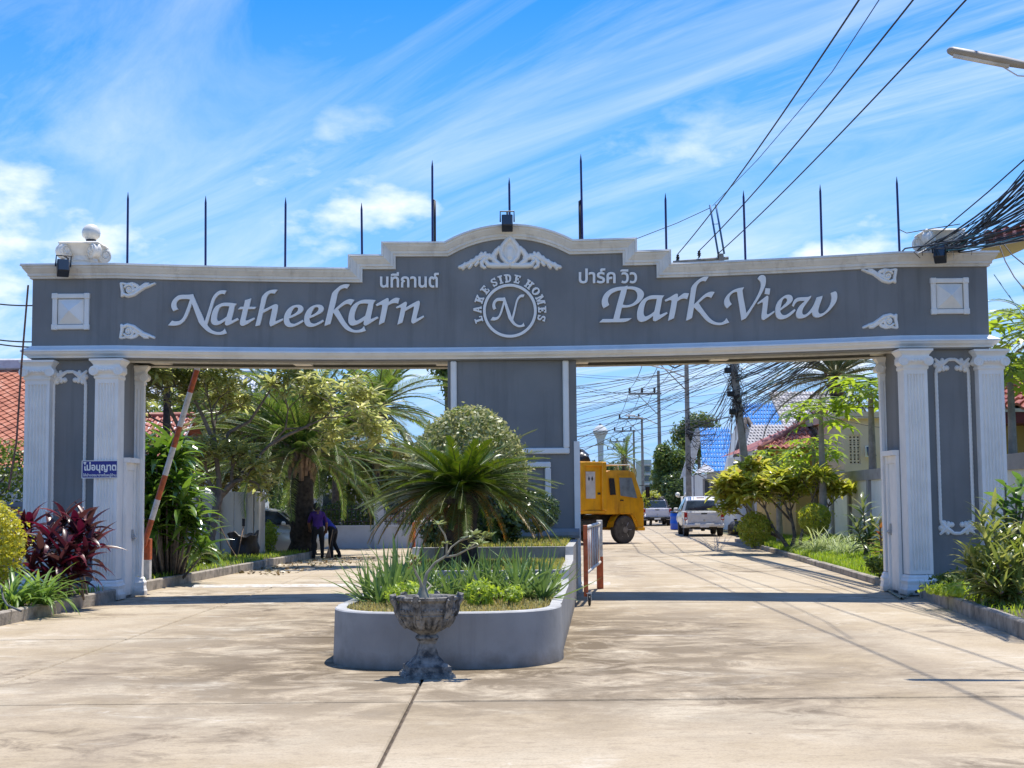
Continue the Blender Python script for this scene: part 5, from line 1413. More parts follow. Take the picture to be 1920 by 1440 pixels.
# ================================================================ left side
# ---- front bed: golden bush, red cordylines, spider lily
m_gold = leafmat('golden_leaf', [(.34, .36, .04), (.46, .45, .06), (.52, .48, .08), (.28, .33, .04)], rough=.45, trans=.4)
m_goldl = leafmat('golden_lower_leaf', [(.24, .14, .05), (.20, .22, .04), (.30, .20, .06)], rough=.5)
g = bush('golden_shrub', 'bright yellow-green small leafed bush at the left edge before the pier', 'shrub', (Xat(-26, 1000, 22), 22.0, .16), (.62, .55, .84), 5600, .07, m_gold, stems=7, shell=.3, amp=.42, lumps=9, jitter=.9)
m_cord = leafmat('cordyline_leaf', [(.055, .010, .018), (.11, .012, .022), (.035, .010, .014), (.09, .022, .028), (.08, .045, .035), (.15, .016, .026)], rough=.36, trans=.22)
cordl = [blade('cordyline_leaf', .54, .115, m_cord, cu, .22, 6, 'lance') for cu in (.5, 1.0, 1.5, 1.9)]
cb = (Xat(118, 1100, 23.2), 23.2, .16)
co = thing('cordyline', 'clump of dark red and purple cordylines in front of the left pier', 'plant', cb)
mb = MB(); sp = []
heads = [(60, 1070, 22.6, 13), (90, 1098, 22.5, 11), (115, 1060, 22.6, 14), (160, 1050, 22.8, 12), (48, 1035, 23.2, 13), (140, 1000, 23.3, 14), (55, 992, 23.5, 14), (95, 1015, 23.0, 15), (120, 985, 23.4, 17), (150, 1012, 23.0, 15), (166, 990, 23.3, 11), (75, 1045, 22.8, 14), (125, 1040, 22.7, 15), (150, 1072, 22.8, 10), (100, 1078, 22.7, 8), (176, 1020, 23.2, 10), (130, 1085, 22.7, 10), (40, 1015, 23.6, 11)]
for px, py, y, n in heads:
    h = P(px, py + 10, y); f = Vector((cb[0] + random.uniform(-.35, .35), cb[1] + random.uniform(-.1, .3), .14))
    mb.tube([f, f.lerp(h, .5) + Vector((0, 0, .08)), h], [.022, .018, .016], 6)
    for k in range(n):
        sp.append((random.choice(cordl[:2] if k > n * .6 else cordl), LM(h - Vector(cb) + Vector((0, 0, .012 * k)), k * 2.4 + random.uniform(-.3, .3), .15 + 1.1 * k / n + random.uniform(-.15, .15), random.uniform(-.4, .4), random.uniform(.75, 1.1))))
obj('stems', mb, m_bark, co); leaves(co, sp)
m_strap = leafmat('strap_leaf', [(.10, .20, .035), (.16, .27, .05), (.20, .30, .08), (.12, .22, .04)], rough=.35, trans=.35)
stl = [blade('strap_leaf', .75, .045, m_strap, cu, .15, 7, 'strap') for cu in (.9, 1.5, 2.0)]
def strapclump(lbl, base, n, s, group=None, mm=None, name='spider_lily', tilt=(.5, 1.3), reach=.1):
    r = thing(name, lbl, 'plant', base, group); sp = []
    for k in range(n):
        sp.append((random.choice(mm or stl), LM(Vector((random.uniform(-reach, reach), random.uniform(-reach, reach), 0)), k * 2.4 + random.uniform(-.4, .4), tilt[0] + (tilt[1] - tilt[0]) * random.random(), random.uniform(-.3, .3), s * random.uniform(.7, 1.15))))
    leaves(r, sp); return r
strapclump('bright green spider lily clump at the far left kerb below the golden bush', (Xat(25, 1110, 21.2), 21.2, .165), 80, 1.05, 'spider lily clumps by the left kerb')
strapclump('bright green spider lily clump just left of the red cordylines', (Xat(82, 1110, 21.6), 21.6, .165), 76, 1.0, 'spider lily clumps by the left kerb')
hz = MB(); hp = [P(-4, 1095, 21.0), P(6, 1122, 20.7), P(14, 1135, 20.4), P(40, 1146, 20.2)]
for q in hp: q.z = max(q.z, .18)
hz.tube([hp[0], hp[0].lerp(hp[1], .5) + Vector((0, 0, .1)), hp[1], hp[2], hp[3]], .016, 8)
tag(obj('garden_hose', hz, mat('hose_rubber', (.10, .10, .09), rough=.5), loc=hp[1]), 'dark garden hose looping out of the left bed onto the kerb', 'hose')
# ---- hedge on a low wall, red tiled house behind at far left
m_hedge = leafmat('hedge_leaf', [(.06, .10, .02), (.10, .16, .03), (.17, .22, .04), (.08, .13, .025)], rough=.42, trans=.35)
lw = MB(); lw.box(-24, -8.95, 30.0, 30.25, -.05, 1.62); lw.box(-24, -8.9, 29.95, 30.3, 1.62, 1.72)
m_bwall = mat('blue_grey_wall', (.20, .23, .26), rough=.8, var=.12, scale=2, dirt=(.12, .13, .13), dscale=1.5)
tag(obj('boundary_wall', lw, m_bwall, loc=(-12, 30, 0)), 'weathered blue-grey garden wall at far left behind the pier', 'wall')
h = bush('hedge', 'clipped green hedge above the garden wall at far left', 'hedge', (-11.6, 31.2, 1.3), (2.4, .7, .92), 5200, .11, m_hedge, stems=8, shell=.5, amp=.12, lumps=20)
m_tile_o = mat('orange_roof_tile', (.44, .135, .065), rough=.6, var=.2, scale=3, dirt=(.52, .28, .19), dscale=3)
m_tile_b = mat('blue_roof_tile', (.05, .22, .56), rough=.4, var=.12, scale=3, dirt=(.20, .36, .60), dscale=2)
m_tile_w = mat('pale_roof_tile', (.40, .375, .36), rough=.55, var=.15, scale=3, dirt=(.22, .19, .18), dscale=2)
m_tile_r = mat('terracotta_roof_tile', (.36, .11, .07), rough=.55, var=.2, scale=3, dirt=(.45, .22, .16), dscale=3)
m_tile_pale = mat('grey_blue_roof_tile', (.42, .47, .52), rough=.5, var=.12, scale=3)
m_housewall = mat('cream_render', (.74, .58, .41), rough=.85, var=.06, scale=1)
m_housewhite = mat('white_render', (.68, .67, .64), rough=.85, var=.06, scale=1, dirt=(.5, .48, .44), dscale=1)
m_yellow = mat('ochre_render', (.48, .34, .11), rough=.85, var=.08, scale=1)
m_fascia = mat('fascia_board', (.55, .55, .55), rough=.6)
TILEM = {}
def tile_mesh(kind, m):
    key = (kind, m.name)
    if key in TILEM: return TILEM[key]
    mb = MB(); n = 8
    def hgt(u):
        if kind == 'wave': return .16 * math.sin(u * 2 * PI)
        if kind == 'flat': return .03 * math.sin(u * PI)
        return .22 * abs(math.sin(u * PI))
    if kind == 'diamond':
        mb.add([(.0, .5, .10), (.5, -.06, .17), (1.0, .5, .10), (.5, 1.06, .02), (.0, .5, .02), (.5, -.06, .05), (1.0, .5, .02)], [(0, 1, 2, 3), (4, 5, 1, 0), (5, 6, 2, 1)])
    else:
        V = []
        for k in range(n + 1):
            u = k / n
            V += [(u, -.04, hgt(u) + .20), (u, 1.06, hgt(u) + .0), (u, -.04, hgt(u) + .02)]
        Fc = []
        for k in range(n): Fc += [(k * 3, (k + 1) * 3, (k + 1) * 3 + 1, k * 3 + 1), (k * 3 + 2, (k + 1) * 3 + 2, (k + 1) * 3, k * 3)]
        mb.add(V, Fc)
    me = mb.mesh('tile'); me.materials.append(m); TILEM[key] = me
    return me
def roof(root, o, u, v, nu, nv, kind, m, skip=None, name='roof_slope', under=None):
    """tiled plane: o corner at the eave, u along the eave, v up the slope"""
    o = Vector(o); u = Vector(u); v = Vector(v); nrm = u.cross(v).normalized()
    if nrm.z < 0: nrm = -nrm
    base = OFF[root.name]
    mb = MB(); t = nrm * -.08
    q = [o, o + u, o + u + v, o + v]
    mb.add(q + [x + t for x in q], [(0, 1, 2, 3), (7, 6, 5, 4), (0, 4, 5, 1), (1, 5, 6, 2), (2, 6, 7, 3), (3, 7, 4, 0)])
    if skip is None: sl_ = obj(name, mb, under or m_fascia, root)
    else: sl_ = root
    me = tile_mesh(kind, m); du = u / nu; dv = v / nv; th = min(du.length, dv.length)
    sp = []
    rows_ = [(i, j) for j in range(nv) for i in range(nu)]
    if kind == 'diamond': rows_ = [(i + (j % 2) * .5, j * .5) for j in range(nv * 2 - 1) for i in range(nu)]
    for i, j in rows_:
        if skip and skip((i + .5) / nu, (j + .5) / nv): continue
        c_ = o + du * i + dv * j - base + nrm * (.01 + random.uniform(0, .006))
        M = Matrix(((du.x, dv.x, nrm.x * th, c_.x), (du.y, dv.y, nrm.y * th, c_.y), (du.z, dv.z, nrm.z * th, c_.z), (0, 0, 0, 1)))
        sp.append((me, M))
    return sp
def lay(root, sp):
    leaves(root, sp, 'tile', 290, 'tiles')
hA = thing('house', 'house with a steep orange tiled roof and pale ridge at far left behind the hedge', 'house', (-16, 42, 0))
zr, ze = Zat(20, 690, 44), Zat(20, 850, 41)
sp = roof(hA, (-24, 40.0, ze - .5), (11.2, 0, 0), (0, 4.2, zr - ze + .5), 36, 19, 'diamond', m_tile_o)
lay(hA, sp)
mb = MB(); mb.box(-24.2, -12.6, 44.05, 44.6, zr - .05, zr + .30, 0, .05); obj('ridge_cap', mb, mat('ridge_paint', (.62, .60, .60), rough=.6), hA)
mb = MB(); mb.box(-23.5, -13.3, 40.6, 47.5, -.05, ze - .45); obj('wall', mb, m_housewhite, hA)
mb = MB(); mb.quad((-24, 48.3, ze - .5), (-12.8, 48.3, ze - .5), (-12.8, 44.2, zr), (-24, 44.2, zr)); mb.quad((-24, 48.3, ze - .58), (-12.8, 48.3, ze - .58), (-12.8, 44.2, zr - .08), (-24, 44.2, zr - .08)); obj('roof_slope', mb, m_tile_o, hA)
mb = MB()
for xg in (-13.3, -23.5): mb.prism([(40.6, ze - .45), (47.5, ze - .45), (44.2, zr - .1)], xg - .1, xg, 'x')
obj('gable', mb, m_housewhite, hA)
# stay cable down the left edge of the gateway
def cable(pts_, r, label, group=None, m=None, name='cable', sag=0.0, n=14, cat='cable', seg=5):
    L_ = [Vector(p) for p in pts_]; full = []
    if len(L_) == 2 and sag:
        for k in range(n + 1):
            t = k / n; q = L_[0].lerp(L_[1], t); q.z -= sag * 4 * t * (1 - t); full.append(q)
    else: full = L_
    mb = MB(); mb.tube(full, r, seg, 0, False)
    o = obj(name, mb, m or m_cable, loc=full[0], fix=False)
    tag(o, label, cat, group); return o
m_rust = mat('rusty_rod', (.20, .09, .05), rough=.8, var=.3, scale=20)
cable([P(53, 535, 24.95), P(40, 690, 24.6), P(31, 830, 24.2), P(16, 918, 23.9)], .018, 'thin rusty stay wire slanting down past the left outer column', m=m_rust, name='stay_wire')
for k, (ya, yb) in enumerate(((566, 573), (633, 641), (640, 651))):
    wl = ('upper single', 'middle', 'lowest')[k]
    cable([P(-30, ya, 60), P(60, yb, 58)], .03, wl + ' dark wire crossing the sky left of the gateway', 'wires left of the gateway', sag=.05)
# ---- boom barrier
bbx, bby = -7.16, 28.2
bb_ = thing('boom_barrier', 'raised boom barrier with peeling orange and white bands on a short post', 'barrier', (bbx, bby, .16))
mb = MB(); z0, z1, z2 = .10, .45, 1.0
zt1 = Zat(268, 1045, bby); zt2 = Zat(268, 1018, bby)
mb.box(bbx - .1, bbx + .1, bby - .09, bby + .09, .1, zt1, 0, .008); obj('post', mb, m_wpole, bb_)
mb = MB(); mb.box(bbx - .105, bbx + .105, bby - .095, bby + .095, zt1 - .05, zt2 + .08, 0, .008); obj('post_cap', mb, m_orange, bb_)
bd = [(268, 1020), (292, 982), (300, 940), (314, 890), (330, 835), (347, 772), (359, 728), (371, 685), (385, 636), (398, 590)]
bd = [(272, 1022), (283, 978), (301, 925), (311, 885), (321, 838), (333, 770), (347, 725), (371, 640), (378, 615)]
A_, B_ = P(270, 1022, bby - .14), P(372, 684, bby - .14)
mid = lambda t: A_.lerp(B_, t)
ts = [0, .14, .25, .385, .54, .655, .845, .97, 1.12, 1.28, 1.42]
for k in range(len(ts) - 1):
    mb = MB(); mb.tube([mid(ts[k]), mid(ts[k + 1])], .055, 10); obj('boom_band', mb, m_orange if k % 2 == 0 else m_wpole, bb_)
mb = MB(); mb.lathe([(.06, -.1), (.06, .1)], (A_.x, bby - .1, A_.z + .02), 10, 0, True, 'y'); obj('pivot', mb, m_orange, bb_)
# ---- big dracaena hedge against the left rear pier
m_drac = leafmat('glossy_dracaena_leaf', [(.05, .11, .015), (.085, .17, .025), (.14, .23, .04), (.06, .13, .02), (.18, .27, .06)], rough=.2, trans=.32, spec=.7)
dl = [blade('dracaena_leaf', .70, .12, m_drac, cu, .22, 6, 'lance') for cu in (.7, 1.3, 1.9)]
dc = (Xat(318, 1070, 30.2), 30.2, .16)
dr_ = thing('dracaena_hedge', 'tall dense clump of drooping glossy green leaves behind the boom barrier', 'plant', dc)
sp = []; mb = MB()
heads = []
for k in range(74):
    v = random.random(); py = 850 + v * 200; wv = 34 + v * 46 
    px = 300 + v * 12 + random.uniform(-1, 1) * wv; heads.append((px, py, 30.2 + random.uniform(-.9, .8)))
for px, py, y in heads:
    hh = P(px, py, y) - Vector(dc)
    mb.tube([(dc[0] + hh.x * .4, dc[1] + hh.y * .4, .1), tuple(Vector(dc) + hh)], [.03, .018], 5)
    for k in range(13):
        sp.append((random.choice(dl), LM(hh + Vector((0, 0, .02 * k)), k * 2.4 + random.uniform(-.3, .3), -.1 + 1.25 * k / 13 + random.uniform(-.15, .15), random.uniform(-.4, .4), random.uniform(.75, 1.2))))
obj('stems', mb, m_bark, dr_); leaves(dr_, sp)
bush('low_shrub', 'small leafed dark green shrub at the foot of the frangipani', 'shrub', (Xat(385, 1060, 34.5), 34.5, .14), (.42, .4, .30), 1200, .09, m_hedge, stems=6, shell=.3, amp=.3)
bush('low_shrub', 'thin green weedy shrub between the boom post and the black sack', 'shrub', (Xat(335, 1075, 32.2), 32.2, .14), (.5, .4, .27), 900, .09, m_hedge, stems=6, shell=.3, amp=.3)
bush('low_shrub', 'little light green shrub below the concrete panel wall end', 'shrub', (Xat(505, 1010, 43.2), 43.2, .14), (.28, .3, .5), 700, .10, m_lime, stems=4, shell=.3, amp=.3)
# ---- precast panel wall
wy = 41.5
pw = thing('panel_wall', 'weathered grey precast concrete panel wall behind the frangipani trunk', 'wall', (-8.6, wy, 0))
m_pre = mat('precast_concrete', (.56, .53, .48), rough=.9, var=.12, scale=3, stretch=(1, 1, .25), dirt=(.30, .275, .24), dscale=2.2, dlo=.5, dhi=.7)
zt = Zat(430, 921, wy)
xs_ = [Xat(p, 970, wy) for p in (290, 345, 408, 470)]
for a, b in zip(xs_[:-1], xs_[1:]):
    n = 2
    for k in range(n):
        u0 = a + .09 + (b - a - .18) * k / n; u1 = a + .09 + (b - a - .18) * (k + 1) / n
        mb = MB(); mb.box(u0 + .006, u1 - .006, wy - .03, wy + .03, 0, zt - random.uniform(0, .04), 0, .01); obj('concrete_panel', mb, m_pre, pw)
for a in xs_:
    mb = MB(); mb.box(a - .09, a + .09, wy - .10, wy + .06, 0, zt + .03, 0, .015); obj('wall_post', mb, m_pre, pw)
mb = MB(); mb.box(xs_[-1] + .12, xs_[-1] + .26, wy - .1, wy + .9, 0, zt - .02, 0, .015); obj('end_panel', mb, m_pre, pw)
# ---- frangipani: grey forked limbs, tufts of long leaves and pale flowers at the ends
m_fran = leafmat('frangipani_leaf', [(.18, .21, .07), (.27, .30, .10), (.34, .36, .14), (.21, .24, .085), (.42, .42, .20)], rough=.2, trans=.55, spec=.7)
m_petal = leafmat('white_petal', [(.80, .76, .58), (.84, .80, .66), (.78, .72, .46)], rough=.5, trans=.3)
frl = [blade('frangipani_leaf', .33, .085, m_fran, cu, .12, 5, 'spoon') for cu in (.35, .9, 1.3)]
fpt = [blade('petal', .085, .055, m_petal, .5, .1, 3, 'spoon')]
def frangipani(lbl, base, limbs, depth, L0, name='frangipani_tree', leafn=9, ls=1.0, mesh=None, flowers=.45, spread=.55, bark=None, maxz=99, up=.25):
    r = thing(name, lbl, 'tree', base); mb = MB(); tips = []
    def grow(p, d, L, rad, k):
        q = p + d * L * .5 + Vector((random.uniform(-.05, .05), random.uniform(-.05, .05), 0)); e = q + (d + Vector((0, 0, up * .4))).normalized() * L * .5
        mb.tube([p, q, e], [rad, rad * .85, rad * .72], 7)
        if k == 0: tips.append((e, (e - q).normalized())); return
        if k <= 2 and random.random() < .5: tips.append((e, (e - q).normalized()))
        nb = 3 if random.random() < .45 else 2; a0 = random.uniform(0, 2 * PI)
        for j in range(nb):
            a = a0 + j * 2 * PI / nb + random.uniform(-.4, .4)
            o1 = d.orthogonal().normalized(); o2 = d.cross(o1)
            dd = (d + (o1 * math.cos(a) + o2 * math.sin(a)) * random.uniform(.6, 1.1) * spread * 1.5 + Vector((0, 0, up))).normalized()
            grow(e, dd, L * random.uniform(.72, .9), rad * .70, k - 1)
    for path, radii in limbs:
        pp = [Vector(q) for q in path]; mb.tube(pp, radii, 10)
        d = (pp[-1] - pp[-2]).normalized(); grow(pp[-1], d, L0, radii[-1] * .9, depth)
    obj('trunk', mb, bark or m_bark, r)
    sp = []; fl = []
    for t, d in tips:
        if t.z > maxz: continue
        c_ = t - Vector(base)
        for k in range(leafn): sp.append((random.choice(mesh or frl), LM(c_ + d * .012 * k, k * 2.4 + random.uniform(-.3, .3), random.uniform(-.25, .95), random.uniform(-.5, .5), ls * random.uniform(.7, 1.2))))
        if random.random() < flowers:
            for k in range(16):
                o_ = Vector((random.uniform(-.09, .09), random.uniform(-.09, .09), random.uniform(.02, .2)))
                fl.append((fpt[0], LM(c_ + o_, random.uniform(0, 6.28), random.uniform(-.2, 1), 0, random.uniform(.9, 1.4))))
    leaves(r, sp)
    if fl: merge(r, fl, 'flowers')
    return r
fy = 38.0
def T(px, py, dy=0): return P(px, py, fy + dy)
b0 = T(393, 1048); b0.z = .12
frangipani('spreading grey limbed frangipani tree with pale flower clusters left of the date palm', tuple(b0), [
 ([b0, T(395, 1005), T(402, 975)], [.15, .125, .11]),
 ([T(398, 1002), T(380, 955), T(362, 905), T(356, 860), T(340, 835)], [.09, .075, .06, .05, .042]),
 ([T(402, 975), T(412, 935), T(410, 895), T(405, 850)], [.10, .085, .07, .055]),
 ([T(412, 935, .1), T(440, 905, .2), T(470, 870, .3), T(505, 835, .2)], [.065, .055, .048, .04]),
 ([T(405, 850), T(430, 810, .3), T(468, 790, .4), T(488, 760, .4)], [.055, .048, .042, .036]),
 ([T(404, 860, -.2), T(395, 815, -.4), T(380, 780, -.5)], [.07, .06, .05]),
 ([T(505, 835, .2), T(540, 815, .2), T(575, 800, 0)], [.05, .045, .035]),
 ([T(356, 860, -.2), T(335, 800, -.5), T(320, 770, -.6)], [.06, .05, .045]),
], 4, .62, flowers=.55, leafn=17, ls=1.2, up=.12, spread=.66)
# ---- date palm with cut boots
m_pf = leafmat('palm_leaflet', [(.05, .10, .02), (.085, .145, .028), (.13, .19, .04), (.18, .225, .055)], rough=.32, trans=.38, nvar=False)
m_pfo = leafmat('old_palm_leaflet', [(.16, .15, .05), (.24, .18, .06), (.14, .15, .04)], rough=.5, trans=.35, nvar=False)
m_boot = mat('cut_palm_boot', (.26, .17, .11), rough=.85, var=.3, scale=6, bump=.4)
m_prach = mat('palm_rachis', (.20, .19, .08), rough=.5)
def palm(lbl, base, ztop, r0, r1, nf, fl_, boots=26, name='date_palm', mf=None, el=(-.5, 1.35), lean=0.0, oldf=.15, flen=(3.4, 4.2), lw=.035, ll=.55):
    r = thing(name, lbl, 'palm', base); bx, by, bz = base; mb = MB()
    pr = []; K = 22
    for k in range(K + 1):
        t = k / K; pr.append((r0 + (r1 - r0) * t + (.10 * r0 / .25 * (1 - t * 8) if t < .12 else 0), t * (ztop - bz)))
    mb.lathe(pr, (bx, by, bz), 20, 0, True, 'z', lambda rr, h, an: rr * (1 + .10 * math.sin(an * 5 + h * 9) * math.sin(h * 26)))
    obj('trunk', mb, m_palmbark, r)
    for k in range(boots):
        az = k * 2.4; f = k / max(1, boots); h = ztop - .55 + .65 * f; mb = MB()
        p = Vector((bx + math.cos(az) * r1 * .85, by + math.sin(az) * r1 * .85, h)); o_ = Vector((math.cos(az), math.sin(az), 0))
        ln = random.uniform(.4, .75)
        mb.tube([p - Vector((0, 0, .12)), p + o_ * .10 + Vector((0, 0, ln * .4)), p + o_ * (.25 + .1 * (1 - f)) + Vector((0, 0, ln))], [.09, .065, .035], 6)
        obj('boot', mb, m_boot, r)
    fm = [frond('palm_frond', random.uniform(*flen), fl_, lw, ll, mf or m_pf, cu, .3, .14, .3, .62, .28, m_prach) for cu in (.9, 1.3, 1.7)]
    fo = [frond('old_frond', flen[0], fl_, lw, ll, m_pfo, 1.6, .1, .14, .3, .5, .5, m_prach)]
    sp = []
    for k in range(nf):
        f = (k + .5) / nf
        e = el[0] + (el[1] - el[0]) * f + random.uniform(-.12, .12)
        me = fo[0] if f < oldf else random.choice(fm)
        sp.append((me, LM(Vector((0, 0, ztop - bz + .05 + .2 * f)), k * 2.39996 + random.uniform(-.15, .15), e, random.uniform(-.4, .4), random.uniform(.85, 1.05))))
    leaves(r, sp, 'frond')
    return r
pb = (Xat(566, 1035, 43.8), 43.8, .1)
palm('thick date palm with a dark trunk and cut leaf boots beside the two sweepers', pb, Zat(566, 862, 43.8), .34, .36, 66, 70, 34, el=(-.15, 1.35), oldf=.03, flen=(3.7, 4.4), lw=.045, ll=.65)
# ---- silver car parked behind the panel wall
m_silver = mat('silver_paint', (.55, .56, .57), rough=.28, var=.02, metal=.6, coat=.8)
m_tyre = mat('tyre_rubber', (.018, .018, .019), rough=.85, var=.15)
m_rim = mat('wheel_rim', (.42, .43, .44), rough=.35, metal=.7, var=.08)
m_redl = mat('red_lens', (.35, .012, .012), rough=.2, var=.05)
m_clear = mat('clear_lens', (.62, .62, .62), rough=.15, var=.05)
m_plate = mat('number_plate', (.68, .68, .66), rough=.4, var=.03)
def wheel(parent, x, y, z, R, wd, side, axis='x'):
    """side: +1/-1 which way the rim faces along the axle (local x)"""
    mb = MB(); pr = [(R * .62, -wd / 2), (R * .92, -wd / 2), (R, -wd * .38), (R, wd * .38), (R * .92, wd / 2), (R * .62, wd / 2)]
    mb.lathe(pr, (x, y, z), 28, 0, True, 'x'); t = obj('tyre', mb, m_tyre, parent, local=True)
    mb = MB(); s = side
    pr = [(.02, s * wd * .40), (R * .16, s * wd * .42), (R * .2, s * wd * .30), (R * .5, s * wd * .22), (R * .58, s * wd * .44), (R * .65, s * wd * .46), (R * .65, -s * wd * .3)]
    mb.lathe(pr, (x, y, z), 24, 0, True, 'x')
    for k in range(6):
        a = k * PI / 3; mb.tube([(x + s * wd * .38, y + math.cos(a) * R * .15, z + math.sin(a) * R * .15), (x + s * wd * .40, y + math.cos(a) * R * .58, z + math.sin(a) * R * .58)], R * .07, 5)
    obj('rim', mb, m_rim, t, local=True)
def loft(sections, closed=False):
    """list of rings of equal length -> MB"""
    mb = MB(); k = len(sections[0]); V = [p for s in sections for p in s]; Fc = []
    for i in range(len(sections) - 1):
        for j in range(k if closed else k - 1): Fc.append((i * k + j, i * k + (j + 1) % k, (i + 1) * k + (j + 1) % k, (i + 1) * k + j))
    mb.add(V, Fc, 0, True)
    mb.poly(sections[0][::-1]); mb.poly(sections[-1])
    return mb
# car in its own frame: +y forward, z up
car = thing('car', 'silver hatchback parked half hidden behind the panel wall and palm trunk', 'car', (Xat(502, 1025, 46.6), 46.6, -.02), rz=math.radians(-84))
def carsec(y, hw, z0, zs, roofz, rhw):
    return [(-hw * .96, y, z0), (-hw, y, z0 + .25), (-hw * .985, y, zs * .85), (-hw * .93, y, zs), (-rhw, y, roofz), (-rhw * .6, y, roofz + .04), (rhw * .6, y, roofz + .04), (rhw, y, roofz), (hw * .93, y, zs), (hw * .985, y, zs * .85), (hw, y, z0 + .25), (hw * .96, y, z0)]
secs = [(-2.0, .70, .35, .80, .82, .55), (-1.9, .80, .25, .92, .98, .6), (-1.55, .85, .20, .95, 1.36, .60), (-.9, .87, .18, .95, 1.47, .62), (-.1, .87, .18, .94, 1.49, .63), (.4, .87, .18, .93, 1.40, .62), (.95, .87, .18, .93, .98, .70), (1.25, .86, .18, .90, .92, .72), (1.75, .82, .22, .80, .83, .62), (2.02, .68, .30, .62, .66, .45)]
body = obj('body', loft([carsec(*s) for s in secs]), m_silver, car, local=True)
for s in (-1, 1):
    mb = MB(); mb.poly([(s * .80, .86, .985), (s * .655, .36, 1.385), (s * .652, -.08, 1.435), (s * .83, -.08, .985)][::s]); 
    mb.v = [(x + s * .012, y, z) for x, y, z in mb.v]; obj('side_window', mb, m_glass, car, local=True)
    mb = MB(); mb.poly([(s * .83, -.14, .985), (s * .652, -.14, 1.435), (s * .64, -.85, 1.415), (s * .835, -1.1, .99)][::s]); mb.v = [(x + s * .012, y, z) for x, y, z in mb.v]; obj('side_window', mb, m_glass, car, local=True)
    mb = MB(); mb.box(s * 1.0 - .10, s * 1.0 + .10, .48, .62, .95, 1.09, 0, .04); mb.box(min(s * .84, s * .92), max(s * .84, s * .92), .52, .58, .97, 1.0); obj('mirror', mb, m_silver, car, local=True)
    mb = MB(); mb.box(min(s * .55, s * .80), max(s * .55, s * .80), 1.62, 1.86, .66, .80, 0, .05); obj('headlight', mb, m_clear, car, local=True)
    for y in (-1.25, 1.3): wheel(car, s * .79, y, .31, .31, .2, s)
mb = MB(); mb.poly([(-.60, .45, 1.40), (.60, .45, 1.40), (.69, .93, 1.0), (-.69, .93, 1.0)]); mb.v = [(x, y + .02, z + .02) for x, y, z in mb.v]; obj('windscreen', mb, m_glass, car, local=True)
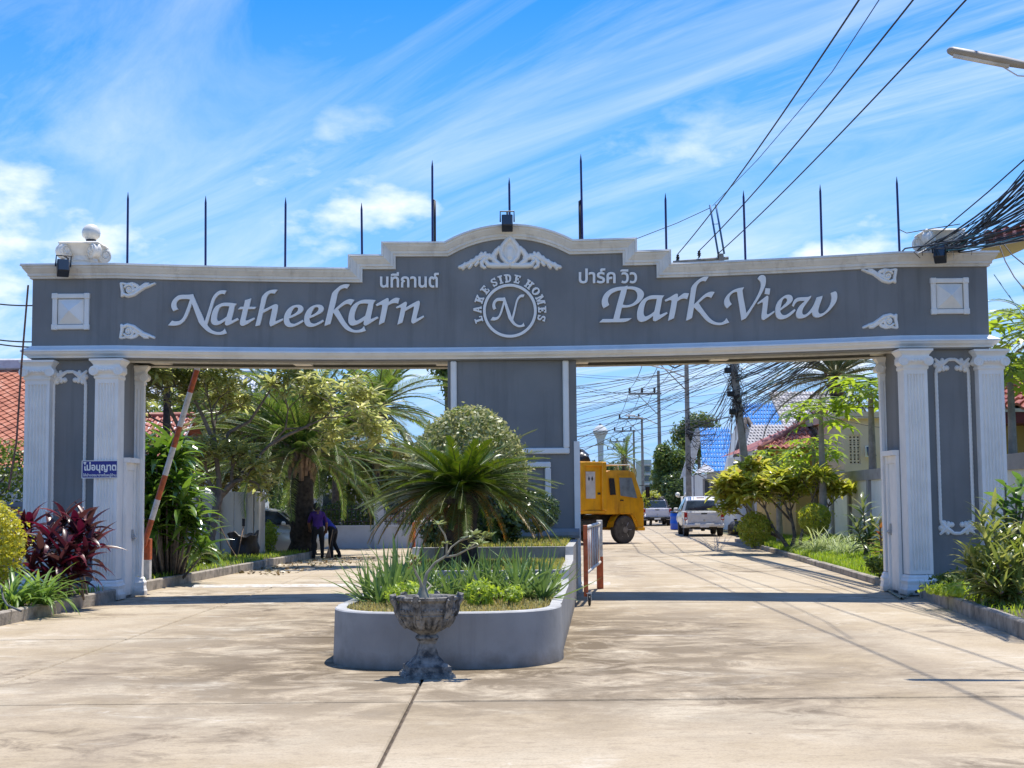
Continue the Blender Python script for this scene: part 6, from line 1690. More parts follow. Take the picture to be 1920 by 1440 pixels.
# ---- two people sweeping up leaves
m_skin = mat('skin', (.24, .125, .075), rough=.55, var=.08)
m_shirt1 = mat('purple_blue_shirt', (.05, .012, .16), rough=.8, var=.3, scale=5)
m_shirt2 = mat('bright_blue_shirt', (.02, .035, .36), rough=.8, var=.2, scale=5)
m_trous = mat('black_trousers', (.010, .010, .013), rough=.85, var=.2)
m_hair = mat('dark_hair', (.014, .011, .010), rough=.6, var=.2)
m_hat = mat('pale_hat_cloth', (.60, .56, .55), rough=.85, var=.1)
def person(lbl, base, rz, J, shirt, sleeve, hair_m, hat=False):
    r = thing('person', lbl, 'person', base, rz=rz)
    me = bpy.data.meshes.new('body')
    names = list(J['p']); idx = {n: i for i, n in enumerate(names)}
    me.from_pydata([J['p'][n][:3] for n in names], [(idx[a], idx[b]) for a, b in J['e']], [])
    o = bpy.data.objects.new('body', me); COL.objects.link(o)
    sk = o.modifiers.new('s', 'SKIN'); sk.use_smooth_shade = True
    for i, n in enumerate(names):
        q = me.skin_vertices[0].data[i]; rr = J['p'][n][3]
        q.radius = (rr, rr * J['flat'].get(n, 1)); q.use_root = (n == 'pelvis')
    sb = o.modifiers.new('d', 'SUBSURF'); sb.levels = 2; sb.render_levels = 2
    dg = bpy.context.evaluated_depsgraph_get(); m2 = bpy.data.meshes.new_from_object(o.evaluated_get(dg))
    bpy.data.objects.remove(o)
    m2.materials.clear()
    for m in (m_skin, shirt, m_trous): m2.materials.append(m)
    segs = [(Vector(J['p'][a][:3]), Vector(J['p'][b][:3]), J['m'].get((a, b), 0)) for a, b in J['e']]
    for p in m2.polygons:
        c_ = p.center; best = None
        for a, b, mm in segs:
            ab = b - a; t = max(0, min(1, (c_ - a).dot(ab) / ab.length_squared)); d = (c_ - a - ab * t).length
            if best is None or d < best[0]: best = (d, mm)
        p.material_index = best[1]; p.use_smooth = True
    b_ = bpy.data.objects.new('body', m2); COL.objects.link(b_); b_.parent = r
    hd = Vector(J['p']['head'][:3]); up = (Vector(J['p']['crown'][:3]) - Vector(J['p']['neck'][:3])).normalized(); fw = Vector(J['face'])
    # hair cap or hat
    mb = MB(); rot = up.to_track_quat('Z', 'Y').to_matrix()
    pr = [(.112, -.02), (.118, .03), (.112, .08), (.085, .125), (.04, .15), (.004, .155)]
    if hat: pr = [(.20, .0), (.13, .03), (.125, .04), (.12, .09), (.09, .14), (.004, .155)]
    k0 = len(mb.v); mb.lathe(pr, (0, 0, 0), 16)
    mb.v = [tuple(rot @ Vector(v) + hd - fw * .018) for v in mb.v]
    obj('hat' if hat else 'hair', mb, hair_m, r, local=True)
    if not hat:
        mb = MB(); mb.lathe([(.06, -.12), (.10, -.06), (.11, .03), (.10, .06)], (0, 0, 0), 14); mb.v = [tuple(rot @ Vector(v) + hd - fw * .03) for v in mb.v]; obj('hair', mb, hair_m, r, local=True)
    # face details: nose and ears
    side = up.cross(fw).normalized()
    mb = MB(); mb.tube([hd + fw * .095 + up * .02, hd + fw * .125 - up * .02], [.010, .018], 6)
    for s in (-1, 1): mb.tube([hd + side * s * .098 + up * .03, hd + side * s * .112 - up * .02], [.016, .02], 6)
    obj('nose_and_ears', mb, m_skin, r, local=True)
    # hands: palm with five bent fingers
    for hn, wn in J['hands']:
        h = Vector(J['p'][hn][:3]); d = (h - Vector(J['p'][wn][:3])).normalized(); s1 = d.orthogonal().normalized(); s2 = d.cross(s1)
        mb = MB(); mb.tube([h - d * .03, h + d * .03, h + d * .075], [.03, .04, .036], 8)
        for k in range(4):
            o_ = s1 * (-.03 + .02 * k); l_ = (.07, .08, .075, .06)[k]
            mb.tube([h + d * .07 + o_, h + d * (.07 + l_ * .5) + o_ + s2 * .006, h + d * (.07 + l_ * .8) + o_ + s2 * .035], [.011, .010, .008], 6)
        mb.tube([h + d * .0 - s1 * .03, h + d * .035 - s1 * .065, h + d * .065 - s1 * .06 + s2 * .02], [.014, .012, .009], 6)
        obj('hand', mb, m_skin, r, local=True)
    # shoes
    for fn in J['feet']:
        f = Vector(J['p'][fn][:3]); mb = MB()
        mb.tube([f + Vector((0, -.06, .0)), f + Vector((0, .05, .0)), f + Vector((0, .16, -.012))], [.045, .05, .035], 8)
        mb.v = [(x, y, max(z, .0)) for x, y, z in mb.v]
        obj('shoe', mb, m_trous, r, local=True)
    return r
# local frame: +y faces forward
J1 = dict(p={'pelvis': (0, 0, .88, .165), 'waist': (0, .05, 1.03, .15), 'chest': (0, .12, 1.24, .165), 'neck': (0, .20, 1.41, .055), 'head': (0, .26, 1.50, .098), 'crown': (0, .30, 1.60, .075),
 'shl': (-.17, .13, 1.32, .075), 'ell': (-.26, .14, 1.07, .048), 'wrl': (-.22, .30, .90, .036), 'hal': (-.20, .36, .86, .03),
 'shr': (.17, .13, 1.32, .075), 'elr': (.27, .12, 1.07, .048), 'wrr': (.28, .22, .86, .036), 'har': (.28, .27, .81, .03),
 'hil': (-.10, 0, .82, .11), 'knl': (-.12, .03, .46, .075), 'anl': (-.12, -.03, .09, .055), 'fol': (-.12, .0, .055, .045),
 'hir': (.10, 0, .82, .11), 'knr': (.13, .04, .46, .075), 'anr': (.13, -.02, .09, .055), 'for': (.13, .01, .055, .045)},
 e=[('pelvis', 'waist'), ('waist', 'chest'), ('chest', 'neck'), ('neck', 'head'), ('head', 'crown'), ('chest', 'shl'), ('shl', 'ell'), ('ell', 'wrl'), ('wrl', 'hal'), ('chest', 'shr'), ('shr', 'elr'), ('elr', 'wrr'), ('wrr', 'har'), ('pelvis', 'hil'), ('hil', 'knl'), ('knl', 'anl'), ('anl', 'fol'), ('pelvis', 'hir'), ('hir', 'knr'), ('knr', 'anr'), ('anr', 'for')],
 m={}, flat={'pelvis': .75, 'waist': .72, 'chest': .68}, hands=[('hal', 'wrl'), ('har', 'wrr')], feet=['fol', 'for'], face=(0, .9, -.43))
for a, b in J1['e']:
    if a in ('pelvis', 'waist') and b in ('waist', 'chest') or (a, b) in (('chest', 'shl'), ('chest', 'shr'), ('shl', 'ell'), ('shr', 'elr')): J1['m'][(a, b)] = 1
    if b[:2] in ('hi', 'kn', 'an', 'fo'): J1['m'][(a, b)] = 2
J2 = dict(J1); J2['p'] = dict(J1['p'])
J2['p'].update({'waist': (0, .16, .99, .15), 'chest': (0, .34, 1.12, .165), 'neck': (0, .50, 1.21, .055), 'head': (0, .60, 1.24, .098), 'crown': (0, .70, 1.27, .075),
 'shl': (-.17, .38, 1.15, .075), 'ell': (-.22, .42, .90, .048), 'wrl': (-.18, .50, .68, .036), 'hal': (-.17, .53, .62, .03), 'shr': (.17, .38, 1.15, .075), 'elr': (.24, .38, .89, .048), 'wrr': (.20, .46, .66, .036), 'har': (.19, .50, .60, .03),
 'knr': (.15, .08, .46, .075), 'anr': (.17, -.12, .10, .055), 'for': (.17, -.10, .055, .045)})
J2['face'] = (0, .35, -.93)
py_ = 43.0
p1 = person('person in dark purple shirt and black trousers beside the palm trunk', (Xat(596, 1040, py_), py_, 0), .25, J1, m_shirt1, True, m_hair)
p2 = person('person in bright blue shirt and pale sun hat bending forward behind the other', (Xat(625, 1038, py_ + .4), py_ + .4, 0), 1.15, J2, m_shirt2, True, m_hat, True)
br = thing('broom', 'straw broom held low between the two sweepers', 'broom', (Xat(617, 1038, 42.8), 42.8, 0))
mb = MB(); mb.tube([Vector(br.location) + Vector((.1, .1, .85)), Vector(br.location) + Vector((0, 0, .28))], .013, 6); obj('handle', mb, m_boot, br)
mb = MB(); mb.tube([Vector(br.location) + Vector((0, 0, .3)), Vector(br.location) + Vector((-.02, -.02, .02))], [.025, .09], 8); obj('bristles', mb, m_boot, br)
# ---- black sack and rake by the kerb
sx0, sy0 = Xat(458, 1050, 40.0), 40.0
sk = thing('rubbish_sack', 'open black plastic rubbish sack standing on the left bed by the kerb', 'sack', (sx0, sy0, .16))
def crump(r, h, an): return r * (1 + .09 * math.sin(an * 3 + h * 7) + .05 * math.sin(an * 8 - h * 19) + .03 * math.sin(an * 17 + h * 40))
mb = MB(); mb.lathe([(.05, .0), (.28, .0), (.37, .10), (.39, .26), (.36, .42), (.37, .54), (.42, .66), (.38, .68), (.30, .58), (.22, .50), (.02, .47)], (0, 0, 0), 44, 0, True, 'z', crump)
mb.v = [(sx0 + x, sy0 + y, .14 + z * (1 + .10 * math.sin(2 * math.atan2(y, x) + .6) + .05 * math.sin(5 * math.atan2(y, x)) + .02 * math.sin(11 * math.atan2(y, x)))) for x, y, z in mb.v]
obj('bag', mb, mat('black_bag_film', (.012, .012, .015), rough=.5, var=.2, bump=.6, bscale=12), sk)
rk = thing('rake', 'long thin handled rake leaning across the black sack', 'rake', (Xat(440, 1058, 39.4), 39.4, .16))
mb = MB(); mb.tube([P(444, 1052, 39.3), P(457, 985, 39.6)], .014, 6); obj('handle', mb, m_boot, rk)
mb = MB(); q = P(456, 980, 39.6); mb.box(q.x - .03, q.x + .05, q.y - .02, q.y + .02, q.z - .10, q.z + .12, 0, .01); obj('head', mb, m_dark, rk)
cable([P(412, 985, 39.2), P(428, 1020, 39.1), P(450, 1055, 39.0)], .016, 'thin bamboo stick leaning beside the black sack', m=m_boot, name='garden_stick', cat='stick')
# ---- white wall with black railings beyond
ry = 52.0
gw = thing('railing_wall', 'low pale wall with pillars and black spiked railings across the street', 'wall', (-6, ry, 0))
za, zb = Zat(660, 985, ry), Zat(660, 950, ry)
pil = [Xat(p, 1000, ry) for p in (480, 592, 711, 842, 960)]
m_pale = mat('pale_wall_paint', (.50, .53, .56), rough=.8, var=.06, scale=1.5, dirt=(.38, .39, .40), dscale=1.5)
for a, b in zip(pil[:-1], pil[1:]):
    mb = MB(); mb.box(a + .17, b - .17, ry - .06, ry + .06, 0, za - .08); mb.box(a + .17, b - .17, ry - .09, ry + .09, za - .08, za); mb.box(a + .17, b - .17, ry - .08, ry + .08, 0, .12); obj('wall_panel', mb, m_pale, gw)
    for z in (za + .12, zb - .12):
        mb = MB(); mb.box(a + .17, b - .17, ry - .015, ry + .015, z, z + .035); obj('rail', mb, m_dark, gw)
    n = int((b - a - .34) / .145)
    for k in range(n):
        x = a + .17 + (b - a - .34) * (k + .5) / n; mb = MB(); mb.tube([(x, ry, za), (x, ry, zb), (x, ry, zb + .08)], [.014, .014, .002], 5, 0); obj('railing_bar', mb, m_dark, gw)
for a in pil:
    mb = MB(); mb.box(a - .17, a + .17, ry - .17, ry + .17, 0, zb + .02); mb.box(a - .21, a + .21, ry - .21, ry + .21, zb + .02, zb + .09, 0, .02); mb.prism([(a - .17, zb + .09), (a + .17, zb + .09), (a, zb + .2)], ry - .17, ry + .17); obj('pillar', mb, m_pale, gw)
# garden behind the railings
bush('hedge', 'clipped hedge behind the black railings by the two sweepers', 'hedge', (Xat(645, 980, 53.4), 53.4, 0), (1.45, .6, .86), 4200, .11, m_hedge, stems=5, shell=.5, amp=.1, lumps=16)
m_flow = leafmat('bougainvillea', [(.08, .12, .03), (.11, .15, .04), (.50, .46, .42), (.36, .05, .06)], rough=.6)
bush('flower_bush', 'red and white flowering bush behind the railings right of the pillar', 'shrub', (Xat(790, 975, 54), 54, .2), (1.1, .6, .75), 1300, .13, m_flow, stems=5, shell=.4)
# taller garden trees
def tree(lbl, base, h, crown, n, size, m, trunk_r=.15, name='garden_tree', group=None, shell=.15, amp=.35, lumps=12, cz=None, jitter=.8, parts=3):
    r = thing(name, lbl, 'tree', base, group); bx, by, bz = base; mb = MB()
    zc = cz if cz is not None else h - crown[2]
    mb.tube([(bx, by, bz - .1), (bx + .1, by, bz + (zc - bz) * .5), (bx, by + .1, zc)], [trunk_r * 1.2, trunk_r, trunk_r * .8], 8)
    lobes = []
    for k in range(9):
        d = RNG.normal(size=3); d /= np.linalg.norm(d); d[2] = d[2] * .8 + .15
        e = np.array([bx, by, zc]) + d * np.array(crown) * .58; lobes.append(e)
        mb.tube([(bx, by, zc - crown[2] * .4), ((bx + e[0]) / 2, (by + e[1]) / 2, (zc + e[2]) / 2 - .1), tuple(e)], [trunk_r * .6, trunk_r * .4, trunk_r * .15], 5)
    obj('trunk', mb, m_bark, r)
    ps, ds = [], []
    for e in lobes:
        p, d = blob_pts(n // 9, np.array(crown) * random.uniform(.42, .62), e - np.array(base), shell, lumps, amp); ps.append(p); ds.append(d)
    p = np.concatenate(ps); d = np.concatenate(ds)
    d = d + np.array([0, 0, .35])
    cloud('crown', r, p, d, size, m, .45, jitter)
    return r
m_tr1 = leafmat('mid_green_leaf', [(.065, .11, .025), (.105, .155, .04), (.155, .20, .055), (.08, .13, .03)], rough=.35, trans=.42)
m_tr2 = leafmat('olive_leaf', [(.13, .145, .055), (.19, .195, .07), (.24, .24, .10), (.155, .17, .06)], rough=.35, trans=.42)
m_tr3 = leafmat('dark_tree_leaf', [(.04, .07, .022), (.06, .095, .03), (.085, .125, .04)], rough=.35, trans=.38)
tree('bushy mid green tree right behind the low hedge and railings', (Xat(690, 1000, 57), 57, 0), 4.0, (2.3, 1.6, 1.5), 5200, .22, m_tr1, .12)
tree('greyish olive tree behind the railings above the white pillar', (Xat(770, 1000, 58), 58, 0), 4.2, (1.9, 1.6, 1.5), 4200, .22, m_tr2, .12)
tree('dark leafy tree behind the date palm trunk across the street', (Xat(540, 1000, 60), 60, 0), 4.6, (2.6, 1.6, 1.7), 5200, .24, m_tr3, .14)
tree('olive leafed tree between the frangipani and the tiled house', (Xat(455, 1000, 56), 56, 0), 5.6, (2.6, 1.6, 2.2), 5200, .24, m_tr2, .14)
tree('tall dark tree far left behind the frangipani crown', (Xat(345, 1000, 58), 58, 0), 7.2, (3.0, 2, 2.6), 6000, .26, m_tr1, .18)
tree('full green tree filling the gap behind the frangipani and the date palm crown', (Xat(470, 1000, 50), 50, 0), 6.2, (2.6, 1.6, 2.0), 6500, .22, m_tr1, .14)
tree('leafy green tree behind the date palm fronds above the railing wall', (Xat(625, 1000, 56), 56, 0), 6.6, (2.2, 1.6, 2.0), 5200, .22, m_tr1, .14)
tree('thin crowned tree beside the left edge of the centre pier', (Xat(838, 1000, 62), 62, 0), 8.6, (1.5, 1.2, 1.7), 2600, .22, m_tr1, .12)
palm('tall feathery palm over the street behind the date palm', (Xat(705, 1010, 54.5), 54.5, 0), 5.0, .15, .12, 48, 66, 8, 'garden_palm', flen=(3.4, 4.2), ll=.6, lw=.045, el=(-.55, 1.25))
palm('slim palm with a fine crown behind the far left of the drive opening', (Xat(310, 1000, 47), 47, 0), 6.3, .13, .11, 22, 46, 6, 'garden_palm', flen=(1.9, 2.4), ll=.4)
# spiky small cycad and pandanus tufts
strapclump('spiky yellow-green dracaena head high behind the left rear pilaster', (Xat(282, 800, 36), 36, Zat(282, 835, 36)), 80, 1.0, None, [blade('dracaena_blade', .8, .05, leafmat('yellow_edge_leaf', [(.22, .20, .06), (.30, .26, .09), (.16, .17, .05)], rough=.4), cu, .15, 6, 'lance') for cu in (.6, 1.2)], 'dracaena_tree', (-.2, 1.4), .25)
mb = MB(); x_ = Xat(282, 800, 36); mb.tube([(x_, 36, 0), (x_ + .1, 36, 1.5), (x_, 36, Zat(282, 835, 36))], .05, 7)
obj('stem', mb, m_bark, bpy.data.objects['dracaena_tree'])
strapclump('small palm-like tuft behind the silver car near the trunk', (Xat(530, 950, 49.5), 49.5, 1.0), 40, .9, None, [blade('palmlet_leaf', .8, .05, m_strap, .9, .15, 6, 'lance')], 'palmlet')
# houses behind the left gardens
def house(lbl, x0, x1, y0, y1, ze, zr, tiles, wallm, ridge='x', nt=(20, 8), kind='wave', win=(), over=.5):
    h_ = thing('house', lbl, 'house', ((x0 + x1) / 2, y0, 0))
    mb = MB(); mb.box(x0, x1, y0, y1, -.05, ze); 
    if ridge == 'x':
        ym = (y0 + y1) / 2
        for xg in (x0, x1 - .12): mb.prism([(y0, ze + .002), (y1, ze + .002), (ym, zr - .15)], xg, xg + .12, 'x')
        obj('wall', mb, wallm, h_)
        sp = roof(h_, (x0 - over, y0 - over, ze - .2), (x1 - x0 + 2 * over, 0, 0), (0, ym - y0 + over, zr - ze + .2), nt[0], nt[1], kind, tiles)
        mb = MB(); mb.quad((x0 - over, y1 + over, ze - .2), (x1 + over, y1 + over, ze - .2), (x1 + over, ym, zr), (x0 - over, ym, zr)); obj('roof_slope', mb, tiles, h_)
        mb = MB(); mb.tube([(x0 - over, ym, zr + .03), (x1 + over, ym, zr + .03)], .12, 8); obj('ridge_cap', mb, tiles, h_)
    else:
        xm = (x0 + x1) / 2
        for yg in (y0, y1 - .12): mb.prism([(x0, ze + .002), (x1, ze + .002), (xm, zr - .15)], yg, yg + .12, 'y')
        obj('wall', mb, wallm, h_)
        sp = roof(h_, (x0 - over, y1 + over, ze - .2), (0, -(y1 - y0 + 2 * over), 0), (xm - x0 + over, 0, zr - ze + .2), nt[0], nt[1], kind, tiles)
        mb = MB(); mb.quad((x1 + over, y0 - over, ze - .2), (x1 + over, y1 + over, ze - .2), (xm, y1 + over, zr), (xm, y0 - over, zr)); obj('roof_slope', mb, tiles, h_)
        mb = MB(); mb.tube([(xm, y0 - over, zr + .03), (xm, y1 + over, zr + .03)], .12, 8); obj('ridge_cap', mb, tiles, h_)
    lay(h_, sp)
    for (a, b, z0, z1) in win:
        mb = MB()
        for q in ((a, b, z0, z0 + .08), (a, b, z1 - .08, z1), (a, a + .08, z0 + .08, z1 - .08), (b - .08, b, z0 + .08, z1 - .08), ((a + b) / 2 - .03, (a + b) / 2 + .03, z0 + .08, z1 - .08)): mb.box(q[0], q[1], y0 - .06, y0 + .02, q[2], q[3])
        wf = obj('window', mb, m_fascia, h_)
        mb = MB(); mb.box(a + .08, b - .08, y0 - .02, y0 + .01, z0 + .08, z1 - .08); obj('pane', mb, m_glass, wf)
    return h_
house('low house with a faded red tiled roof behind the frangipani limbs', -17.5, -12.3, 50, 57, 3.0, 4.9, m_tile_r, m_housewhite, nt=(26, 10), win=((-16, -14.4, 1, 2.2),))
house('house with a pale grey-blue tiled roof behind the left trees', -19, -12.5, 66, 74, 4.8, 8.0, m_tile_pale, m_housewhite, nt=(24, 10), win=((-17.5, -15.5, 2, 3.6),))
house('pale bungalow across the street behind the railings and trees', -9.5, -4.2, 64, 72, 2.9, 4.3, m_tile_pale, m_housewhite, nt=(20, 7), win=((-8.5, -7, 1, 2.1), (-6.3, -5, 1, 2.1)))
# ================================================================ right side
VPX = lambda a, y: a + .0511 * y
# ---- compound wall along the street
wl = thing('street_wall', 'long white panelled street wall with grey pilasters and cap behind the right lawn', 'wall', (VPX(8.0, 38), 38, 0))
m_cap = mat('grey_cap_paint', (.36, .335, .325), rough=.85, var=.15, scale=2, dirt=(.18, .165, .155), dscale=2)
m_wpan = mat('white_panel_paint', (.80, .79, .74), rough=.85, var=.05, scale=1.2, dirt=(.62, .60, .53), dscale=1.1, dlo=.5, dhi=.75)
ZW = 2.46
AW = 8.05
def along(y, dx=0): return VPX(AW, y) + dx
def wbox(mb, ya, yb, d0, d1, z0, z1):
    V = []
    for z in (z0, z1):
        for (y, d) in ((ya, d0), (yb, d0), (yb, d1), (ya, d1)): V.append((along(y) + d, y, z))
    mb.add(V, [(0, 3, 2, 1), (4, 5, 6, 7)] + [(k, (k + 1) % 4, 4 + (k + 1) % 4, 4 + k) for k in range(4)])
ys = [25.5, 28.6, 31.7, 34.8, 37.9, 41.0, 44.1, 47.2, 50.3, 53.4, 56.5, 59.6, 62.7, 65.8, 68.9]
for a, b in zip(ys[:-1], ys[1:]):
    mb = MB(); wbox(mb, a + .14, b - .14, .0, .10, .1, ZW - .30); obj('wall_panel', mb, m_wpan, wl)
    mb = MB(); wbox(mb, a, b, -.06, .16, ZW - .30, ZW); obj('wall_cap', mb, m_cap, wl)
for a in ys:
    mb = MB(); wbox(mb, a - .14, a + .14, -.09, .18, .1, ZW - .302); obj('wall_pilaster', mb, m_cap, wl)
# gate posts and further white walls up the street
for i, (ya, yb) in enumerate(((71.5, 79), (80, 88), (89, 100), (104, 122))):
    f = thing('street_wall', ('white wall with round topped gate beside the parked white pickup', 'white fence wall beyond the first driveway on the right', 'pale wall far up the street on the right', 'farthest pale wall on the right of the street')[i], 'wall', (VPX(8.3, ya), ya, 0))
    n = max(2, int((yb - ya) / 2.2))
    for k in range(n):
        u0 = ya + (yb - ya) * k / n; u1 = ya + (yb - ya) * (k + 1) / n
        mb = MB(); wbox(mb, u0 + .12, u1 - .12, .25, .33, 0, 1.85); obj('wall_panel', mb, m_housewhite, f)
        mb = MB(); wbox(mb, u0 - .12, u0 + .119, .18, .40, 0, 2.05); obj('wall_pilaster', mb, m_wpan, f)
# ---- cream house with vent blocks and an awning window
hx = Xat(1583, 850, 46); hB = thing('house', 'cream house end wall with a grid of vent holes and a small propped open window', 'house', (hx, 46, 0))
zt = Zat(1620, 785, 46); x2 = Xat(1760, 800, 46)
vb = [(Xat(1592, 840, 46), Xat(1613, 840, 46), Zat(1600, 870, 46), Zat(1600, 815, 46))]
mb = MB(); a, b, c0, c1 = vb[0]
mb.box(hx, a, 46, 46.3, 0, zt); mb.box(b, x2, 46, 46.3, 0, zt); mb.box(a, b, 46, 46.3, 0, c0); mb.box(a, b, 46, 46.3, c1, zt)
mb.box(hx, hx + .25, 46.3, 54, 0, zt); mb.box(x2 - .25, x2, 46.3, 54, 0, zt); mb.box(hx - .15, x2 + .15, 45.8, 54, zt, zt + .22); obj('wall', mb, m_housewall, hB)
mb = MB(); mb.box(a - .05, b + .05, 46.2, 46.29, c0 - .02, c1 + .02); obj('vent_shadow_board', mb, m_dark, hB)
for j in range(4):
    mb = MB(); hh = (c1 - c0) / 4; z0 = c0 + j * hh
    nx, nz = 3, 2; cw = (b - a) / nx; chh = (hh - .03) / nz
    for i in range(nx + 1): mb.box(a + i * cw - .03, a + i * cw + .03, 46.03, 46.12, z0, z0 + hh)
    for k in range(nz + 1): mb.box(a, b, 46.032, 46.118, z0 + k * chh - .025, z0 + k * chh + .03)
    obj('vent_block', mb, m_housewall, hB)
wa, wb_, wz0, wz1 = Xat(1622, 850, 46), Xat(1641, 850, 46), Zat(1630, 857, 46), Zat(1630, 836, 46)
mb = MB()
for q in ((wa, wb_, wz1 - .05, wz1), (wa, wb_, wz0, wz0 + .05), (wa, wa + .05, wz0 + .05, wz1 - .05), (wb_ - .05, wb_, wz0 + .05, wz1 - .05)): mb.box(q[0], q[1], 45.93, 46.02, q[2], q[3])
wf = obj('window', mb, m_letter, hB)
mb = MB(); mb.quad((wa + .03, 45.92, wz1 - .03), (wb_ - .03, 45.92, wz1 - .03), (wb_ - .03, 45.72, wz0 + .02), (wa + .03, 45.72, wz0 + .02)); obj('pane', mb, m_glass, wf)
# lower ochre wing with terracotta hip roof
hC = thing('house', 'ochre walled house with a terracotta tiled hip roof behind the lawn shrubs', 'house', (12, 52, 0))
xw0, xw1 = Xat(1490, 860, 50), Xat(1585, 860, 50)
zew = Zat(1500, 848, 50)
mb = MB(); mb.box(xw0, xw1 + 1.0, 50, 58, 0, zew + .3); obj('wall', mb, m_yellow, hC)
e0, e1 = P(1425, 843, 48.6), P(1600, 838, 48.6); rp = P(1548, 772, 53)
e0.z = e1.z = (e0.z + e1.z) / 2
sp = roof(hC, e0, (e1.x - e0.x, 0, 0), (0, rp.y - 48.6, rp.z - e0.z), 17, 9, 'wave', m_tile_r, skip=None)
sp = [q for q in sp if (q[1].translation.x + OFF[hC.name].x) > e0.x + (q[1].translation.z + OFF[hC.name].z - e0.z) / (rp.z - e0.z) * (rp.x - e0.x) - .3]
lay(hC, sp)
for o in list(hC.children):
    if o.name.startswith('roof_slope'): bpy.data.objects.remove(o)
mb = MB(); mb.poly([e0, e1, (e1.x, rp.y, rp.z), (rp.x, rp.y, rp.z)]); mb.poly([e0, (rp.x, rp.y, rp.z), (e0.x, 58, e0.z)]); obj('roof_slope', mb, m_tile_r, hC)
mb = MB(); mb.tube([e0, (rp.x, rp.y, rp.z + .05)], .11, 8); mb.tube([(rp.x, rp.y, rp.z + .05), (e1.x, rp.y, rp.z + .05)], .11, 8); obj('ridge_cap', mb, m_tile_r, hC)
# pale tiled house behind it
hD = thing('house', 'house with a grey-white tiled roof between the leaning pole and the ochre house', 'house', (14, 66, 0))
a = P(1398, 845, 64); b = P(1545, 845, 64); t_ = P(1410, 797, 68); t2 = P(1545, 797, 68); a.z = b.z = Zat(1470, 845, 64)
lay(hD, roof(hD, a, (b.x - a.x, 0, 0), (t_.x - a.x, 4, t_.z - a.z), 22, 9, 'wave', m_tile_w))
mb = MB(); mb.box(a.x + .4, b.x, 64.5, 72, 0, a.z - .1); obj('wall', mb, m_housewhite, hD)
a2 = P(1470, 800, 69); b2 = P(1600, 800, 69); t2_ = P(1475, 735, 73)
lay_ = roof(hD, a2, (b2.x - a2.x, 0, 0), (0, 4, t2_.z - a2.z), 18, 9, 'wave', m_tile_w)
merge(hD, lay_, 'tiles')
mb = MB(); mb.box(a2.x + .3, b2.x, 69.4, 76, 0, a2.z - .1); obj('upper_wall', mb, m_housewhite, hD)
# blue tiled house
hE = thing('house', 'house with two bright blue tiled roofs, grey canopy and blue awning by the wire pole', 'house', (12, 84, 0))
Y1 = 82
a = P(1318, 884, Y1); b = P(1372, 884, Y1); tp = P(1312, 803, Y1 + 6); tq = P(1379, 803, Y1 + 6)
lay(hE, roof(hE, a, (b.x - a.x + .2, 0, 0), (tp.x - a.x, 6, tp.z - a.z), 11, 10, 'wave', m_tile_b))
mb = MB(); mb.box(a.x + .3, b.x + 2.5, Y1 + .6, Y1 + 12, 0, a.z - .1); obj('wall', mb, m_housewhite, hE)
mb = MB(); mb.prism([(a.x - .6, a.z - .3), (tp.x - .25, tp.z), (tp.x + .25, tp.z), (a.x + .1, a.z)], Y1 + 5.9, Y1 + 6.1); obj('verge_board', mb, m_fascia, hE)
for q in ((1340, 905, 925),):
    xa, xb = Xat(1318, 915, Y1 + .5), Xat(1345, 915, Y1 + .5); z0, z1 = Zat(1330, 930, Y1), Zat(1330, 897, Y1)
    mb = MB(); mb.box(xa, xa + .1, Y1 + .45, Y1 + .62, z0, z1); mb.box(xb - .1, xb, Y1 + .45, Y1 + .62, z0, z1); mb.box(xa + .1, xb - .1, Y1 + .45, Y1 + .62, z1 - .1, z1); mb.box((xa + xb) / 2 - .05, (xa + xb) / 2 + .05, Y1 + .45, Y1 + .6, z0, z1 - .1)
    wf = obj('window', mb, m_cap, hE); mb = MB(); mb.box(xa + .1, xb - .1, Y1 + .52, Y1 + .58, z0, z1 - .1); obj('pane', mb, m_glass, wf)
mb = MB(); mb.box(Xat(1347, 900, Y1 - .4), Xat(1371, 900, Y1 - .4), Y1 - .45, Y1 - .35, Zat(1360, 902, Y1), Zat(1360, 886, Y1)); obj('awning', mb, mat('blue_awning', (.03, .07, .38), rough=.6, var=.1), hE)
c0, c1, c2 = P(1301, 888, Y1 - 1.5), P(1338, 884, Y1 - 1.5), P(1322, 869, Y1 + .5)
mb = MB(); mb.poly([c0, c1, c2]); mb.poly([c1, P(1340, 880, Y1 + 1), c2]); mb.tube([c0, (c0.x, c0.y, 0)], .05, 6); obj('canopy', mb, mat('grey_canopy', (.36, .36, .38), rough=.6), hE)
Y2 = 92
a = P(1392, 800, Y2); b = P(1485, 800, Y2); tp = P(1396, 757, Y2 + 4.5)
lay(hE, roof(hE, a, (b.x - a.x, 0, 0), (tp.x - a.x, 4.5, tp.z - a.z), 17, 6, 'wave', m_tile_b))
mb = MB(); mb.box(a.x + .4, b.x, Y2 + .5, Y2 + 8, 0, a.z - .1); obj('wall', mb, m_housewhite, hE)
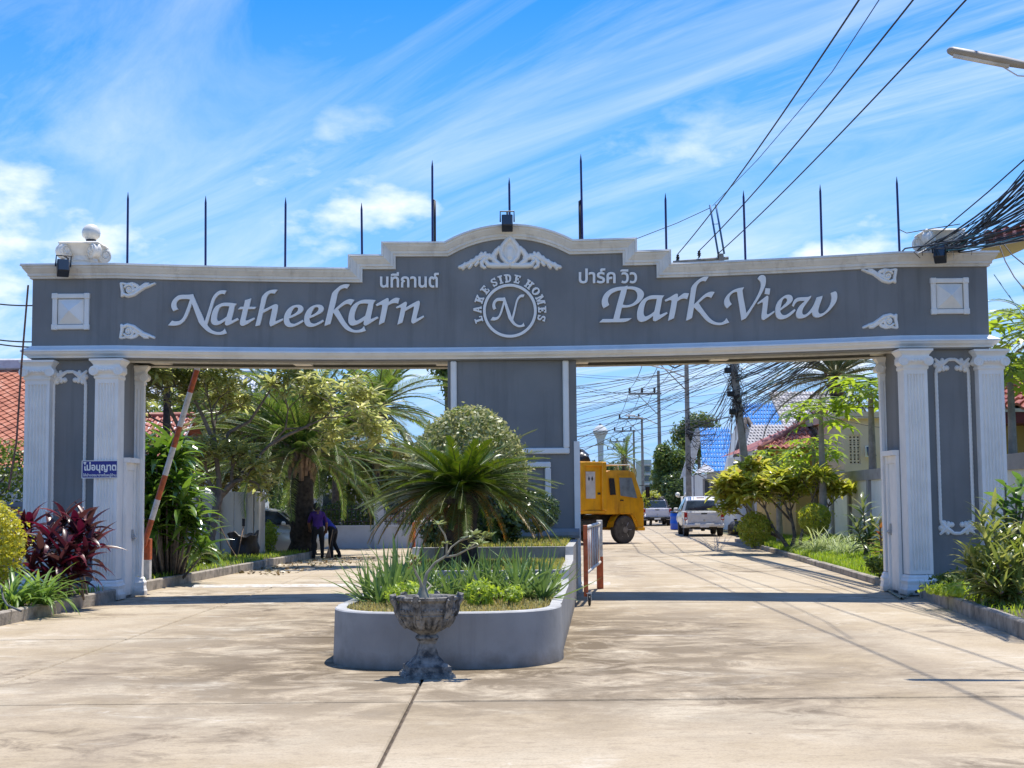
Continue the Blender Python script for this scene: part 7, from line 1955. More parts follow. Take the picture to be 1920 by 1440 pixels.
# white gable between the blue roof and the pole
hF = thing('house', 'narrow white gabled house front just left of the leaning wire pole', 'house', (VPX(8.8, 76), 76, 0))
g0, g1, g2 = P(1374, 893, 76), P(1408, 893, 76), P(1392, 792, 76)
mb = MB(); mb.prism([(g0.x, 0), (g1.x + 1, 0), (g1.x + 1, g0.z), (g2.x + .2, g2.z), (g0.x, g0.z)], 76, 80); obj('wall', mb, m_housewhite, hF)
mb = MB(); mb.tube([(g0.x - .25, 75.9, g0.z - .3), (g2.x + .2, 75.9, g2.z + .25)], .14, 6); mb.tube([(g2.x + .2, 75.9, g2.z + .25), (g1.x + 1.3, 75.9, g0.z + .4)], .14, 6); obj('verge_board', mb, mat('dark_fascia', (.12, .10, .095), rough=.7), hF)
# house at the right edge: ochre wall under a dark red eave
hG = thing('house', 'ochre house under a dark red roof edge at the far right behind the pier', 'house', (13, 33, 0))
mb = MB(); mb.box(Xat(1876, 800, 33), 22, 33, 40, 0, Zat(1900, 795, 33) + .3); obj('wall', mb, m_yellow, hG)
q0, q1 = P(1868, 795, 31.8), P(1990, 770, 31.8); 
mb = MB(); zz = Zat(1885, 768, 31.8); mb.add([(q0.x, 31.8, zz - .30), (22, 31.8, zz - .3), (22, 31.8, zz), (q0.x, 31.8, zz), (q0.x, 34, zz - .3), (22, 34, zz - .3)], [(0, 1, 2, 3), (0, 4, 5, 1)]); obj('eave_board', mb, mat('dark_red_paint', (.13, .018, .02), rough=.6, var=.2), hG)
lay(hG, roof(hG, (q0.x, 31.7, zz + .02), (22 - q0.x, 0, 0), (0, 4.2, .9), 34, 10, 'wave', m_tile_r))
# brown roof corner high at the right edge (house next to the entrance)
hH = thing('house', 'brown tiled roof corner with pale soffit high at the right edge behind the cable bundle', 'house', (10.5, 26, 0))
Yh = 27.5
a = P(1848, 462, Yh); b = P(1990, 436, Yh); c_ = P(1965, 380, Yh + 1.5); d = P(1900, 400, Yh + 1.2)
mb = MB(); mb.poly([a, b, (b.x, b.y + 3, b.z + .05), (a.x + .3, a.y + 3, a.z + .05)]); obj('soffit', mb, m_housewall, hH)
m_broof = mat('brown_roof_tile', (.19, .065, .04), rough=.6, var=.25, scale=3)
u_ = b - a; v_ = Vector((.75, 2.2, .62))
lay(hH, roof(hH, a + Vector((0, 0, .05)), u_ * 1.6, v_, 12, 10, 'wave', m_broof))
mb = MB(); mb.box(b.x + 3.2, b.x + 8, Yh + 1, Yh + 7, 0, a.z + .2); obj('wall', mb, m_housewall, hH)
# ---- lawn shrubs
m_crot = leafmat('frangipani_shrub_leaf', [(.22, .27, .04), (.32, .36, .06), (.40, .40, .09), (.26, .31, .05), (.34, .27, .08)], rough=.28, trans=.45)
crl = [blade('shrub_leaf', .40, .115, m_crot, cu, .14, 5, 'spoon') for cu in (.3, .8, 1.2)]
cy_ = 43.0
def C(px, py, dy=0): return P(px, py, cy_ + dy)
b1 = C(1480, 1040); b1.z = .15; b2 = C(1505, 1042); b2.z = .15
frangipani('broad leafed yellow-green frangipani shrub with several slanting stems on the right lawn', tuple(b1), [
 ([b1, C(1466, 1010), C(1452, 995), C(1442, 975)], [.07, .06, .055, .045]),
 ([b1 + Vector((.1, .2, 0)), C(1490, 1005, .3), C(1486, 980, .4)], [.07, .06, .045]),
 ([C(1466, 1010, .1), C(1445, 1000, .3), C(1422, 985, .3)], [.05, .045, .035]),
 ([b2, C(1500, 1015, -.2), C(1508, 985, -.2), C(1516, 958, -.2)], [.06, .05, .045, .035]),
 ([C(1486, 980, .4), C(1475, 955, .4)], [.04, .032]),
 ([C(1452, 995), C(1428, 975, .2), C(1408, 958, .3)], [.05, .04, .03]),
 ([C(1486, 980, .4), C(1458, 950, .8), C(1438, 930, 1.0)], [.04, .035, .03]),
 ([b2, C(1530, 1000, .3), C(1545, 970, .3)], [.05, .04, .03]),
], 3, .36, name='frangipani_shrub', leafn=15, ls=1.15, mesh=crl, flowers=0, up=.3)
m_gold2 = leafmat('golden_ball_leaf', [(.22, .28, .03), (.34, .38, .05), (.42, .42, .07), (.26, .32, .04)], rough=.45, trans=.4)
bush('golden_ball_shrub', 'round golden-green ball shrub beside the ornamental grass on the right lawn', 'shrub', (Xat(1527, 960, 41), 41, .62), (.50, .48, .46), 2600, .085, m_gold2, stems=4, shell=.7, amp=.14)
bush('golden_ball_shrub', 'smaller golden-green shrub left of the frangipani shrub stems, before the leaning pole', 'shrub', (Xat(1415, 985, 43), 43, .2), (.52, .45, .55), 2200, .09, m_gold2, stems=4, shell=.6, amp=.2)
bush('golden_ball_shrub', 'low yellowish shrub at the kerb end below the white pickup side', 'shrub', (Xat(1412, 985, 50), 50, .2), (.4, .4, .42), 1300, .10, m_gold2, stems=4, shell=.5, amp=.25)
m_lemon = leafmat('pale_grass_blade', [(.30, .37, .17), (.38, .43, .24), (.24, .32, .12), (.34, .38, .16)], rough=.45, trans=.4)
lgl = [blade('grass_blade', .95, .022, m_lemon, cu, .1, 7, 'strap') for cu in (1.2, 1.8, 2.4)]
strapclump('arching pale lemon grass clump in the middle of the right lawn', (Xat(1543, 1035, 38.5), 38.5, .2), 240, .95, 'lemon grass clumps', lgl, 'lemon_grass', (.7, 1.5), .3)
strapclump('arching lemon grass clump nearest the striped dracaena on the right lawn', (Xat(1598, 1050, 36.2), 36.2, .2), 240, .8, 'lemon grass clumps', lgl, 'lemon_grass', (.7, 1.5), .35)
m_dr2 = leafmat('striped_dracaena_leaf', [(.05, .10, .025), (.09, .14, .04), (.24, .26, .10), (.06, .11, .03)], rough=.28, trans=.3)
dl2 = [blade('dracaena_leaf', .55, .08, m_dr2, cu, .2, 6, 'lance') for cu in (.4, .8, 1.3)]
def stemmy(lbl, base, heads, n, mesh, s=1.0, name='dracaena', el=(-.1, 1.3), group=None):
    r = thing(name, lbl, 'plant', base, group); mb = MB(); sp = []
    for q in heads:
        h_ = Vector(q) - Vector(base); f = Vector((random.uniform(-.1, .1), random.uniform(-.1, .1), 0))
        mb.tube([Vector(base) + f, Vector(base) + f.lerp(h_, .5) + Vector((0, 0, .04)), q], [.026, .02, .014], 6)
        for k in range(n):
            t = k / n
            sp.append((random.choice(mesh), LM(f.lerp(h_, .45 + .55 * t), k * 2.4 + random.uniform(-.3, .3), el[0] + (el[1] - el[0]) * t + random.uniform(-.15, .15), random.uniform(-.4, .4), s * random.uniform(.75, 1.15))))
    obj('stems', mb, m_bark, r); leaves(r, sp); return r
dy_ = 34.5
stemmy('upright dark striped dracaena standing before the white street wall on the right', (Xat(1622, 1068, dy_), dy_, .16), [P(1618, 945, dy_), P(1604, 985, dy_ - .2), P(1640, 985, dy_ + .1), P(1632, 1010, dy_ - .2)], 20, dl2)
stemmy('reddish stemmed croton at the foot of the right rear pilaster', (Xat(1652, 1060, 30), 30, .16), [P(1650, 985, 30), P(1658, 1000, 30.2), P(1660, 1030, 29.6)], 12, [blade('croton_leaf', .3, .08, leafmat('croton_leaf', [(.16, .05, .03), (.30, .26, .06), (.10, .12, .03), (.34, .14, .05)]), .6, .15, 5, 'lance')], 1.0, 'croton')
bush('low_shrub', 'weedy dark green shrub at the kerb by the right rear pilaster', 'shrub', (Xat(1665, 1080, 27.6), 27.6, .12), (.42, .35, .26), 900, .10, m_hedge, stems=6, shell=.3, amp=.3)
# ---- papaya trees
m_pap = leafmat('papaya_leaf', [(.15, .24, .03), (.23, .33, .045), (.31, .39, .06), (.18, .28, .04)], rough=.38, trans=.45)
def papleaf(R_):
    """deeply cut star-shaped leaf lying in the xy plane, stalk along -x"""
    mb = MB(); n = 7; V = [(0, 0, 0)]
    for k in range(n):
        a = math.radians(-138 + 276 * k / (n - 1)); ln = R_ * (1 - .22 * abs(k - 3) / 3)
        for t, w in ((.42, -.16), (.62, -.24), (.74, -.10), (1.0, 0), (.74, .10), (.62, .24), (.42, .16)):
            an = a + w * .95; V.append((ln * t * math.cos(an), ln * t * math.sin(an), -.22 * R_ * t * t + .04 * R_ * abs(w) / .2))
    Fc = []
    for k in range(n):
        o_ = 1 + k * 7
        Fc += [(0, o_, o_ + 6)] + [(o_, o_ + 1, o_ + 5, o_ + 6), (o_ + 1, o_ + 2, o_ + 4, o_ + 5), (o_ + 2, o_ + 3, o_ + 4)]
        if k < n - 1: Fc.append((0, o_ + 6, o_ + 7))
    mb.add([(x + .02, y, z) for x, y, z in V], Fc, 0, True)
    mb.tube([(-R_ * 1.25, 0, .06 * R_), (-.5 * R_, 0, .1 * R_), (.02, 0, .01)], [.016, .012, .01], 5)
    me = mb.mesh('papaya_leaf'); me.materials.append(m_pap); return me
ppl = [papleaf(.42), papleaf(.36), papleaf(.46)]
def papaya(lbl, base, ztop, n, s, lean=(0, 0), name='papaya_tree'):
    r = thing(name, lbl, 'tree', base); mb = MB(); top = Vector((base[0] + lean[0], base[1] + lean[1], ztop))
    mb.tube([base, Vector(base).lerp(top, .5), top], [.10 * s, .085 * s, .05 * s], 9); obj('trunk', mb, m_conc_pole, r)
    sp = []
    for k in range(n):
        az = k * 2.4; e = -.35 + 1.1 * k / n + random.uniform(-.15, .15)
        R1 = .62 * s * random.uniform(.8, 1.2)
        c_ = top - Vector(base) + Vector((math.cos(az) * math.cos(e) * R1, math.sin(az) * math.cos(e) * R1, math.sin(e) * R1 - .1))
        sp.append((random.choice(ppl), LM(c_, az, e * .45 - .25, random.uniform(-.3, .3), s * random.uniform(.8, 1.15))))
    leaves(r, sp); return r
papaya('papaya tree with big yellow-green cut leaves beside the right rear pilaster over the wall', (Xat(1640, 1000, 41), 41, 0), Zat(1645, 738, 41), 36, 1.4)
papaya('papaya tree with drooping cut leaves before the cream vent block house', (Xat(1545, 1000, 42.5), 42.5, 0), Zat(1548, 770, 42.5), 24, 1.25)
papaya('small papaya in front of the ochre wall above the street wall', (Xat(1530, 1000, 44), 44, 0), Zat(1512, 842, 44), 30, 1.1)
papaya('papaya sapling leaning over the street wall left of the ochre house', (Xat(1462, 1000, 47), 47, 0), Zat(1462, 862, 47), 30, 1.1)
bush('garden_shrub', 'leafy green shrub over the wall between pole and frangipani shrub', 'shrub', (Xat(1440, 900, 55), 55, 1.6), (1.3, .8, 1.0), 2600, .16, m_tr1, stems=5, shell=.3, amp=.3)
# ---- dark feather palm over the wires
m_pdk = leafmat('dark_palm_leaflet', [(.035, .06, .028), (.05, .075, .035), (.08, .10, .05), (.10, .12, .07)], rough=.3, trans=.2, nvar=False)
palm('dark grey-green feather palm leaning over the roofs behind the wire bundle', (Xat(1575, 1000, 52), 52, 0), Zat(1575, 715, 52), .22, .18, 44, 66, 6, 'feather_palm', m_pdk, (-.55, 1.2), flen=(3.6, 4.2), ll=.6, lw=.04)
# ---- trees right of the gateway
for q in ((1905, 700, 29.5, 'papaya tree with dense cut leaves right of the right pier', 30, 1.2), (1945, 620, 30.5, 'taller papaya at the right edge above the other one', 30, 1.2)):
    papaya(q[3], (Xat(q[0], 1000, q[2]), q[2], 0), Zat(q[0], q[1], q[2]), q[4], q[5])
tree('dark leafy tree behind the papayas at the right edge', (Xat(1960, 1000, 38), 38, 0), Zat(1950, 640, 38), (1.9, 1.4, 1.6), 4600, .24, m_tr1, .14)
palm('fan of thin palm fronds rising at the right edge against the cloud', (Xat(1965, 1000, 36), 36, 0), Zat(1965, 640, 36), .13, .1, 20, 44, 4, 'garden_palm', flen=(1.7, 2.1), ll=.35)
# ---- front right bed
m_vdr = leafmat('variegated_dracaena_leaf', [(.12, .17, .03), (.30, .32, .09), (.09, .14, .03), (.20, .24, .06), (.36, .36, .14)], rough=.3, trans=.35)
vl = [blade('dracaena_leaf', .40, .06, m_vdr, cu, .2, 6, 'lance') for cu in (.5, 1.0, 1.6)]
vb_ = (Xat(1880, 1140, 20.4), 20.4, .16)
hd_ = [(1848, 1090, 19.4), (1880, 1110, 19.3), (1915, 1110, 19.4), (1895, 1060, 19.5), (1812, 1085, 20.2), (1860, 950, 20.9), (1925, 1040, 19.6), (1870, 1060, 19.5), (1838, 968, 20.6), (1862, 990, 20.2), (1845, 1010, 20.0), (1890, 1000, 20.4), (1822, 1045, 20.0), (1850, 1050, 19.8), (1880, 1045, 19.9), (1905, 1030, 20.2), (1915, 1060, 19.8), (1808, 1050, 20.3), (1865, 1080, 19.6), (1830, 1075, 20), (1900, 1090, 19.6), (1925, 1000, 20.3), (1870, 1020, 20.8)]
stemmy('big shrub of narrow yellow-striped leaves in front of the right outer column', vb_, [P(*q) for q in hd_], 27, vl, 1.05, 'striped_shrub', (-.2, 1.35))
m_big = leafmat('big_green_leaf', [(.06, .13, .025), (.10, .18, .035), (.13, .23, .05), (.07, .15, .03)], rough=.28, trans=.35, spec=.7)
bl = [blade('broad_leaf', .34, .17, m_big, cu, .1, 6, 'spoon') for cu in (.5, .9)]
stemmy('broad glossy leafed plant rising over the striped shrub at the right edge', (Xat(1905, 1130, 21.3), 21.3, .16), [P(1885, 905, 21.2), P(1905, 925, 21), P(1880, 945, 21), P(1915, 900, 21.4), P(1900, 965, 20.9), P(1920, 950, 21)], 13, bl, 1.0, 'broad_leaf_plant', (-.3, 1.0))
bush('bedding_plant', 'low bright green leafy plants along the kerb before the right pier', 'plant', (Xat(1815, 1125, 21.4), 21.4, .15), (.62, .5, .13), 1100, .085, m_lime, stems=4, shell=.2, amp=.4)
bush('bedding_plant', 'small dark green fern-like plant at the right pier foot', 'plant', (Xat(1790, 1095, 23.2), 23.2, .15), (.4, .3, .17), 700, .08, m_hedge, stems=4, shell=.2, amp=.4)
hz = MB(); hp = [G(1640, 1082, .06), G(1655, 1100, .03), G(1690, 1122, .03), G(1712, 1112, .05), G(1745, 1098, .22), G(1790, 1100, .24), G(1760, 1108, .22)]
hz.tube(hp, .02, 8); tag(obj('garden_hose', hz, mat('green_hose', (.10, .12, .06), rough=.5), loc=hp[1]), 'green garden hose trailing round the right pier foot over the kerb', 'hose')
# ---- yellow dump truck turning in the street
m_ty = mat('truck_yellow', (.78, .37, .008), rough=.42, var=.10, scale=2, dirt=(.46, .20, .02), dscale=1.6, dlo=.55, dhi=.78, coat=.3, streak=((.38, .17, .03), .5, 4.0))
m_tdk = mat('chassis_black', (.03, .028, .026), rough=.8, var=.3, dirt=(.12, .10, .07), dscale=3)
TY = 55.0
tr = thing('dump_truck', 'old yellow dump truck with slab sided tipper body turning beyond the centre pier', 'truck', (Xat(1168, 1018, TY) , TY, 0), rz=math.radians(-52))
# local: +y forward, +x right (towards us); front axle at origin shifted: near wheel at (0,0)
OX = -1.05
def tbx(x0, x1, y0, y1, z0, z1, b=.02):
    mb = MB(); mb.box(x0 + OX, x1 + OX, y0, y1, z0, z1, 0, b); return mb
mb = loft([[(OX + s * w_, y, z) for s, w_, z in ((-1, 1.12, .95), (-1, 1.15, 1.55), (-1, 1.13, 1.75), (-1, 1.02, zr), (-1, .85, zr + .08), (1, .85, zr + .08), (1, 1.02, zr), (1, 1.13, 1.75), (1, 1.15, 1.55), (1, 1.12, .95))] for y, zr in ((-.85, 2.72), (-.3, 2.78), (.35, 2.74))])
m_cabglass = mat('cab_glass', (.20, .24, .25), rough=.08, var=.25, scale=3, spec=.9)
# cab with raked windscreen
prof = lambda y, zt_, zlo: [(OX + s * w_, y, z) for s, w_, z in ((-1, 1.12, zlo), (-1, 1.15, 1.5), (-1, 1.14, min(1.8, zt_ - .1)), (-1, 1.05, zt_), (1, 1.05, zt_), (1, 1.14, min(1.8, zt_ - .1)), (1, 1.15, 1.5), (1, 1.12, zlo))]
mb = loft([prof(-.95, 2.66, 1.12), prof(-.6, 2.78, 1.12), prof(.35, 2.78, 1.12), prof(.62, 2.70, .62), prof(.95, 1.86, .60), prof(1.02, 1.6, .60), prof(1.02, 1.2, .60)])
cabo = obj('cab', mb, m_ty, tr, local=True)
for s in (-1, 1):
    xo = OX + s * 1.155
    def panel(pts_, name, m, par, out_=.012):
        mb = MB(); mb.poly([(xo + s * out_ - s * max(0, (z - 1.8)) * .09, y, z) for y, z in pts_][::s]); return obj(name, mb, m, par, local=True)
    dr1 = panel([(-.28, 1.15), (.72, 1.15), (.74, 1.72), (.50, 2.60), (-.28, 2.60)], 'door', m_ty, tr, .008)
    panel([(-.20, 1.82), (.66, 1.72), (.44, 2.50), (-.20, 2.50)], 'window', m_cabglass, dr1, .02)
    mb = MB(); mb.box(min(xo, xo + s * .03), max(xo, xo + s * .03), -.2, -.05, 1.62, 1.66); obj('door_handle', mb, m_dark, dr1, local=True)
    panel([(-.72, 1.85), (-.42, 1.85), (-.45, 2.48), (-.72, 2.48)], 'side_window', m_glass, tr, .014)
    mb = MB(); mb.tube([(xo, .80, 2.2), (xo + s * .25, .98, 2.2), (xo + s * .25, .98, 1.7), (xo, .85, 1.75)], .016, 6); mb.box(min(xo + s * .16, xo + s * .36), max(xo + s * .16, xo + s * .36), .97, 1.0, 1.75, 2.15); obj('mirror', mb, m_dark, tr, local=True)
    mb = MB(); mb.box(min(OX + s * .6, OX + s * 1.0), max(OX + s * .6, OX + s * 1.0), 1.02, 1.05, .95, 1.15, 0, .01); obj('headlight', mb, m_clear, tr, local=True)
mb = MB(); mb.poly([(OX - 1.0, .64, 2.62), (OX + 1.0, .64, 2.62), (OX + 1.06, .94, 1.90), (OX - 1.06, .94, 1.90)]); mb.v = [(x, y + .015, z + .01) for x, y, z in mb.v]; obj('windscreen', mb, m_glass, tr, local=True)
mb = MB()
for y in (-.75, -.1, .5): mb.tube([(OX - .95, y, 2.8), (OX - .95, y, 3.0), (OX + .95, y, 3.0), (OX + .95, y, 2.8)], .018, 6)
for x in (-.95, 0, .95): mb.tube([(OX + x, -.75, 3.0), (OX + x, .5, 3.0)], .018, 6)
obj('roof_rack', mb, m_wpole, tr, local=True)
mb = tbx(-1.15, 1.15, .70, 1.08, .48, .62); obj('bumper', mb, m_ty, tr, local=True)
mb = MB()
for s in (-1, 1): mb.box(OX + s * .45 - .08, OX + s * .45 + .08, -6.6, .8, .62, .88)
mb.box(OX - .5, OX + .5, -1.5, .5, .7, 1.1); mb.box(OX + .5, OX + 1.05, -2.2, -1.2, .5, .95, 0, .05); mb.box(OX - 1.05, OX - .5, -2.4, -1.2, .5, .95, 0, .05)
obj('chassis', mb, m_tdk, tr, local=True)
# tipper body with ribs
mb = tbx(-1.22, 1.22, -6.6, -1.02, 1.28, 3.05); body = obj('tipper_body', mb, m_ty, tr, local=True)
mb = tbx(-1.26, 1.26, -6.65, -.98, 1.16, 1.279); obj('body_sill', mb, m_ty, tr, local=True)
for y in (-1.12, -2.2, -3.3, -4.4, -5.5, -6.5):
    mb = MB(); mb.box(OX + 1.215, OX + 1.33, y - .12, y + .10, 1.28, 3.08, 0, .02); obj('body_rib', mb, m_ty, body, local=True)
mb = MB(); mb.box(OX + 1.21, OX + 1.30, -6.6, -1.0, 2.93, 3.09, 0, .02); obj('top_rail', mb, m_ty, body, local=True)
mb = MB(); mb.box(OX + 1.221, OX + 1.236, -1.98, -1.52, 1.72, 2.72); obj('white_panel', mb, mat('dusty_white_panel', (.60, .58, .54), rough=.7, var=.1, dirt=(.40, .37, .33), dscale=3), body, local=True)
mb = MB()
for yy in (-1.83, -1.67): mb.poly([(OX + 1.24, yy - .05, 2.45), (OX + 1.24, yy, 2.36), (OX + 1.24, yy + .05, 2.45), (OX + 1.24, yy, 2.56)])
obj('diamond_mark', mb, m_tdk, body, local=True)
mb = MB(); mb.box(OX + 1.221, OX + 1.232, -1.40, -1.26, 1.86, 1.94); obj('small_plate', mb, m_tdk, body, local=True)
m_dtyre = mat('dusty_tyre', (.075, .068, .06), rough=.95, var=.25); m_dhub = mat('dusty_hub', (.17, .155, .14), rough=.8, var=.25)
def wheel_t(x, y, s):
    wheel(tr, x, y, .53, .53, .30, s)
    for o_ in tr.children:
        if o_.name.startswith('tyre'):
            o_.data.materials[0] = m_dtyre
    mb = MB(); mb.lathe([(.02, s * .16), (.12, s * .16), (.13, s * .11), (.27, s * .10), (.30, s * .13), (.33, s * .13)], (x, y, .53), 20, 0, True, 'x'); obj('hub', mb, m_dhub, tr, local=True)
for s in (-1, 1):
    wheel_t(OX + s * 1.0, 0.05, s); wheel_t(OX + s * .95, -4.2, s); wheel_t(OX + s * .95, -5.4, s)
    mb = MB(); pr = [(.66 * math.cos(a), .66 * math.sin(a)) for a in np.linspace(.15, PI - .15, 9)]
    for k in range(8): (a0, b0), (a1, b1) = pr[k], pr[k + 1]; mb.quad((OX + s * .80, .05 + a0, .53 + b0), (OX + s * 1.17, .05 + a0, .53 + b0), (OX + s * 1.17, .05 + a1, .53 + b1), (OX + s * .80, .05 + a1, .53 + b1))
    obj('mudguard', mb, m_ty, tr, local=True)
# load of bagged rubbish
rb = random.Random(3); m_load = mat('bin_bag_load', (.03, .03, .033), rough=.35, var=.4, bump=.6, bscale=9); m_load2 = mat('scrap_cardboard', (.30, .26, .21), rough=.9, var=.2)
mw = tr.matrix_world if False else Matrix.Translation(tr.location) @ Matrix.Rotation(math.radians(-52), 4, 'Z')
for k in range(12):
    lc = Vector((OX + rb.uniform(-.8, 1.0), -1.5 - rb.uniform(0, 3.6), 3.02)); p = mw @ lc
    lab = ('bulging black refuse bag heaped on the dump truck load', 'pale crumpled cardboard heap on the dump truck load')[k % 4 == 3]
    r_ = rb.uniform(.32, .5); mb = MB(); ph = rb.uniform(0, 6)
    mb.lathe([(.1 * r_, 0), (.9 * r_, .02), (1.05 * r_, .3 * r_), (.95 * r_, .8 * r_), (.55 * r_, 1.2 * r_), (.12 * r_, 1.35 * r_), (.16 * r_, 1.5 * r_)], p, 14, 0, True, 'z', lambda rr, h, an, ph=ph: rr * (1 + .12 * math.sin(3 * an + ph + h * 9) + .07 * math.sin(7 * an - h * 15)))
    tag(obj('refuse_bag' if k % 4 != 3 else 'cardboard_heap', mb, m_load if k % 4 != 3 else m_load2, loc=p), lab, 'bag' if k % 4 != 3 else 'cardboard', 'refuse heaped on the truck' if k % 4 != 3 else 'cardboard on the truck')
# ---- pickups
def pickup(lbl, px, Yd, rz, paint, bumperm, roofbar=False, dz=0):
    r = thing('pickup_truck', lbl, 'pickup truck', (Xat(px, 1000, Yd), Yd, dz), rz=rz)
    hw = .90
    def sec(y, z0, zs, roofz, rhw, w_=hw): return [(-w_ * .93, y, z0), (-w_, y, z0 + .18), (-w_ * 1.0, y, zs - .12), (-w_ * .95, y, zs), (-rhw, y, roofz), (-rhw * .7, y, roofz + .03), (rhw * .7, y, roofz + .03), (rhw, y, roofz), (w_ * .95, y, zs), (w_ * 1.0, y, zs - .12), (w_, y, z0 + .18), (w_ * .93, y, z0)]
    # y=0 is the tailgate, +y forward
    S_ = [sec(1.62, .48, 1.10, 1.14, .70), sec(1.68, .46, 1.12, 1.60, .66), sec(1.95, .45, 1.12, 1.74, .66), (sec(2.9, .44, 1.12, 1.77, .67)), sec(3.5, .44, 1.10, 1.68, .67), sec(4.05, .44, 1.05, 1.12, .76), sec(4.9, .46, .98, 1.02, .72), sec(5.15, .52, .80, .84, .55)]
    obj('cab', loft(S_), paint, r, local=True)
    mb = MB()
    for s in (-1, 1):
        xa, xb = sorted((s * hw, s * (hw - .10)))
        mb.box(xa, xb, .04, 1.62, .50, 1.08, 0, .02); mb.box(xa - .01, xb + .01, .04, 1.62, 1.08, 1.12, 0, .01)
    mb.box(-hw + .1, hw - .1, .1, 1.62, .50, .60); obj('load_bed', mb, paint, r, local=True)
    mb = MB(); mb.box(-hw + .16, hw - .16, 0, .06, .56, 1.10, 0, .02); mb.box(-hw + .30, hw - .30, -.012, .01, .64, .98, 0, .01); tg_ = obj('tailgate', mb, paint, r, local=True)
    mb = MB(); mb.box(-.13, .13, -.022, -.002, .99, 1.05, 0, .008); obj('tailgate_handle', mb, m_black, tg_, local=True)
    mb = MB(); mb.lathe([(.01, -.02), (.05, -.018), (.055, 0)], (0, -.005, .72), 14, 0, True, 'y'); obj('badge', mb, m_rim, tg_, local=True)
    for s in (-1, 1):
        mb = MB(); a, b = sorted((s * (hw - .005), s * (hw - .15))); mb.box(a, b, -.005, .10, .72, 1.07, 0, .015); tl = obj('tail_light', mb, m_redl, r, local=True)
        mb = MB(); mb.box(a + .02, b - .02, -.012, 0, .76, .85, 0, .004); obj('reversing_lens', mb, m_clear, tl, local=True)
        mb = MB(); mb.box(s * 1.02 - .10, s * 1.02 + .10, 3.55, 3.68, 1.08, 1.27, 0, .03); mb.box(min(s * .84, s * .95), max(s * .84, s * .95), 3.6, 3.65, 1.1, 1.14); obj('mirror', mb, paint if not roofbar else m_black, r, local=True)
        for y in (.82, 4.15): wheel(r, s * (hw - .13), y, .37, .37, .24, s)
        mb = MB(); pr = [(.46 * math.cos(a_), .46 * math.sin(a_)) for a_ in np.linspace(0, PI, 9)]
        for k in range(8): (a0, b0), (a1, b1) = pr[k], pr[k + 1]; mb.quad((s * (hw - .3), .82 + a0, .37 + b0), (s * (hw + .02), .82 + a0, .37 + b0), (s * (hw + .02), .82 + a1, .37 + b1), (s * (hw - .3), .82 + a1, .37 + b1))
        obj('wheel_arch', mb, paint, r, local=True)
        mb = MB(); mb.poly([(s * .915, 1.9, 1.16), (s * .915 - s * .0, 3.9, 1.12), (s * .70, 3.4, 1.66), (s * .69, 1.98, 1.68)][::s]); mb.v = [(x + s * .002, y, z) for x, y, z in mb.v]; obj('side_window', mb, m_glass, r, local=True)
    mb = MB(); mb.poly([(-.74, 1.626, 1.15), (.74, 1.626, 1.15), (.62, 1.678, 1.575), (-.62, 1.678, 1.575)]); mb.v = [(x, y - .03, z) for x, y, z in mb.v]; obj('rear_window', mb, m_glass, r, local=True)
    mb = MB(); mb.box(-.18, .18, 1.83, 1.86, 1.70, 1.745); obj('brake_light', mb, m_redl, r, local=True)
    mb = MB(); mb.box(-hw + .02, hw - .02, -.14, .10, .42, .56, 0, .03); mb.box(-.45, .45, -.15, -.1, .50, .565, 0, .01); obj('bumper', mb, bumperm, r, local=True)
    mb = MB(); mb.box(-.20, .20, -.158, -.142, .40, .51, 0, .004); obj('number_plate', mb, m_plate, r, local=True)
    mb = MB(); mb.box(-.6, .6, .3, 4.6, .32, .5); mb.tube([(-.75, .82, .37), (.75, .82, .37)], .05, 8); mb.lathe([(.02, -.1), (.13, -.08), (.13, .08), (.02, .1)], (0, .82, .35), 12, 0, True, 'x'); mb.tube([(.45, .0, .33), (.45, 1.5, .33)], .035, 8); obj('chassis', mb, m_tdk, r, local=True)
    if roofbar:
        mb = MB()
        for s in (-1, 1): mb.tube([(s * .80, 1.1, 1.12), (s * .70, 1.55, 1.62), (s * .62, 1.62, 1.72)], .05, 8)
        mb.tube([(-.62, 1.62, 1.72), (.62, 1.62, 1.72)], .05, 8); mb.box(-.6, .6, 1.7, 2.2, 1.80, 1.86, 0, .02); obj('roll_bar', mb, m_black, r, local=True)
    return r
m_wht = mat('dusty_white_paint', (.66, .65, .61), rough=.4, var=.04, dirt=(.45, .41, .34), dscale=1.8, dlo=.5, dhi=.8, coat=.4)
m_lav = mat('pale_silver_paint', (.62, .62, .68), rough=.35, var=.03, coat=.5)
pickup('white dusty pickup truck parked with its tailgate towards us beside the street wall', 1321, 65.0, -.045, m_wht, m_wht)
pickup('silver pickup truck with black roll bar parked farther up the street, seen from behind', 1233, 92.0, -.02, m_lav, m_dark, True)
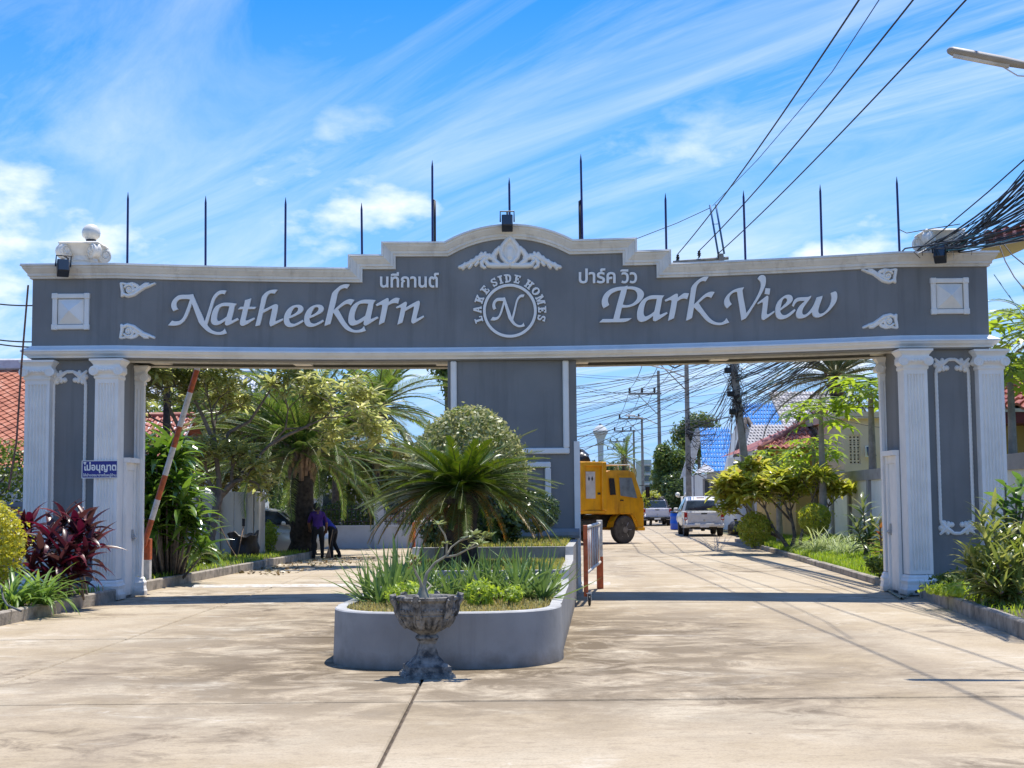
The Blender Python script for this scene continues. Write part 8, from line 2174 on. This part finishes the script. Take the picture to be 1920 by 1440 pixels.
# ---- blue drum, sack by the wall
bx_, by_ = Xat(1269, 990, 80), 80
bd_ = thing('drum', 'bright blue plastic drum with a dark bag lining standing between the two pickups', 'drum', (bx_, by_, 0))
mb = MB(); R_ = .36; mb.lathe([(.30, .0), (R_, .03), (R_, .33), (R_ + .015, .35), (R_, .37), (R_, .72), (R_ + .015, .74), (R_, .76), (R_ - .02, .98), (R_ - .04, 1.0), (R_ - .06, .9), (.02, .85)], (bx_, by_, 0), 24); obj('drum_shell', mb, mat('blue_plastic', (.012, .10, .55), rough=.35, var=.06), bd_)
mb = MB(); mb.lathe([(R_ - .05, .9), (R_ + .03, .93), (R_ + .02, .98), (R_ - .04, 1.02), (.1, 1.03), (.01, 1.03)], (bx_, by_, 0), 20, 0, True, 'z', crump); obj('bag', mb, m_load, bd_)
p = G(1380, 1003); mb = MB(); mb.lathe([(.05, 0), (.36, .02), (.42, .2), (.36, .45), (.18, .62), (.05, .66), (.10, .74)], p, 20, 0, True, 'z', crump)
tag(obj('rubbish_sack', mb, m_load, loc=p), 'tied black rubbish sack leaning by the wall right of the white pickup', 'sack')
lg = G(1376, 985, 0); lg = P(1376, 985, 66)
# round lamps on a garden gate left of the pickup
gp = thing('gate_lamp', 'white globe lamps on a short post beside the white pickup cab', 'lamp', (Xat(1279, 960, 88), 88, 0))
mb = MB(); mb.tube([gp.location, Vector(gp.location) + Vector((0, 0, 1.85))], .06, 8); mb.tube([Vector(gp.location) + Vector((-.25, 0, 1.8)), Vector(gp.location) + Vector((.3, 0, 1.85))], .03, 6); obj('post', mb, m_wpole, gp)
for dx in (-.25, .3):
    mb = MB(); mb.lathe([(.04, 0), (.12, .06), (.15, .15), (.12, .24), (.04, .3)], Vector(gp.location) + Vector((dx, 0, 1.8)), 14); obj('globe', mb, m_globe, gp)
# ---- street trees far up the road
tree('dense dark green tree with pale new leaves overhanging the street behind the blue roof', (VPX(5.75, 100), 100, 0), Zat(1255, 800, 100), (1.75, 1.8, 2.5), 7500, .26, m_tr1, .2, 'street_tree', cz=3.2)
tree('lower dark shrub mass under the street tree behind the parked pickups', (VPX(5.9, 97), 97, 0), 3.8, (1.5, 1.2, 1.85), 5000, .24, m_tr3, .12, 'street_tree')
tree('feathery tree crown above the blue roof by the thin pole', (Xat(1312, 1000, 112), 112, 0), Zat(1312, 772, 112), (2.3, 1.5, 2.2), 5000, .28, m_tr1, .14, 'street_tree')
tree('yellow-green bush at the roadside below the street tree', (VPX(4.1, 94), 94, 0), 2.4, (.8, .7, 1.0), 1800, .2, m_gold2, .08, 'street_tree')
palm('far palm crown above the yellow truck cab', (Xat(1172, 1000, 150), 150, 0), Zat(1172, 862, 150), .25, .2, 26, 30, 4, 'far_palm', flen=(3.0, 3.8), ll=.7, lw=.06)
tree('far dark tree behind the truck load left of the poles', (Xat(1140, 1000, 170), 170, 0), Zat(1140, 862, 170), (4.5, 3, 2.6), 3200, .5, m_tr3, .25, 'far_tree')
tree('far rounded tree right of the truck cab down the street', (Xat(1196, 1000, 165), 165, 0), Zat(1196, 880, 165), (3.2, 3, 2.4), 2600, .45, m_tr2, .25, 'far_tree')
tree('far tree low over the end of the street', (Xat(1180, 1000, 240), 240, 0), Zat(1180, 895, 240), (6, 4, 3), 2600, .6, m_tr1, .3, 'far_tree')
# water tower
wt = thing('water_tower', 'pale mushroom shaped concrete water tower in the distance above the truck', 'tower', (Xat(1127, 900, 260), 260, 0))
zt, zb = Zat(1127, 796, 260), Zat(1127, 858, 260)
m_wt = mat('water_tower_concrete', (.52, .54, .54), rough=.8, var=.06)
mb = MB(); mb.lathe([(.6, -1), (.5, zb), (.52, zt - 4.0), (.75, zt - 2.6)], wt.location, 24); obj('shaft', mb, m_wt, wt)
mb = MB(); mb.lathe([(.72, zt - 2.6), (1.36, zt - 1.4), (1.38, zt - 1.15), (.85, zt - .45), (.25, zt - .1), (.22, zt + .2), (.02, zt + .2)], wt.location, 28); obj('tank', mb, m_wt, wt)
# distant town behind everything, so that the skyline is closed
hb = thing('apartment_block', 'pale green slatted building at the end of the street beside the tree', 'building', (Xat(1213, 900, 150), 150, 0))
q0, q1 = Xat(1205, 900, 150), Xat(1222, 900, 150); zt = Zat(1213, 862, 150)
mb = MB(); mb.box(q0, q1, 150, 158, 0, zt); obj('wall', mb, mat('pale_green_wall', (.42, .48, .42), rough=.8), hb)
for k in range(4):
    mb = MB(); z = zt - .6 - k * 1.0; mb.box(q0 - .1, q1 + .1, 149.8, 150, z, z + .18); obj('slat', mb, m_fascia, hb)
    mb = MB(); mb.box(q0 + .2, q1 - .2, 149.9, 150, z - .62, z - .1); obj('window', mb, m_glass, hb)
fo = []
for k in range(46):
    y = random.uniform(170, 320); s = 1 if k % 2 else -1
    x = VPX(s * random.uniform(14, 85) + 4, y); fo.append((x, y))
ps = []; ds = []
for x, y in fo:
    h = random.uniform(4.5, 8.5); p, d = blob_pts(900, (random.uniform(4, 7), 3, h * .5), (x, y, h * .5), .3, 9, .3); ps.append(p); ds.append(d + np.array([0, 0, .4]))
o = cloud('distant_trees', None, np.concatenate(ps), np.concatenate(ds), .75, m_tr1, .5, .8); o['kind'] = 'stuff'
# ================================================================ poles and wires
def lerp3(a, b, t, sag): q = Vector(a).lerp(Vector(b), t); q.z -= sag * 4 * t * (1 - t); return q
# leaning pole with the tangle
PB, PT = Vector((Xat(1415, 1010, 48), 48, 0)), P(1351, 476, 48)
lp = thing('utility_pole', 'leaning concrete utility pole wrapped in a black cable tangle behind the gateway', 'pole', PB)
mb = MB()
V = []
for p, a in ((PB, .13), (PT, .085)):
    V += [(p.x - a, p.y - a, p.z), (p.x + a, p.y - a, p.z), (p.x + a, p.y + a, p.z), (p.x - a, p.y + a, p.z)]
mb.add(V, [(0, 3, 2, 1), (4, 5, 6, 7)] + [(k, (k + 1) % 4, 4 + (k + 1) % 4, 4 + k) for k in range(4)]); obj('pole_shaft', mb, m_conc_pole, lp)
ca, cb_ = P(1262, 492, 48), P(1352, 484, 48)
mb = MB(); mb.tube([ca, cb_ + Vector((.25, 0, 0))], .06, 6); obj('crossarm', mb, m_conc_pole, lp)
for px, py in ((1271, 480), (1311, 473), (1348, 478)):
    q = P(px, py + 10, 48); mb = MB(); mb.lathe([(.03, 0), (.035, .06), (.075, .08), (.04, .11), (.07, .14), (.04, .17), (.05, .22), (.01, .24)], q, 10); obj('insulator', mb, m_dark, lp)
mb = MB()
m_bluesteel = mat('blue_steel_tube', (.03, .13, .30), rough=.5, var=.15)
for px0, py0, px1, py1 in ((1331, 384, 1347, 478), (1342, 383, 1358, 476)): mb.tube([P(px0, py0, 48), P(px1, py1, 48)], .035, 6)
mb.tube([P(1335, 420, 48), P(1346, 420, 48)], .015, 5); obj('steel_tubes', mb, m_bluesteel, lp)
rt = random.Random(9)
mb = MB()
axis = lambda t: PB.lerp(PT, t)
for k in range(40):
    t = rt.uniform(.44, .70); c_ = axis(t); pts_ = []
    for j in range(7):
        a = rt.uniform(0, 6.28); r_ = rt.uniform(.08, .36); pts_.append(c_ + Vector((math.cos(a) * r_, math.sin(a) * r_ * .6, rt.uniform(-.6, .6))))
    mb.tube(pts_, .009, 4, 0, False)
o = obj('cable_tangle', mb, m_cable, lp, fix=False); o['kind'] = 'stuff'
for t in (.46, .52, .60):
    mb = MB(); c_ = axis(t); mb.box(c_.x - .35, c_.x - .12, c_.y - .25, c_.y - .08, c_.z - .09, c_.z + .09, 0, .03); obj('splice_box', mb, m_black, lp)
# street poles up the road
SP = [(75, 1288, 640, 0, 'thin concrete pole rising just left of the blue roof'), (104, 1236, 695, 738, 'pole with a high crossarm beyond the street tree'), (136, 1204, 782, 785, 'second crossarm pole up the street'), (160, 1187, 806, 808, 'third crossarm pole up the street'), (190, 1173, 826, 828, 'fourth crossarm pole up the street'), (215, 1166, 840, 842, 'farthest small crossarm pole at the street end')]
arms = []
for d, px, pyt, arm, lab in SP:
    x = VPX(5.3, d); r = thing('utility_pole', lab, 'pole', (x, d, 0), 'concrete poles along the street')
    zt = Zat(px, pyt, d) if d != 75 else 9.6; s = .15
    mb = MB(); V = []
    for z, a in ((0, s), (zt, s * .62)): V += [(x - a, d - a, z), (x + a, d - a, z), (x + a, d + a, z), (x - a, d + a, z)]
    mb.add(V, [(0, 3, 2, 1), (4, 5, 6, 7)] + [(k, (k + 1) % 4, 4 + (k + 1) % 4, 4 + k) for k in range(4)]); obj('pole_shaft', mb, m_conc_pole, r)
    za = Zat(px, arm, d) if arm else 8.9
    mb = MB(); mb.box(x - 2.15, x + .2, d - .06, d + .06, za - .07, za + .07); obj('crossarm', mb, m_conc_pole, r)
    mb = MB(); mb.tube([(x, d, za - 1.6), (x - 1.5, d, za - .05)], .03, 5); mb.tube([(x, d, za), (x, d, za + 1.2)], .03, 5) if d in (104,) else None; obj('brace', mb, m_conc_pole, r)
    for dx in (-2.1, -1.2, -.3):
        mb = MB(); mb.lathe([(.05, 0), (.10, .1), (.07, .2), (.10, .3), (.02, .4)], (x + dx, d, za + .07), 8); obj('insulator', mb, m_dark, r)
    arms.append((x, d, za))
    if d in (75, 104):
        zl = (Zat(1278, 700, 75) if d == 75 else Zat(1222, 790, 104)); mb = MB()
        mb.tube([(x, d, zl - .25), (x - 1.0, d - .5, zl + .15), (x - 1.9, d - .8, zl + .35)], [.04, .035, .05], 6); mb.box(x - 2.5, x - 1.8, d - .98, d - .72, zl + .32, zl + .43, 0, .03); obj('street_lamp_arm', mb, m_fascia, r)
    if d == 75:
        mb = MB()
        for k in range(26):
            z0 = rt.uniform(3.2, 6.4); q = [Vector((x + rt.uniform(-.12, .12), d - .15, z0)), Vector((x + rt.uniform(-.6, .9), d - .2, z0 - rt.uniform(.2, 1.0))), Vector((x + rt.uniform(.3, 1.6), d - .3, z0 - rt.uniform(.1, .7)))]
            mb.tube(q, .014, 4, 0, False)
        o = obj('cable_tangle', mb, m_cable, r, fix=False); o['kind'] = 'stuff'
# power lines: far insulators to the next pole out of frame, right of the camera
tops = [(1271, 476, 1610, 0, 22.0), (1311, 470, 1711, 0, 22.5), (1348, 474, 1808, 0, 23.0)]
for k, (fx, fy_, nx, ny, nd) in enumerate(tops):
    a = P(fx, fy_, 48); b = P(nx, ny, nd); e = b + (b - a) * .75 + Vector((0, 0, -1.2 if k else -1.0)); e.z = b.z + .55
    pts_ = []
    for j in range(41):
        t = j / 40; pts_.append(lerp3(a, e, t, .55))
    o = (b - lerp3(a, e, (b - a).length / (e - a).length, .55))
    pts_ = [q + o * math.sin(PI * min(1, j / 40 * 1.1)) * .9 for j, q in enumerate(pts_)]
    cable(pts_, .017, ('leftmost', 'middle', 'rightmost')[k] + ' of the three thick black power lines crossing the upper right sky', 'power lines', name='power_line')
cable([P(1336, 386, 48), P(1420, 300, 36), P(1490, 218, 30), P(1560, 135, 26), P(1648, 0, 22), P(1700, -110, 19.5)], .010, 'thin bluish wire running beside the leftmost power line', m=m_bluesteel, name='guard_wire')
cable([P(1331, 390, 48), P(1270, 418, 48.2), P(1195, 447, 48.4), P(1100, 480, 48.6)], .012, 'thin wire running left from the steel tubes down behind the parapet', name='guard_wire')
for k, (i, j) in enumerate(zip(arms[:-1], arms[1:])):
    for m_, dx in enumerate((-2.1, -1.2, -.3)):
        cable([(i[0] + dx, i[1], i[2] + .4), (j[0] + dx, j[1], j[2] + .4)], .02, 'thin power wire between the crossarm poles up the street', 'power wires between street poles', sag=.35, name='power_line', n=8, seg=4)
for m_, (px, dx) in enumerate(((1271, -2.1), (1311, -1.2), (1348, -.3))):
    cable([P(px, 478, 48), (arms[0][0] + dx, 75, arms[0][2] + .4)], .015, 'power wire from the leaning pole to the thin pole behind it', 'power wires to the thin pole', sag=.3, name='power_line', n=8, seg=4)
# telephone cables filling the right opening: from the leaning pole away to the left and to the thin pole
for k in range(34):
    z = rt.uniform(.44, .66); a = axis(z) + Vector((rt.uniform(-.15, .05), rt.uniform(-.1, .1), 0))
    px = 1085 - rt.uniform(20, 60); py = 690 + (k / 34) * 175 + rt.uniform(-8, 8)
    b = P(px, py + 12, rt.uniform(40, 52))
    cable([a, b], rt.choice((.005, .006, .009)), 'thin black cable strung across the right opening from the leaning pole to the left', 'telephone cables across the right opening', sag=rt.uniform(.02, .22), n=9, seg=4)
for k in range(12):
    z = rt.uniform(.46, .64); a = axis(z); b = Vector((arms[0][0] + rt.uniform(-.1, .1), 75, rt.uniform(4.2, 6.4)))
    cable([a, b], .012, 'cable drooping from the leaning pole to the thin pole up the street', 'cables to the thin pole', sag=rt.uniform(.3, 1.1), n=9, seg=4)
for k in range(12):
    a = axis(rt.uniform(.48, .62)); q = P(rt.uniform(1312, 1395), rt.uniform(800, 880), rt.uniform(58, 78))
    cable([a, q], .009, 'thin drop wire falling from the tangle towards the blue roofed house', 'drop wires at the leaning pole', sag=rt.uniform(.1, .5), n=8, seg=4)
cable([axis(.70), P(1265, 690, 52), P(1200, 655, 54)], .03, 'black stay strut slanting up left from the leaning pole', name='stay_wire')
# wires at the top right of the opening
for k in range(7):
    cable([axis(rt.uniform(.52, .66)), P(1668 + rt.uniform(-10, 30), 690 + rt.uniform(0, 120), rt.uniform(40, 46))], .009, 'thin wire from the leaning pole across to the papayas', 'wires towards the papayas', sag=rt.uniform(.1, .5), n=8, seg=4)
# thick bundle: near pole off the right edge, over the gateway end, down to the leaning pole
NP = Vector((9.2, 14.2, 0))
npole = thing('utility_pole', 'near concrete utility pole outside the right edge carrying the street lamp and cable bundle', 'pole', NP)
mb = MB(); mb.box(NP.x - .15, NP.x + .15, NP.y - .15, NP.y + .15, 0, 10.0); obj('pole_shaft', mb, m_conc_pole, npole)
mb = MB(); mb.box(NP.x - 1.4, NP.x + 1.4, NP.y - .08, NP.y + .08, 9.2, 9.4); obj('crossarm', mb, m_conc_pole, npole)
m_cgreen = mat('teal_cable_sheath', (.02, .16, .20), rough=.5)
for k in range(46):
    f = (k / 45) ** .8
    yb = 25.2 + rt.uniform(-.15, 1.0)
    over = Vector((rt.uniform(7.45, 7.85) if k % 5 else rt.uniform(6.9, 7.3), 24.75 + rt.uniform(0, .35), ZT + .03 + rt.uniform(.0, .13)))
    edge = P(1925, 300 + f * 150 + rt.uniform(-8, 8), 18.6 + rt.uniform(-.6, .6))
    a = Vector((edge.x + (edge.x - over.x) * .35, edge.y - 2.6, edge.z + .25 + (1 - f) * .9))
    nd = Vector((NP.x + rt.uniform(-.1, .1), NP.y, 6.1 + (1 - f) * 1.0))
    end = axis(rt.uniform(.44, .60))
    pts_ = []; sg_ = rt.uniform(.05, .45)
    for t in np.linspace(0, 1, 5)[:-1]: pts_.append(lerp3(nd, edge, t, .04))
    for t in np.linspace(0, 1, 8)[:-1]: pts_.append(lerp3(edge, over, t, .02 + rt.uniform(0, .02)))
    for t in np.linspace(0, 1, 12): pts_.append(lerp3(over, end, t, sg_))
    mm = m_cgreen if k % 13 == 4 else m_cable
    cable(pts_, rt.choice((.006, .008, .010, .014)), 'teal cable in the bundle draped over the right parapet end' if mm is m_cgreen else 'black cable in the thick bundle draped over the right parapet end', 'teal cables in the bundle' if mm is m_cgreen else 'black cables in the bundle', m=mm)
for k, q in enumerate(([(1875, 462), (1885, 490), (1902, 520), (1925, 548)], [(1880, 455), (1898, 478), (1925, 500)], [(1864, 515), (1885, 545), (1925, 600)])):
    cable([P(a, b, 24.2 - .7 * j) for j, (a, b) in enumerate(q)], .010, ('loose cable dangling steeply past the right parapet end', 'short loose cable loop beside the right parapet end', 'thin teal wire descending right of the right parapet')[k], m=m_cgreen if k == 2 else m_cable, name='loose_cable')
cable([P(1686, 430, 25.2), P(1700, 437, 25.1), P(1740, 430, 24.9), P(1800, 420, 24.5)], .008, 'thin wire from the last blue pole to the cable bundle', name='loose_cable')
for k in range(6):
    a = Vector((rt.uniform(6.9, 7.9), GYR - .16, ZT + .02)); mb_ = [a, a + Vector((rt.uniform(-.1, .1), -.06, rt.uniform(-.05, .06))), a + Vector((rt.uniform(-.15, .15), -.08, -rt.uniform(.05, .18)))]
    cable(mb_, .006, 'short cut wire end curling over the right cornice', 'wire ends on the right cornice', name='wire_end', m=m_letter if k % 2 else m_cable)
# street lamp at upper right
tip, mid_ = P(1776, 96, 14.9), P(1922, 124, 14.75)
sl_ = thing('street_lamp', 'long grey street lamp head reaching in from the right edge against the sky', 'street lamp', mid_)
d = (tip - mid_); up = Vector((0, 0, 1))
def along_(t, dz=0, dy=0): return mid_ + d * t + Vector((0, dy, dz))
mb = MB()
pr = [(-.25, .05), (0, .06), (.3, .075), (.7, .075), (.93, .07), (.98, .05), (1.0, .02)]
secs = []
for t, w_ in pr:
    c_ = along_(t); secs.append([tuple(c_ + Vector((0, math.cos(a) * w_ * 1.1, math.sin(a) * w_ * .62 + .01))) for a in np.linspace(0, 2 * PI, 13)[:-1]])
k = loft(secs, True); obj('lamp_head', k, mat('lamp_grey', (.27, .26, .245), rough=.5, var=.1), sl_)
mb = MB(); c0 = along_(.2); c1 = along_(.92); mb.tube([c0 + Vector((0, 0, -.02)), c1 + Vector((0, 0, -.02))], [.04, .04], 8); obj('diffuser', mb, m_fascia, sl_)
mb = MB(); mb.tube([along_(-.2), along_(-.9, -.05), (NP.x, NP.y, along_(-.9).z - .5)], .03, 8); mb.tube([along_(.3, -.05), along_(.1, -.12), along_(-.3, -.08)], .008, 5); obj('lamp_arm', mb, m_fascia, sl_)
